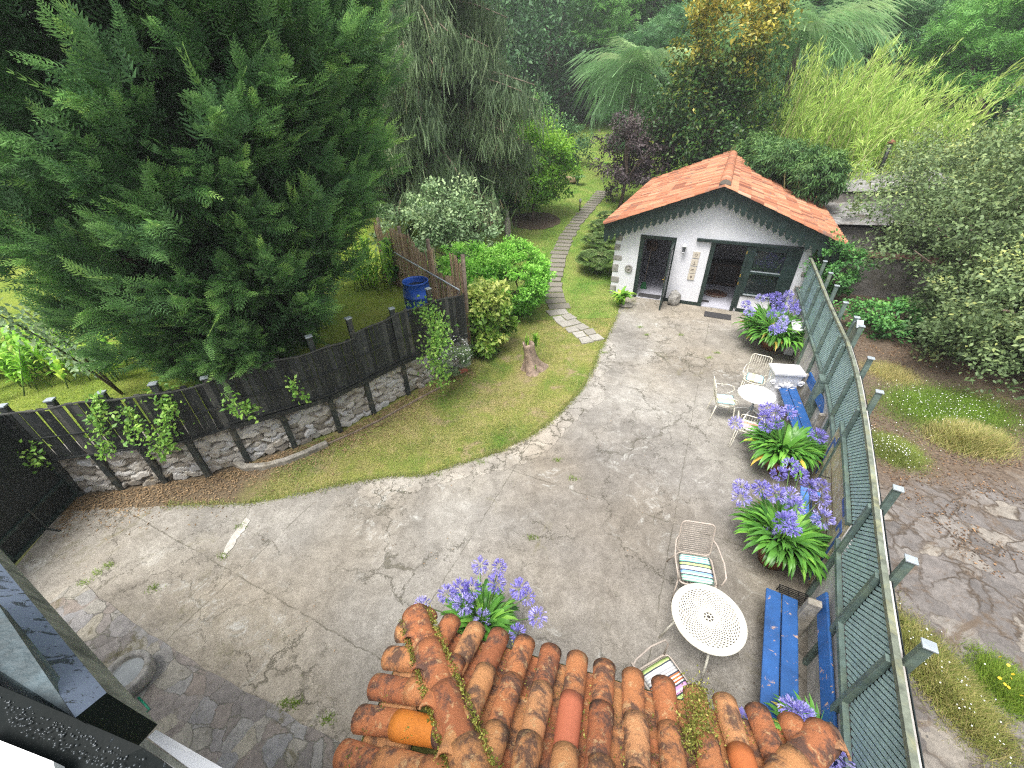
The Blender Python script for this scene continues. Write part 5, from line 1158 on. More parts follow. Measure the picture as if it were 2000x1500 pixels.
# sculpted stone at the cottage corner (planter with succulent) 
P = at(1553, 590, .3); sc_ = local('stone_urn', (P[0], P[1], .0), 0, 'pale stone urn with a rosette plant at the right cottage corner', 'urn')
MB().lathe((0, 0, 0), [(.001, 0), (.13, 0), (.15, .08), (.09, .2), (.12, .4), (.2, .62), (.22, .75), (.18, .78), (.001, .74)], 20).build('vase', M['stone'], sc_)
f = Fol(); n = 60; a = rg.random(n)*6.28; f.add(LEAF, np.tile([0, 0, .76], (n, 1)), np.c_[np.cos(a), np.sin(a), .3+1.5*rg.random(n)], np.tile([0, 0, 1.], (n, 1)), .16, rg.random(n)); f.build('rosette', M['elae'], sc_)
P = at(1556, 640, .7); o = local('planter_box', (P[0]-.02, P[1], .012), math.atan2(.9, .43), 'white planter box against the wall behind the window flowers', 'planter'); MB().box((0, 0, .38), (.6, .2, .72)).build('box_body', M['whitestone'], o, .01); MB().box((0, 0, .76), (.64, .24, .04)).build('box_rim', M['whitestone'], o, .006)
# ================================================================ REED SCREEN
ra, rb = np.array(REED[0]), np.array(REED[1]); rv = unit(rb-ra); rn = np.array([-rv[1], rv[0]]); RL = np.linalg.norm(rb-ra)
rs_ = thing('reed_screen', (ra[0], ra[1], .6), 0, 'brown reed screen behind the blue barrel, ragged at the top', 'screen'); mb = MB(); rg = np.random.default_rng(31)
s = 0
while s < RL:
    u = s/RL; h = 2.62+.13*math.sin(s*2.3)+.08*math.sin(s*5.1)+rg.normal(0, .03)-(.55 if .10 < u < .26 else 0); p = ra+rv*s+rn*rg.normal(0, .012)
    w_ = .013+.012*rg.random(); l = rg.normal(0, .02, 2); q = p+rv*w_
    mb.poly([(*p, .5), (*q, .5), (q[0]+l[0], q[1]+l[1], h), (p[0]+l[0], p[1]+l[1], h), (*(p-rn*.012), .5), (p[0]+l[0]-rn[0]*.012, p[1]+l[1]-rn[1]*.012, h)], [(0, 1, 2, 3), (4, 0, 3, 5), (1, 4, 5, 2)], rg.random()); s += w_*1.02
put(mb, 'reeds', M['reed'], rs_)
for k, s in enumerate((.05, 1.8, 3.6, 5.2)):
    p = ra+rv*s-rn*.05; mb = MB(); mb.tube([(*p, .5), (*(p+[.03, 0]), 2.85)], .05, 8); put(mb, 'post', M['palebark'], rs_)
mb = MB(); p, q = ra+rv*.1+rn*.06, ra+rv*5.0+rn*.06; mb.tube([(*p, 2.0), (*q, 2.05)], .022, 8); put(mb, 'rail_tube', M['cap'], rs_)
# ================================================================ SHED beside the cottage
sh = thing('shed', fac(6.5, 5, .9), 0, 'low grey shed with corrugated fibre-cement roofs beside the cottage', 'shed')
def corrug(s0, s1, n0, n1, z0, z1, name='corrugated_roof'):
    mb = MB(); k = int((n1-n0)/.045)
    pts = []
    for i in range(k+1):
        n_ = n0+(n1-n0)*i/k; dz = .022*math.sin(i*math.pi/2)
        pts += [fac(s0, n_, z0+dz), fac(s1, n_, z1+dz), fac(s0, n_, z0+dz-.012), fac(s1, n_, z1+dz-.012)]
    mb.poly(pts, [f for i in range(k) for f in ((4*i, 4*i+1, 4*i+5, 4*i+4), (4*i+2, 4*i+6, 4*i+7, 4*i+3), (4*i, 4*i+4, 4*i+6, 4*i+2), (4*i+1, 4*i+3, 4*i+7, 4*i+5))], .5, True); put(mb, name, M['asb'], sh)
corrug(5.0, 8.6, 2.2, 5.8, 2.35, 2.55); corrug(5.6, 9.6, 5.6, 10.0, 2.75, 3.0)
mb = MB(); fbox(mb, 4.9, 8.5, 2.4, 2.55, .5, 2.28); fbox(mb, 8.35, 8.5, 2.55, 9.8, .5, 2.4); put(mb, 'shed_wall', M['grey_render'], sh)
mb = MB(); fbox(mb, 5.6, 9.5, 5.65, 5.8, .5, 2.7); put(mb, 'step_wall', M['grey_render'], sh)
ch = thing('stove_pipe', fac(7.6, 9.4, 2.5), 0, 'black stove pipe with an orange cap rising behind the shed roof', 'chimney'); 
mb = MB(); mb.tube([(0, 0, 0), (0, 0, 1.5)], .07, 10); mb.build('pipe', M['black'], ch); mb = MB(); mb.lathe((0, 0, 1.5), [(.12, 0), (.14, .04), (.001, .14)], 10); mb.build('cowl', M['terracotta'], ch)
gw = thing('tile_capped_wall', fac(6.4, .3, .9), 0, 'grey rendered wall capped with old barrel tiles right of the cottage', 'wall')
mb = MB(); fbox(mb, 4.86, 8.6, .15, .4, .0, 2.02); put(mb, 'wall_body', M['grey_render'], gw)
mb = MB()
for k in range(10):
    a, b_ = 4.86+k*.38, 4.86+(k+1.12)*.38; row = []
    for s, rad, ex in ((a, .19, .0), (b_, .165, .03)):
        for j in range(9): an = math.pi*j/8; row.append(fac(s, .27-math.cos(an)*rad, 2.02+math.sin(an)*rad*.6+ex))
    mb.poly(row, [(j, j+1, 10+j, 9+j) for j in range(8)], .1+.5*rg.random(), True)
put(mb, 'tile_capping', simple('old_capping', (.17, .09, .065), .9, var=.4, scale=8, dirt=(.06, .05, .035), dirt_amt=.8), gw)
# ================================================================ PORCH ROOF in the foreground
E0 = at(1040, 1271, 2.4)[:2]; C0 = at(812, 1207, 2.42)[:2]; C1 = at(1600, 1445, 2.4)[:2]; he = unit(C1-C0); hn = np.array([-he[1], he[0]]); hn = hn if hn[1] > 0 else -hn     # outward
SLP = math.tan(math.radians(30)); ELEN = np.linalg.norm(C1-C0)
def pr_(u, d, z): p = C0+he*u-hn*d; return (p[0], p[1], 2.40+z)        # u along the eave, d inward
pr = thing('porch_roof', (C0[0], C0[1], 2.4), 0, 'old clay barrel tile hipped roof close below the camera', 'roof')
DM = 1.75
mb = MB()
mb.poly([pr_(0, 0, -.10), pr_(ELEN, 0, -.10), pr_(ELEN-DM, DM, DM*SLP-.10), pr_(DM, DM, DM*SLP-.10)], [(0, 1, 2, 3)])
mb.poly([pr_(0, 0, -.10), pr_(DM, DM, DM*SLP-.10), pr_(0, 2*DM, -.10)], [(0, 1, 2)]); mb.poly([pr_(ELEN, 0, -.10), pr_(ELEN, 2*DM, -.10), pr_(ELEN-DM, DM, DM*SLP-.10)], [(0, 1, 2)])
o = put(mb, 'roof_deck', M['moss'], pr); md = o.modifiers.new('s', 'SOLIDIFY'); md.thickness = .04; md.offset = -1
def old_tile(mb, P0, dirn, across, upn, L, r0, r1, tint, flip=False, seg=10, th=.014, w0=1.0):
    """half-round tile from P0 along dirn (rising); across: unit sideways; upn: normal"""
    P0 = np.array(P0); rows = []; K = 6
    for inner in (0, 1):
        for k in range(K+1):
            t = k/K; r_ = (r0*(1-t)+r1*t)-(th if inner else 0); c = P0+dirn*L*t
            for j in range(seg+1):
                a = math.pi*j/seg; sg = -1 if flip else 1; wob = 1+.018*math.sin(5*t+tint*20+a*2)
                rows.append(tuple(c+across*(-math.cos(a)*r_*wob)+upn*(sg*math.sin(a)*r_*.88*wob)))
    S_ = seg+1; f_ = []
    for inner in (0, 1):
        b_ = inner*(K+1)*S_
        for k in range(K):
            for j in range(seg):
                q = (b_+k*S_+j, b_+k*S_+j+1, b_+(k+1)*S_+j+1, b_+(k+1)*S_+j); f_.append(q if (inner == 0) != flip else q[::-1])
    o_ = (K+1)*S_
    for j in range(seg): f_.append((j, o_+j, o_+j+1, j+1)); f_.append((K*S_+j, K*S_+j+1, o_+K*S_+j+1, o_+K*S_+j))
    mb.poly(rows, f_, tint, True)
rg = np.random.default_rng(77); H3 = lambda v, z=0: np.array([v[0], v[1], z])
cs, sn = math.cos(math.radians(30)), math.sin(math.radians(30))
up_f = H3(-hn*cs, sn); nrm_f = H3(hn*sn, cs); acr_f = H3(he)
tiles = MB(); newt = MB()
pitch = .1985; TL = .40
ncol = int(ELEN/pitch)
for c in range(ncol+1):
    u = .09+c*pitch
    lim = min(u, ELEN-u)/1.0+.10                    # hip limits the run of this column
    d = -.05; k = 0
    while d < min(lim, DM)-.02 and d < 1.55:
        L = min(TL*1.12, (lim-d)/cs+.05) if lim-d < TL else TL*1.12
        P0 = np.array(pr_(u, d, d*SLP+.045))+nrm_f*(rg.normal(0, .004))+acr_f*rg.normal(0, .006)
        dr = unit(up_f+acr_f*rg.normal(0, .012)-nrm_f*.03); new = (c == 6 and k in (1,)) or (c == 11 and k == 1) or (c == 4 and k == 9)
        old_tile(newt if new else tiles, P0, dr, acr_f, nrm_f, L, .080 if k == 0 else .077, .066, (.9 if c == 6 else .5) if new else rg.random())
        d += TL*cs*.93; k += 1
    u2 = u+pitch/2; lim2 = min(u2, ELEN-u2)+.05; d = -.02
    while d < min(lim2, DM)-.05 and d < 1.55:
        P0 = np.array(pr_(u2, d, d*SLP+.055)); old_tile(tiles, P0, unit(up_f-nrm_f*.03), acr_f, nrm_f, max(.06, min(TL*1.1, (lim2-d)/cs-.02)), .084, .074, .1+.7*rg.random(), flip=True, seg=8); d += TL*cs*.93
# left side slope (eave runs back towards the house)
up_s = H3(he*cs, sn); nrm_s = H3(-he*sn, cs); acr_s = H3(hn)
for c in range(9):
    v = .12+c*.19
    d = -.06; k = 0
    while d < min(v, 1.0)+.02:
        L = min(TL*1.1, (v-d)/cs+.06)
        if L < .09: break
        p = C0-hn*v+he*d; P0 = np.array([p[0], p[1], 2.40+d*SLP+.045]); new = (c == 3 and k == 1) or (c == 4 and k == 0 and False)
        old_tile(newt if new else tiles, P0, unit(up_s-nrm_s*.03+acr_s*rg.normal(0, .015)), acr_s, nrm_s, L, .084, .074, .05 if new else rg.random()); d += TL*cs*.9; k += 1
    v2 = v+.095; p = C0-hn*v2+he*-.02
    old_tile(tiles, np.array([p[0], p[1], 2.44]), unit(up_s-nrm_s*.03), acr_s, nrm_s, max(.1, min(.42, v2*.6)), .082, .074, rg.random(), flip=True, seg=8)
put(tiles, 'clay_tiles', M['porch_tile'], pr); put(newt, 'replacement_tiles', M['new_tile'], pr)
hip = MB()
for base, dirxy, n_ in ((C0, (he-hn), 6), (C1, (-he-hn), 5)):
    dxy = dirxy/np.linalg.norm(dirxy); rise = SLP/math.sqrt(2); dr = unit(H3(dxy, rise)); ac = H3(np.array([dxy[1], -dxy[0]])); nm = unit(np.cross(ac, dr)); nm = nm if nm[2] > 0 else -nm
    for k in range(n_):
        P0 = H3(base, 2.40)+dr*(k*.385-.0)+nm*.045; old_tile(hip, P0, unit(dr-nm*.04), ac, nm, .44, .105, .088, rg.random()*.9)
put(hip, 'hip_tiles', M['porch_tile'], pr)
# moss ribbons beside the hip and in the channels
f = Fol(); 
def tuft(P, n, sp, sz):
    pos = P+rg.normal(0, 1, (n, 3))*sp; f.add(LEAF, pos, rdir(n)+[0, 0, .6], rdir(n), sz*(.5+rg.random(n)), rg.random(n))
for k in range(60):
    t = k/60*1.5; dxy = (he-hn)/math.sqrt(2)
    for sg in (-1, 1):
        pp = C0+dxy*t+sg*np.array([dxy[1], -dxy[0]])*.105; tuft(H3(pp, 2.40+t*SLP/1.414+.075), 26, [.012, .012, .012], .016)
for (u, d) in [(2.05, .12), (2.07, .22), (2.09, .02), (1.98, .3)]:
    tuft(np.array(pr_(u, d, d*SLP+.12)), 500, [.045, .06, .012], .016)
for c in range(ncol):
    for k in range(5):
        d = rg.random()*1.1; tuft(np.array(pr_(.09+(c+.5)*pitch+rg.normal(0, .02), d, d*SLP+.02)), 14, [.012, .03, .008], .014)
f_m = foliage('moss_leaf', [(0, (.05, .055, .01)), (.6, (.11, .12, .02)), (1, (.25, .24, .06))], .2)
putf(f, 'moss', f_m, pr)
mb = MB()
for u in (.15, ELEN-.15): mb.box(pr_(u, .15, -1.24), (.12, .12, 2.32), rz=math.atan2(he[1], he[0]))
for k_, u in enumerate((.15, ELEN-.15)):
    mb = MB(); mb.box(pr_(u, .15, -1.24), (.12, .12, 2.32), rz=math.atan2(he[1], he[0])); put(mb, 'post', M['green'], pr)
# ================================================================ TIMBER BRACKET at the window
def cp(px, py, dep): v = RW @ (np.array([px-1000.0, py-750.0, F_PX])/F_PX*dep); return np.array([v[0], v[1], HC+v[2]])
vb = RW @ unit(np.array([-1300., -15., 810.]))
quad = [cp(308, 1415, .56), cp(208, 1353, .56), cp(147, 1402, .50), cp(262, 1466, .50)]
tb = thing('window_beam', tuple(quad[1]), 0, 'thick dark green timber beam end with blistered paint by the window', 'beam')
mid = [q+vb*.16 for q in quad]; far_ = [q+vb*1.3 for q in quad]
mb = MB(); mb.poly([quad[0], mid[0], far_[0], far_[1], mid[1], quad[1]], [(0, 1, 4, 5), (1, 2, 3, 4)]); put(mb, 'outer_face', M['sidepaint'], tb)
mb = MB(); mb.poly([quad[1], mid[1], far_[1], far_[2], mid[2], quad[2]], [(0, 1, 4, 5), (1, 2, 3, 4)]); put(mb, 'top_face', M['skylit_paint'], tb)
mb = MB(); mb.poly(quad, [(0, 1, 2, 3)]); put(mb, 'end_grain', M['gloss'], tb)
mb = MB(); mb.poly([quad[2], mid[2], far_[2], far_[3], mid[3], quad[3], quad[0], mid[0], far_[0]], [(0, 1, 4, 5), (1, 2, 3, 4), (5, 4, 7, 6), (4, 3, 8, 7)]); put(mb, 'underside', M['sidepaint'], tb)
ws = thing('window_sill', tuple(cp(200, 1450, .45)), 0, 'glossy wet dark green sill with white mouldings under the timber beam', 'sill')
def slab(pts, th_dir, name, m):
    pts = [np.array(p) for p in pts]; n = len(pts); b_ = [p+np.array(th_dir) for p in pts]; mb = MB()
    mb.poly(pts+b_, [tuple(range(n)), tuple(range(n, 2*n))[::-1]]+[(i, n+i, n+(i+1) % n, (i+1) % n) for i in range(n)]); return put(mb, name, m, ws)
dn = (0, 0, -.02)
slab([cp(-300, 900, .64), cp(-4, 1180, .60), cp(147, 1403, .52), cp(262, 1467, .51), cp(230, 1475, .52), cp(60, 1400, .54), cp(-40, 1335, .56), cp(-300, 1120, .60)], (0, 0, -.02), 'inner_board', M['slatepaint'])
slab([cp(-250, 1150, .54), cp(-10, 1335, .52), cp(110, 1385, .50), cp(280, 1460, .49), cp(420, 1560, .48), cp(60, 1560, .46), cp(-250, 1400, .50)], (0, 0, -.03), 'dark_board', M['gloss'])
slab([cp(-60, 1428, .47), cp(0, 1446, .47), cp(104, 1487, .46), cp(118, 1560, .45), cp(40, 1560, .45), cp(-60, 1478, .47)], dn, 'moulding', M['moulding'])
slab([cp(305, 1425, .57), cp(440, 1503, .56), cp(520, 1560, .55), cp(470, 1575, .55), cp(288, 1440, .57)], dn, 'moulding', M['moulding'])
slab([cp(290, 1466, .56), cp(400, 1540, .55), cp(380, 1552, .55), cp(285, 1474, .56)], dn, 'moulding', M['moulding'])
slab([cp(280, 1440, .60), cp(470, 1575, .58), cp(380, 1600, .58), cp(250, 1470, .60)], dn, 'under_board', M['sidepaint'])
rg = np.random.default_rng(91); mb = MB()
for k in range(260):
    u = rg.random(2); p = cp(0, 1360, .515)*(1-u[0])+cp(300, 1490, .485)*u[0]+(cp(60, 1500, .47)-cp(0, 1360, .515))*u[1]*.5+np.array([0, 0, .004]); r_ = .0005+.0009*rg.random()
    mb.lathe(tuple(p), [(r_, 0), (r_*.8, r_*.4), (.0001, r_*.6)], 6)
put(mb, 'water_drops', simple('drops', (.05, .06, .065), .05, bmp=0, spec=1.0), ws)
# ================================================================ TREES AND SHRUBS
def limbs(mb, base, tops, r0, r1=.02, n=7, wob=.15, rg=rng):
    base = np.array(base, float)
    for t_ in tops:
        t_ = np.array(t_, float); P = [base+(t_-base)*u+(rg.normal(0, wob, 3)*u*(1-u)*2) for u in np.linspace(0, 1, 6)]
        for i, u in enumerate(np.linspace(0, 1, 6)): P[i][2] = base[2]+(t_[2]-base[2])*(u**.8)
        mb.tube(P, [r0*(1-u)+r1*u for u in np.linspace(0, 1, 6)], n)
def mk(name, base, fol, mfol, mb, mbark, label, cat, group=None, partname='crown'):
    """a plant: Empty at its foot, trunk and crown as children"""
    o = thing(name, tuple(base), 0, label, cat, group)
    if mb is not None: put(mb, 'trunk', mbark, o)
    putf(fol, partname, mfol, o); return o
# --- big cypress
rg = np.random.default_rng(101)
CB = at(540, 700, .95)
def crad(z): return float(np.interp(z, [.9, 1.3, 2.0, 3.0, 4.2, 6.0, 8.0, 10.5, 12.5], [1.3, 1.9, 2.3, 2.9, 3.35, 3.65, 3.4, 2.2, .4]))
f = Fol(); mb = MB(); trunk_top = CB+[.1, .1, 11.5]; mb.tube([CB-[0, 0, .1], CB+[.05, 0, 1.5], CB+[.1, .1, 6], trunk_top], [.22, .17, .12, .03], 12)
PP, DD, TT, SS = [], [], [], []
nb = 620
for b in range(nb):
    z = 1.5+10.6*(b+rg.random())/nb; a = rg.random()*2*math.pi; R = crad(z)*(.80+.30*rg.random()); up = .25+.5*rg.random() if z > 2.4 else -.05+.3*rg.random()
    if z < 5.5: R *= 1-.20*max(0, math.cos(a-.15))*(1.0 if z < 4 else .6)
    if z < 2.6 and abs((a-math.radians(20)+math.pi) % (2*math.pi)-math.pi) < .9: R *= .55
    d = unit(np.array([math.cos(a), math.sin(a), up])); s0 = CB+[0, 0, z-.95-up*R*.75]; s0[2] = max(s0[2], 1.2); L = R/max(np.hypot(d[0], d[1]), .2); npl = 11
    if b % 6 == 0 and z < 5: mb.tube([s0, s0+d*L*.8], [.035, .012], 5)
    for k in range(npl):
        u = .48+.52*rg.random()**.8; side = rg.normal(0, .24*(1.25-u), 3)*[1, 1, .75]
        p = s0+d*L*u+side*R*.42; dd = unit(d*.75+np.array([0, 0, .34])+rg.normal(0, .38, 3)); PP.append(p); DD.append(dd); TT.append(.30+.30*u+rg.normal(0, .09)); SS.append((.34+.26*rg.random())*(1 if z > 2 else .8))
PP, DD, TT, SS = map(np.array, (PP, DD, TT, SS)); nfr = 17; FR5 = frond_t(5, .40, .13)
for k in range(nfr):
    t = k/nfr; rd = rdir(len(PP)); dd = unit(DD+rd*.55*(1.1-t)); pos = PP+DD*(SS*(t-.1))[:, None]*1.25+rd*.075*(1.15-t)
    f.add(FR5, pos, dd, unit(rdir(len(PP))*.7+[0, 0, .9]), (.15+.12*rg.random(len(PP)))*(1.2-.5*t), np.clip(TT-.22+.42*t+rg.normal(0, .07, len(PP)), 0, .93))  # young tips lighter; inner tint also lowered to paint shade between boughs
# pale long leader shoots at bough ends
i = rg.choice(len(PP), 1500); out = unit((PP[i]-CB)*[1, 1, 0]); f.add(FR5, PP[i]+DD[i]*.45, unit(DD[i]+out*.5+rdir(1500)*.15), rdir(1500), np.c_[np.full(1500, .13), .22+.22*rg.random(1500), np.full(1500, .15)], .8+.14*rg.random(1500))
# inner fill, tinted dark for the shade inside the crown
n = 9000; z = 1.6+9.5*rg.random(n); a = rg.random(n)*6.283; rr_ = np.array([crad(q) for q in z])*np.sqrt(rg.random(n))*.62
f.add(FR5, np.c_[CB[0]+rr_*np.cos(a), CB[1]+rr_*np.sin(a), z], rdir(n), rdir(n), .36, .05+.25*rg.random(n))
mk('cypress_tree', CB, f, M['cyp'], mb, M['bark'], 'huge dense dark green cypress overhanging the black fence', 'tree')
# --- generic broadleaf crown
def crown(f, c, R, nclump, nleaf, size, rg, tm=LEAF, csp=.28, shell=.55, droop=0., tlo=.1, thi=.9, lumpy=.35, flat=1.0, upt=.25, hollow=0):
    """leaf clumps spread through an uneven ellipsoid; returns clump centres"""
    c = np.array(c, float); R = np.array(R, float); d = rdir(nclump); K = rdir(9); L = np.clip(1+lumpy*(np.max(d@K.T, 1)-.75)*2, .55, 1.35)
    rad = (shell+(1-shell)*rg.random(nclump))*L; C = c+d*R*rad[:, None]; ms = R.mean()*csp
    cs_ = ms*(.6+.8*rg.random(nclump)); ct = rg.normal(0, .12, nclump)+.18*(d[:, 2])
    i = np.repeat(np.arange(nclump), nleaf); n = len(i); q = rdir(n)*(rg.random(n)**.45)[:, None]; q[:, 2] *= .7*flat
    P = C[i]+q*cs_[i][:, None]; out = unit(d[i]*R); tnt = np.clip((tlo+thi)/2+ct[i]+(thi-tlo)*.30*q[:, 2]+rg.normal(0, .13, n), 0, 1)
    ld = unit(out*.5+rdir(n)*.9+[0, 0, -droop]); nr = unit(rdir(n)*.6+[0, 0, .9]+out*.3)
    f.add(tm, P, ld, nr, size*(.6+.7*rg.random(n)), tnt); return C
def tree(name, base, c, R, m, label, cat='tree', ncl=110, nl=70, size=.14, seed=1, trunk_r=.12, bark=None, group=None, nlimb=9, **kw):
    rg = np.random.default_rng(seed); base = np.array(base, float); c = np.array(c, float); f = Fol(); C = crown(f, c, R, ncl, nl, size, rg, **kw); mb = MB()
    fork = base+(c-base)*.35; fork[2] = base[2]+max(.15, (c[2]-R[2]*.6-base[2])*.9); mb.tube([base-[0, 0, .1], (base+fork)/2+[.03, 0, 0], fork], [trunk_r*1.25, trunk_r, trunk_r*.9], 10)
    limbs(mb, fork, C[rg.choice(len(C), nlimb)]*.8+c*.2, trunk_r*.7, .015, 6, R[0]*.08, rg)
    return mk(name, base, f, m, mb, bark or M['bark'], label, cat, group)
# --- weeping conifer
WB = np.array([-3.2, 20.5, 0]); WB[2] = max(.95, float(T(*WB[:2]))); rg = np.random.default_rng(55); f = Fol(); mb = MB()
mb.tube([WB, WB+[.1, 0, 6], WB+[0, .2, 14.5]], [.38, .28, .06], 12)
STRAND = ([], [])
for k in range(9):
    t = k/9; b = len(STRAND[0]); w_ = .045*(1-.5*t)
    for sg in (-1, 1): STRAND[0].extend([(0, t, 0), (sg*w_, t+.12, .02), (0, t+.16, 0)]); STRAND[1].append((b, b+1, b+2) if sg > 0 else (b+3, b+5, b+4))
S_P, S_L, S_T = [], [], []
for b in range(190):
    z = WB[2]+1.4+12.4*b/190; a = rg.random()*6.283; R = float(np.interp(z, [2, 4, 7, 11, 15], [3.3, 4.5, 4.6, 3.5, 1.0]))*(.75+.35*rg.random())
    P = []
    for u in np.linspace(0, 1, 9):
        P.append(WB*[1, 1, 0]+[math.cos(a)*R*u, math.sin(a)*R*u, z+.45*math.sin(u*math.pi*.9)-.75*u*u+.35*u**4])
    mb.tube(P, [.06*(1-u)+.012 for u in np.linspace(0, 1, 9)], 5); P = np.array(P)
    n = int(46*R/3); u = rg.random(n)**.7; idx = u*8; i = np.minimum(idx.astype(int), 7); p = P[i]+(P[i+1]-P[i])*(idx-i)[:, None]
    side = rg.normal(0, .30, (n, 1))*np.array([[-math.sin(a), math.cos(a), 0]])*(.4+u[:, None]); side[:, 2] -= np.abs(side[:, 0]+side[:, 1])*.3; S_P.append(p+side); S_L.append(.30+.50*rg.random(n)); S_T.append(np.full(n, rg.normal(0, .1))+rg.normal(.45, .16, n))
S_P = np.concatenate(S_P); S_L = np.concatenate(S_L); S_T = np.concatenate(S_T); n = len(S_P)
for k in range(9):
    j = rg.normal(0, .19, (n, 3)); f.add(STRAND, S_P+j, unit(np.array([0, 0, -1.])+rg.normal(0, .30, (n, 3))), rdir(n), np.c_[S_L*1.1, S_L*(.6+.5*rg.random(n)), S_L], np.clip(S_T+rg.normal(0, .12, n), 0, 1))
mk('weeping_conifer', WB, f, M['weep'], mb, M['palebark'], 'tall grey-green conifer with long drooping curtains of foliage', 'tree')
# --- citrus tree
b = at_t(1038, 432); tree('citrus_tree', b, b+[.45, .3, 2.35], (1.65, 1.65, 1.75), M['citrus'], 'round bright green citrus tree standing in a ring of bare soil', ncl=150, nl=110, size=.13, seed=3, trunk_r=.09, shell=.5)
o = sheet('soil_ring', [tuple(b[:2]+[1.25*math.cos(a)+.2, 1.3*math.sin(a)]) for a in np.linspace(0, 6.28, 15)[:-1]], 0, simple('bare_soil', (.12, .085, .055), .95, var=.35, scale=20, bmp=1), .2, .04, zf=lambda x, y: float(T(x, y))+.022); tag(o, kind='structure')
b2 = at_t(1040, 385)+[.3, 3.2, 0]; tree('young_tree', b2, b2+[0, 0, 2.6], (1.5, 1.5, 1.9), M['locust'], 'light feathery green tree just behind the citrus tree', seed=13, ncl=90, nl=60, size=.12)
b3 = np.array([3.9, 33, float(T(3.9, 33))]); tree('round_shrub', b3, b3+[0, 0, 1.2], (1.9, 1.9, 1.7), M['dark'], 'dark rounded shrub at the left edge of the far lawn', 'shrub', seed=14, ncl=90, nl=60, size=.16)
b4 = at_t(1128, 362); f = Fol(); rg = np.random.default_rng(9); n = 40; a = rg.random(n)*6.283; f.add(STRAPS[1], np.tile(b4, (n, 1)), np.c_[np.cos(a), np.sin(a), np.zeros(n)], np.tile([0, 0, 1.], (n, 1)), np.c_[np.full(n, .5), np.full(n, .8), np.full(n, .9)], rg.random(n)*.8)
mk('arching_grass_plant', b4, f, M['palm'], None, None, 'small arching palm-like plant right of the citrus tree', 'plant', partname='leaves')
# --- large-leaved bushes under the conifer
for i, (px, py, R, h, lab) in enumerate([(905, 452, (1.7, 1.5, 1.5), 2.2, 'large-leaved dark bush under the drooping conifer'), (975, 420, (1.3, 1.3, 1.35), 2.3, 'large-leaved green bush beside the citrus tree'), (845, 430, (1.9, 1.6, 1.6), 2.0, 'dark large-leaved bush behind the grey-green shrub')]):
    b = at_t(px, py); b[2] = max(b[2], T(b[0], b[1])); tree('broad_leaf_bush', b, b+[0, 0, h*.75], R, M['hydr'], lab, 'bush', seed=30+i, ncl=90, nl=42, size=.24, trunk_r=.05, group='large-leaved bushes')
for i, (x, y, h) in enumerate([(-6.5, 24, 5), (-9.5, 22, 4.5), (-1.2, 27, 4.2), (1.0, 31, 5)]):
    b = np.array([x, y, max(.95 if x < -4.5 else 0, float(T(x, y)))]); tree('evergreen_shrub', b, b+[0, 0, h*.5], (2.3, 2.0, h*.5), M['dark'], ['deep green evergreen left of the drooping conifer trunk', 'deep green evergreen far left behind the cypress', 'dark evergreen right behind the drooping conifer', 'dark evergreen behind the citrus tree'][i], 'shrub', seed=40+i, ncl=100, nl=60, size=.2, group='dark evergreens behind the conifer')
# --- grey-green shrub behind the reed screen
b = np.array([-1.9, 14.3, .4]); tree('grey_green_shrub', b, b+[-.3, .2, 1.75], (1.75, 1.5, 1.35), M['elae'], 'grey-green shrub with upright shoots behind the reed screen', 'shrub', seed=5, ncl=120, nl=70, size=.13, trunk_r=.05, lumpy=.6)
# --- privet mound, spotted shrub, daisy bush
rg = np.random.default_rng(71)
b = at(985, 640, 0)+[.0, .9, 0]; b[2] = 0; f = Fol(); crown(f, b+[.15, .2, 1.15], (1.3, 1.2, 1.15), 210, 130, .085, rg, shell=.75, csp=.2, lumpy=.12, tlo=.3, thi=1.); crown(f, b+[-1.15, .1, 1.45], (.8, .75, .85), 100, 90, .08, rg, shell=.7, csp=.25, tlo=.3, thi=1.)
mb = MB(); limbs(mb, b, [b+[.5, .3, 1.2], b+[-.6, .3, 1.3], b+[.1, -.4, 1.2], b+[.1, .5, 1.4]], .05); mk('privet_bush', b, f, M['box'], mb, M['bark'], 'big rounded bright green bush beside the slab path', 'bush')
b = at(945, 690, 0)+[0, .25, 0]; f = Fol(); crown(f, b+[.05, .1, 1.25], (.75, .6, .6), 80, 60, .15, rg, shell=.5, csp=.33, tm=LEAF, upt=.4); crown(f, b+[.0, -.2, .42], (.45, .4, .36), 40, 50, .14, rg, shell=.5, csp=.35)
crown(f, b+[.5, .05, .75], (.4, .35, .3), 24, 45, .14, rg, shell=.5, csp=.35)
mb = MB(); limbs(mb, b, [b+[0, 0, 1.3], b+[.4, 0, .9], b+[-.2, -.1, .6]], .03); mk('spotted_laurel', b, f, M['aucuba'], mb, M['bark'], 'yellow-flecked laurel shrub at the end of the black fence', 'shrub')
b = at(885, 735, 0)+[0, .1, 0]; f = Fol(); crown(f, b+[0, 0, .55], (.50, .42, .55), 70, 130, .045, rg, tm=NARROW, shell=.6, csp=.28); o = mk('daisy_bush', b, f, M['elae'], None, None, 'wiry bush dotted with tiny white daisies by the stone wall', 'bush', partname='foliage')
def daisies(n, c, R, name, m, root, sz=.016, zf=None, r=rng):
    f = Fol(); d = rdir(n); d[:, 2] = np.abs(d[:, 2]) if zf is None else d[:, 2]; P = np.array(c)+d*np.array(R); 
    disc = ([(0, 0, 0)]+[(math.cos(a)*.5, math.sin(a)*.5, .1) for a in np.linspace(0, 6.28, 7)[:-1]], [(0, k, k % 6+1) for k in range(1, 7)]); f.add(disc, P, rdir(n), unit(d+[0, -.3, .6]), sz*2, .5); return putf(f, name, m, root)
daisies(170, b+[0, 0, .55], (.50, .44, .54), 'blossoms', M['white_fl'], o)
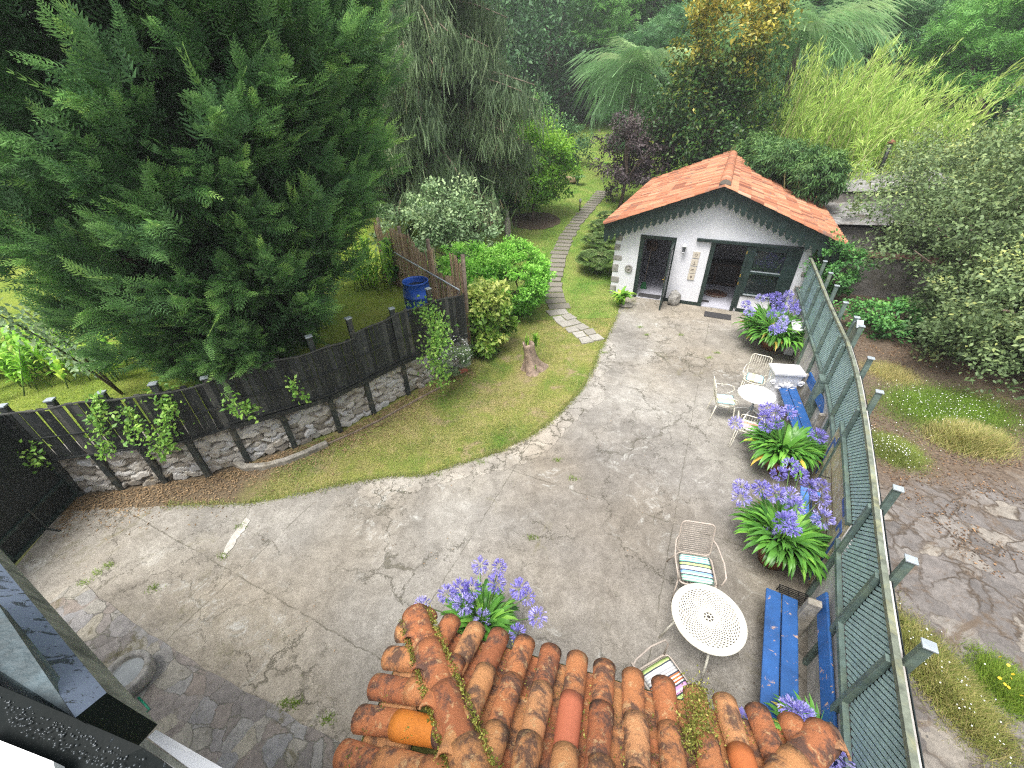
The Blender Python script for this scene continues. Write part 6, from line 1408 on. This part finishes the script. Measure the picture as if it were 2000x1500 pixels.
# --- ginger lilies
def ginger(base, n, h, label, seed, sp=.8, lean=(0, 0)):
    rg = np.random.default_rng(seed); f = Fol(); mb = MB(); base = np.array(base, float)
    for k in range(n):
        p = base+[rg.normal(0, sp), rg.normal(0, sp*.6), 0]; H = h*(.6+.5*rg.random()); t_ = p+[rg.normal(0, .22)*H+lean[0]*H, rg.normal(0, .22)*H+lean[1]*H, H]; mb.tube([p, t_], [.014, .006], 5); m_ = 13
        u = np.linspace(.2, 1, m_); P = p+(t_-p)*u[:, None]; a = rg.random()*3.14+np.arange(m_)*math.pi+rg.normal(0, .25, m_); d = np.c_[np.cos(a), np.sin(a), .5+.4*u]
        f.add(STRAPS[1], P, d*[1, 1, 0], np.tile([0, 0, 1.], (m_, 1)), np.c_[np.full(m_, .55), .42*np.ones(m_), .30*np.ones(m_)]*(.8+.3*rg.random()), np.clip(.5+.22*rg.normal(size=m_), 0, 1))
    return mk('ginger_lily', base, f, M['ginger'], mb, M['stem'], label, 'plant', 'ginger lilies in the raised garden', 'leaves')
ginger(at(728, 558, .95), 34, 1.35, 'clump of long-leaved ginger lily left of the blue barrel', 5, .55)
ginger(at(120, 765, .95)+[-.1, .5, 0], 40, .95, 'ginger lily clump behind the fence near the gate', 6, .8); ginger(at(35, 760, .95)+[-.6, .7, 0], 30, .95, 'ginger lily clump at the far left edge behind the fence', 8, .6)
b = at(775, 560, .95)+[.1, .5, 0]; tree('leafy_shrub', b, b+[0, 0, .75], (.65, .6, .7), M['hydr'], 'small leafy shrub between the ginger lily and the blue barrel', 'shrub', seed=77, ncl=60, nl=50, size=.10, trunk_r=.03)
# --- leaning sapling at far left
b = at(240, 770, .95); tips = [at_d(-30, 600, np.hypot(b[0], b[1])*.92), at_d(45, 605, np.hypot(b[0], b[1])*1.02)]; mb = MB(); f = Fol(); rg = np.random.default_rng(88)
for tp in tips:
    P = [b+(tp-b)*u+np.array([0, 0, .18*math.sin(u*3.14)]) for u in np.linspace(0, 1, 8)]; mb.tube(P, [.022*(1-u)+.005 for u in np.linspace(0, 1, 8)], 6); leaves_along(f, P[2:], 260, .11, .10, tlo=.25, thi=.9, r=rg)
mk('leaning_sapling', b, f, M['elae'], mb, M['bark'], 'thin sapling leaning left over the raised grass behind the fence', 'sapling')
# --- plum
b = at_t(1208, 412); tree('purple_plum', b, b+[.55, .3, 2.6], (1.75, 1.6, 1.95), M['plum'], 'small purple-leaved plum tree at the left corner of the cottage roof', ncl=110, nl=62, size=.15, seed=21, trunk_r=.09, lumpy=.7, droop=.4, shell=.4)
# --- ferns by the cottage
def fern(b, n, L, label, seed, m='fern'):
    rg = np.random.default_rng(seed); f = Fol(); a = rg.random(n)*6.283; b = np.array(b); 
    for k in range(5):
        t = k/5; d = np.c_[np.cos(a), np.sin(a), np.full(n, 1.1-1.5*t)]; rad = L*(t*.8); pos = b+np.c_[np.cos(a)*rad, np.sin(a)*rad, L*(.75*math.sin(t*2.6))*np.ones(n)]; f.add(FROND, pos, d, np.tile([0, 0, 1.], (n, 1)), np.c_[np.full(n, L*.42), np.full(n, L*.34), np.full(n, L*.34)], np.clip(rg.normal(.5, .2, n), 0, 1))
    return mk('fern', b, f, M[m], None, None, label, 'fern', 'ferns along the cottage side', 'fronds')
for i, (x, y, n, L, lab) in enumerate([(1168, 520, 70, .95, 'brownish fern at the front left corner of the cottage'), (1172, 480, 70, .9, 'second fern back along the cottage side'), (1180, 450, 60, .85, 'third fern back along the cottage side'), (1190, 425, 50, .7, 'fern nearest the purple plum trunk')]):
    b = at_t(x, y+14); fern(b, n, L, lab, 60+i)
b = at(1212, 588, .2); f = Fol(); rg = np.random.default_rng(61); n = 70; a = rg.random(n)*6.283
f.add(STRAPS[1], np.tile([b[0], b[1], .15], (n, 1))+rg.normal(0, .05, (n, 3)), np.c_[np.cos(a), np.sin(a), np.zeros(n)], np.tile([0, 0, 1.], (n, 1)), np.c_[np.full(n, .75), .62*(.7+.5*rg.random(n)), np.full(n, .55)], rg.random(n)*.9)
b[2] = 0; mk('broad_strap_plant', b, f, M['ginger'], None, None, 'bright strap-leaved plant at the foot of the cottage corner', 'plant', partname='leaves')
rock('edging_rock', at(1222, 600, 0), (.22, .14, .16), M['kerb'], 'flat stone edging the strap-leaved plant at the cottage corner', 'rock', 12)
# --- palms
PALMF = ([], [])
for k in range(34):
    t = .12+.88*k/34; L = .34*math.sin(min(1, t*1.12)*math.pi*.9)+.05
    for sg in (-1, 1):
        b_ = len(PALMF[0]); yy = t*.92; zz = .38*t-.95*t*t; j = .05*math.sin(k*2.3+sg); PALMF[0].extend([(0, yy, zz), (sg*L*.5, yy+.05+j*.4, zz-.03), (sg*L, yy+.10+j, zz-.15-.26*t+j), (sg*L*.5, yy+.034+j*.4, zz-.04)]); PALMF[1].extend([(b_, b_+1, b_+3), (b_+1, b_+2, b_+3)])
b_ = len(PALMF[0])
for k in range(7): t = k/6; PALMF[0].extend([(-.008, t*.92, .38*t-.95*t*t), (.008, t*.92, .38*t-.95*t*t)])
for k in range(6): PALMF[1].extend([(b_+2*k, b_+2*k+1, b_+2*k+3), (b_+2*k, b_+2*k+3, b_+2*k+2)])
def palm(px, py, D, L, n, label, seed):
    rg = np.random.default_rng(seed); c = at_d(px, py, D); b = np.array([c[0], c[1], float(T(c[0], c[1]))]); f = Fol(); a = rg.random(n)*6.283; el = rg.random(n)
    d = np.c_[np.cos(a), np.sin(a), -.45+1.9*el]; f.add(PALMF, np.tile(c, (n, 1)), d, np.c_[rg.normal(0, .15, (n, 2)), np.ones(n)], L*(.8+.35*rg.random(n)), np.clip(.25+.5*el+rg.normal(0, .12, n), 0, 1))
    mb = MB(); mb.tube([b, (b+c)/2+[.1, 0, 0], c], [.22, .17, .14], 10); return mk('palm_tree', b, f, M['palm'], mb, M['bark'], label, 'palm', 'feathery palms behind the cottage', 'fronds')
palm(1240, 150, 29, 2.7, 46, 'feathery palm left of the yellow-tipped tree', 3); palm(1560, 85, 29, 3.0, 50, 'taller feathery palm right of the yellow-tipped tree', 4)
# --- magnolia with golden top
c = at_d(1385, 190, 25.5); b = np.array([c[0], c[1], float(T(c[0], c[1]))]); rg = np.random.default_rng(33); f = Fol(); crown(f, c+[0, 0, -1.0], (2.9, 2.6, 2.8), 200, 70, .19, rg, shell=.55, tlo=.1, thi=.55, upt=.5); crown(f, c+[.1, -.2, 2.0], (2.4, 2.2, 1.9), 110, 70, .2, rg, shell=.5, tlo=.5, thi=1.0, upt=.7)
mb = MB(); limbs(mb, b, [c+[0, 0, 2], c+[1, 0, 1], c+[-1, 0, 1], c+[0, -1, 0]], .14, rg=rg); mk('golden_magnolia', b, f, M['magn'], mb, M['bark'], 'dense glossy tree with golden yellow upper leaves behind the cottage', 'tree')
# --- bamboo
def bamboo(c, n, h, R, lean, m, label, seed, culm=True, sz=.16, per=46, arch=.25):
    rg = np.random.default_rng(seed); f = Fol(); mb = MB(); b = np.array([c[0], c[1], float(T(c[0], c[1]))])
    for k in range(n):
        p = b+[rg.normal(0, R), rg.normal(0, R), 0]; H = h*(.65+.5*rg.random()); l = np.array([lean[0]+rg.normal(0, .16), lean[1]+rg.normal(0, .16), 0])*H; P = np.array([p+l*u**1.6+[0, 0, H*(u-arch*u**3*.5)] for u in np.linspace(0, 1, 7)])
        if culm: mb.tube(P, [.018*(1-u)+.004 for u in np.linspace(0, 1, 7)], 4)
        m_ = per; u = .25+.75*rg.random(m_)**.8; i = np.minimum((u*6).astype(int), 5); q = P[i]+(P[i+1]-P[i])*(u*6-i)[:, None]; w_ = (1-u)[:, None]*.55+.10
        f.add(NARROW, q+rg.normal(0, 1, (m_, 3))*w_*[.6, .6, .5], unit((P[i+1]-P[i])*.9+rdir(m_)*.45), rdir(m_), np.c_[np.full(m_, sz*1.1), sz*2.2*(.5+rg.random(m_)), np.full(m_, sz)], np.clip(.3+.5*u+rg.normal(0, .12, m_), 0, 1))
    return mk('bamboo_clump', b, f, m, mb if culm else None, M['bambst'], label, 'bamboo', 'bamboo behind the cottage and shed')
M['bambst'] = simple('bamboo_cane', (.42, .40, .18), .6, bmp=0)
for i, (px, py, D, n, h, R, ln, lab) in enumerate([(1500, 200, 27, 46, 5.6, .8, (.12, 0), 'tall plume bamboo nearest the golden tree'), (1585, 200, 26, 80, 6.6, 1.1, (.2, 0), 'tall light green bamboo with bare canes above the palm'), (1670, 190, 26, 90, 6.2, 1.1, (.22, 0), 'light green bamboo leaning right behind the stove pipe'), (1750, 200, 26, 90, 5.4, 1.2, (.22, 0), 'light green bamboo behind the olive-leaved tree'), (1620, 300, 23.5, 70, 3.6, .9, (.15, 0), 'short yellow-green bamboo behind the shed roof')]):
    c = at_d(px, py, D); bamboo((c[0], c[1]), n, h, R, ln, M['bamb'], lab, 90+i, per=70)
rg = np.random.default_rng(44)
for i, (px, py, D, R, lab) in enumerate([(1530, 312, 19.5, (1.1, 1.1, .8), 'dark drooping bamboo tuft above the cottage roof edge'), (1598, 340, 18.3, (.9, .9, .75), 'dark drooping bamboo tuft beside the shed roof'), (1490, 300, 21.5, (1.0, 1., .8), 'dark bamboo tuft nearest the roof ridge')]):
    c = at_d(px, py, D); b = np.array([c[0], c[1], float(T(c[0], c[1]))]); f = Fol(); C = crown(f, c, R, 120, 90, .17, rg, tm=NARROW, shell=.45, csp=.3, droop=.8); mb = MB(); limbs(mb, b, C[:8], .03, rg=rg); mk('drooping_bamboo', b, f, M['bambd'], mb, M['bambst'], lab, 'bamboo', 'dark bamboo by the cottage roof')
# --- olive-leaved big tree on the right terrace
rg = np.random.default_rng(66); b = np.array([12.4, 8.6, .95]); f = Fol(); C = crown(f, (13.0, 9.0, 3.5), (3.8, 3.8, 2.5), 540, 95, .095, rg, shell=.45, csp=.16, lumpy=.5); C2 = crown(f, (10.6, 6.8, 2.3), (2.6, 2.2, 1.35), 200, 95, .085, rg, shell=.5, csp=.2, lumpy=.5); crown(f, (17.0, 11.6, 3.8), (4.0, 4.0, 2.6), 260, 90, .10, rg, shell=.5, csp=.18, lumpy=.5)
crown(f, (13.4, 7.2, 3.0), (3.6, 3., 2.3), 260, 95, .09, rg, shell=.5, csp=.18, lumpy=.5)
crown(f, (11.2, 8.2, 1.9), (2.3, 1.8, 1.15), 260, 100, .085, rg, shell=.3, csp=.2, lumpy=.5, thi=.6); crown(f, (13.4, 9.0, 3.0), (3.2, 3.2, 2.0), 260, 80, .10, rg, shell=.1, csp=.2, thi=.4); crown(f, (10.6, 7.3, 1.75), (1.8, 1.3, .85), 150, 100, .085, rg, shell=.3, csp=.22, lumpy=.5); crown(f, (11.6, 5.0, 2.2), (2.4, 1.9, 1.4), 200, 95, .085, rg, shell=.4, csp=.2, lumpy=.5)
crown(f, (13.3, 13.4, 3.4), (2.5, 2.2, 2.0), 150, 90, .10, rg, shell=.4, csp=.22, lumpy=.5); crown(f, (11.6, 11.2, 2.6), (1.4, 1.3, 1.1), 60, 90, .09, rg, shell=.4, csp=.25, lumpy=.5)
mb = MB(); limbs(mb, b, list(C[:26]*.9+np.array([13.4, 9.0, 3.0])*.1)+list(C2[:12]), .09, .012, 6, .3, rg)
S = C[np.argsort(-C[:, 2])[:14]]
for s in S:
    t_ = s+[rg.normal(0, .15), rg.normal(0, .15), .5+.8*rg.random()]; mb.tube([s, t_], [.012, .005], 4); leaves_along(f, [s, t_], 60, .05, .09, tlo=.3, thi=.8, r=rg)
mk('olive_leaved_tree', b, f, M['olive'], mb, M['palebark'], 'wide grey-green small-leaved tree filling the right terrace', 'tree')
for i, (x, y, R, lab) in enumerate([(9.0, 8.9, (.9, .8, .45), 'low dark ground bush behind the trellis near the cottage'), (8.9, 10.9, (.6, .7, .9), 'green bush at the tile-capped wall')]):
    b = np.array([x, y, .95]); tree('low_bush', b, b+[0, 0, R[2]*.8], R, M['hydr'], lab, 'bush', seed=140+i, ncl=60, nl=60, size=.09, trunk_r=.02, group='low bushes on the terrace')
# --- backdrop trees
BT = [  # px, py of crown centre, distance, radii, material, kind, label
 (1135, 110, 62, (7, 6, 10), 'dark', 'dark broadleaf tree closing the far end of the lawn'), (1085, 60, 50, (5.5, 5, 9), 'dark', 'dark tree left of the lawn gap'), (1190, 60, 58, (6, 6, 9), 'locust2', 'blue-green tree right of the lawn gap'),
 (1240, 45, 50, (5.5, 5, 4.6), 'locust', 'bright layered tree above the left palm'), (1340, 15, 52, (6, 5, 5), 'locust', 'bright layered tree above the golden tree'), (1440, 30, 54, (6, 5, 5.5), 'locust2', 'blue-green tree above the golden tree'),
 (1530, 0, 50, (6, 5, 5.5), 'locust', 'bright layered tree above the taller palm'), (1650, 20, 50, (6.5, 5, 6.5), 'locust', 'bright layered tree above the bamboo'), (1770, 40, 50, (7, 6, 7.5), 'locust2', 'blue-green tree behind the bamboo, upper right'),
 (1880, 60, 46, (7, 6, 7.5), 'locust', 'bright layered tree behind the olive-leaved tree'), (1990, 60, 60, (8, 7, 9), 'locust2', 'blue-green tree in the top right corner'), (1840, 150, 40, (5, 5, 5), 'locust2', 'blue-green tree low behind the olive-leaved tree'),
 (1990, 190, 34, (5, 5, 5), 'locust', 'bright tree at the right edge behind the olive-leaved tree'), (940, 60, 45, (7, 6, 9), 'dark', 'dark tree behind the drooping conifer'), (780, 80, 40, (7, 6, 8), 'dark', 'dark tree between cypress and drooping conifer'), (700, 190, 38, (6, 5, 5), 'locust2', 'blue-green tree behind the cypress'),
 (560, 120, 45, (8, 6, 9), 'dark', 'dark tree behind the middle of the cypress'), (350, 160, 42, (8, 6, 8), 'dark', 'dark tree behind the left of the cypress'), (100, 200, 40, (9, 6, 8), 'dark', 'dark tree behind the far left of the cypress'), (1300, 190, 40, (4, 4, 5), 'locust2', 'dark tree behind the left palm'), (1480, 150, 38, (4.5, 4, 5), 'locust2', 'dark tree behind the taller palm'), (1700, 130, 38, (5, 4, 4.5), 'locust2', 'dark tree behind the bamboo canes')]
for i, (px, py, D, R, m, lab) in enumerate(BT):
    c = at_d(px, py, D); b = np.array([c[0], c[1], float(T(c[0], c[1]))]); loc = m.startswith('loc')
    tree('backdrop_tree', b, c, R, M[m], lab, seed=200+i, ncl=150 if loc else 170, nl=85 if loc else 70, size=.42 if loc else .36, trunk_r=.25, tm=FROND_S if loc else LEAF, flat=.6 if loc else 1, csp=.26, shell=.55, lumpy=.5, group='trees closing the garden', nlimb=7)
# under-storey behind so that no bare ground shows between the far trunks
rg = np.random.default_rng(5); f = Fol(); n = 26000; x = -60+140*rg.random(n); y = np.where(rg.random(n) < .5, 54+14*rg.random(n), 50+10*rg.random(n)); z = T(x, y)+5*rg.random(n)**1.3
f.add(LEAF, np.c_[x, y, z], rdir(n), unit(rdir(n)+[0, -.5, .6]), .75, rg.random(n)*.8); o = f.build('undergrowth', M['dark']); tag(o, 'dark undergrowth closing the view beneath the far trees', 'undergrowth', kind='stuff')
n = 60000; f = Fol(); a = math.radians(-75)+math.radians(150)*rg.random(n); r_ = 76+10*rg.random(n); z = 26*rg.random(n)+3
f.add(LEAF, np.c_[r_*np.sin(a), r_*np.cos(a), z], rdir(n), unit(rdir(n)+[0, -.6, .5]), 1.7, rg.random(n)); o = f.build('distant_wood', M['locust2']); tag(o, 'blue-green wood far behind the garden trees', 'wood', kind='stuff')
# ================================================================ TERRACE GROUND COVER
rg = np.random.default_rng(15)
def cover(name, c, R, n, h, m, label, bias=.4, kind='stuff', cat='ground cover'):
    f = Fol(); d = rg.normal(0, .42, (n, 2)); P = np.c_[c[0]+d[:, 0]*R[0], c[1]+d[:, 1]*R[1], np.full(n, .955)]; hh = h*(.4+.8*rg.random(n))*np.exp(-(d**2).sum(1)*.8)
    f.add(BLADE, P, unit(np.c_[rg.normal(size=(n, 2)), np.zeros(n)]), unit(np.tile([0, 0, 1.], (n, 1))+rg.normal(0, .25, (n, 3))), np.c_[hh*.16+.002, hh*1.0, hh*.9], np.clip(bias+rg.normal(0, .2, n), 0, 1)); o = f.build(name, m); return tag(o, label, cat, kind=kind)
g1 = at(1745, 880, .95); g2 = at(1850, 800, .95); g3 = at(1840, 1330, .95); g4 = at(1890, 860, .95); g5 = at(1960, 1340, .95); g6 = at(1740, 730, .95)
cover('mound_cover', g1, (.45, .5), 26000, .10, M['blade'], 'low green mound with tiny white flowers right behind the trellis', .35)
cover('flowering_mat', g2, (1.5, 1.0), 50000, .09, M['blade_up'], 'green mat with tiny white flowers before the olive-leaved tree', .15); cover('long_grass', g4, (.7, .5), 9000, .24, M['blade'], 'tufts of long grass on the edge of the green mat', .7)
cover('weedy_grass', g3, (.35, .8), 14000, .16, M['blade'], 'weedy grass growing behind the near end of the trellis', .6); cover('weed_tuft', g5, (.35, .4), 5000, .14, M['blade_up'], 'green weed tuft with yellow flowers at the right edge', .3); cover('dry_grass', g6, (.6, .6), 9000, .10, M['blade'], 'dry tan grass on the terrace behind the trellis post group', .8)
DISC = ([(0, 0, 0)]+[(math.cos(a)*.5, math.sin(a)*.5, .1) for a in np.linspace(0, 6.28, 7)[:-1]], [(0, k, k % 6+1) for k in range(1, 7)])
def specks(c, R, n, m, lab, sz, z0=.99):
    d = rg.normal(0, .45, (n, 2)); f = Fol(); P = np.c_[c[0]+d[:, 0]*R[0], c[1]+d[:, 1]*R[1], z0+.04*rg.random(n)]; f.add(DISC, P, rdir(n), unit(rdir(n)*.4+[0, 0, 1]), sz, .5); o = f.build('tiny_flowers', m); tag(o, lab, 'flowers', kind='stuff')
specks(g1, (.45, .5), 150, M['white_fl'], 'tiny white flowers on the low green mound', .014, 1.04); specks(g2, (1.1, .8), 420, M['white_fl'], 'tiny white flowers over the green mat', .015, 1.03); specks(g3, (.35, .8), 70, M['white_fl'], 'tiny white flowers in the weedy grass', .014, 1.05); specks(g5, (.2, .25), 12, M['yellow_fl'], 'bright yellow flowers on the weed tuft', .03, 1.07)
# leaf litter: on the terrace and along the foot of the stone wall
f = Fol(); n = 26000; P = np.c_[g1[0]+6*rg.random(n)-.6, g1[1]-4+9*rg.random(n)]; v = vnoise(P, 1.2, 4)*.6+vnoise(P, 4, 5)*.4; P = P[v > .5]; P = P[inpoly(P, ter)]; n = len(P)
f.add(LEAF, np.c_[P, np.full(n, .958)+.01*rg.random(n)], rdir(n)*[1, 1, .15], unit(rdir(n)*.3+[0, 0, 1]), .03*(.4+rg.random(n)), rg.random(n)*.8); o = f.build('leaf_litter', foliage('litter', [(0, (.035, .022, .014)), (.6, (.11, .065, .035)), (1, (.28, .17, .08))], .1)); tag(o, 'dark fallen leaves scattered over the terrace stones', 'leaf litter', kind='stuff')
f = Fol(); n = 6000; u = rg.random(n); wx = np.interp(u, np.linspace(0, 1, len(FT)), ft[:, 0]); wy = np.interp(u, np.linspace(0, 1, len(FT)), ft[:, 1]); o_ = np.abs(rg.normal(0, .35, n))+.05; P = np.c_[wx+o_*.45, wy-o_*.9, np.full(n, .016)+.006*rg.random(n)]
f.add(NARROW, P, rdir(n)*[1, 1, .1], unit(rdir(n)*.2+[0, 0, 1]), .06*(.4+rg.random(n)), .2+.7*rg.random(n)); o = f.build('needle_litter', foliage('needles', [(0, (.05, .035, .02)), (.6, (.13, .085, .045)), (1, (.22, .16, .09))], .1)); tag(o, 'brown fallen needles along the foot of the stone wall', 'leaf litter', kind='stuff')

rg = np.random.default_rng(19); n = 2600; P = np.c_[-7.5+15*rg.random(n), -.5+13.5*rg.random(n)]; v = vnoise(P, .7, 21)*.6+vnoise(P, 2.3, 22)*.4; P = P[v > .55]; P = P[inpoly(P, pat)]; n = len(P); f = Fol()
f.add(NARROW, np.c_[P, np.full(n, .021)], rdir(n)*[1, 1, .1], unit(rdir(n)*.3+[0, 0, 1]), .028*(.4+rg.random(n)), rg.random(n)); o = f.build('yard_debris', bpy.data.materials['litter']); tag(o, 'tiny dry leaves and bits scattered over the concrete', 'leaf litter', kind='stuff')
f = Fol(); W = [at(*p) for p in [(190, 1120), (215, 1105), (165, 1140), (560, 1374), (575, 1378), (436, 1088), (1038, 1052), (1120, 936), (1088, 900), (1385, 700), (1250, 640), (1262, 655), (940, 905), (900, 880), (352, 870), (300, 1150), (1330, 655), (1400, 690), (855, 930), (640, 1405), (1180, 690), (470, 1030)]]
for q in W:
    n = 70; f.add(BLADE, np.array(q)+np.c_[rg.normal(0, .05, n), rg.normal(0, .03, n), np.full(n, .012)], unit(np.c_[rg.normal(size=(n, 2)), np.zeros(n)]), unit(rdir(n)*.3+[0, 0, 1]), np.c_[np.full(n, .02), np.full(n, .05), .03+.03*rg.random(n)], .1+.4*rg.random(n))
o = f.build('crack_weeds', M['blade_up']); tag(o, 'small green weeds growing out of cracks in the concrete', 'weeds', kind='stuff')
# grass creeping over the edge of the concrete
f = Fol(); n = 9000; k = rg.integers(1, len(LE)-2, n); u = rg.random((n, 1)); P = LE[k]*(1-u)+LE[k+1]*u+rg.normal(0, .045, (n, 2)); f.add(BLADE, np.c_[P, np.full(n, .012)], unit(np.c_[rg.normal(size=(n, 2)), np.zeros(n)]), unit(rdir(n)*.3+[0, 0, 1]), np.c_[np.full(n, .022), np.full(n, .07), .025+.03*rg.random(n)], np.clip(.45+.25*rg.normal(size=n), 0, 1))
o = f.build('edge_grass', M['blade']); tag(o, 'ragged grass creeping over the edge of the concrete', 'grass', kind='stuff')
mbp = sheet('mortar_patch', [tuple(at(*p)[:2]) for p in [(432, 1088), (445, 1062), (462, 1038), (482, 1012), (490, 1018), (470, 1048), (452, 1075), (440, 1090)]], .020, simple('pale_mortar', (.52, .49, .44), .9, var=.15, scale=14), .05, .012); tag(mbp, kind='structure')
# ================================================================ HAZE
hz = MB().box((0, 35, 24.4), (280, 220, 52)).build('haze', None); hm = bpy.data.materials.new('haze'); hm.use_nodes = True; hn_ = hm.node_tree; hn_.nodes.clear()
pv = hn_.nodes.new('ShaderNodeVolumePrincipled'); pv.inputs['Color'].default_value = (.96, .98, 1, 1); pv.inputs['Density'].default_value = HAZE; pv.inputs['Anisotropy'].default_value = .2
ho = hn_.nodes.new('ShaderNodeOutputMaterial'); hn_.links.new(pv.outputs[0], ho.inputs['Volume']); hz.data.materials.append(hm); hz['kind'] = 'stuff'; hz['label'] = 'thin pale haze in the air over the garden'; hz.display_type = 'WIRE'
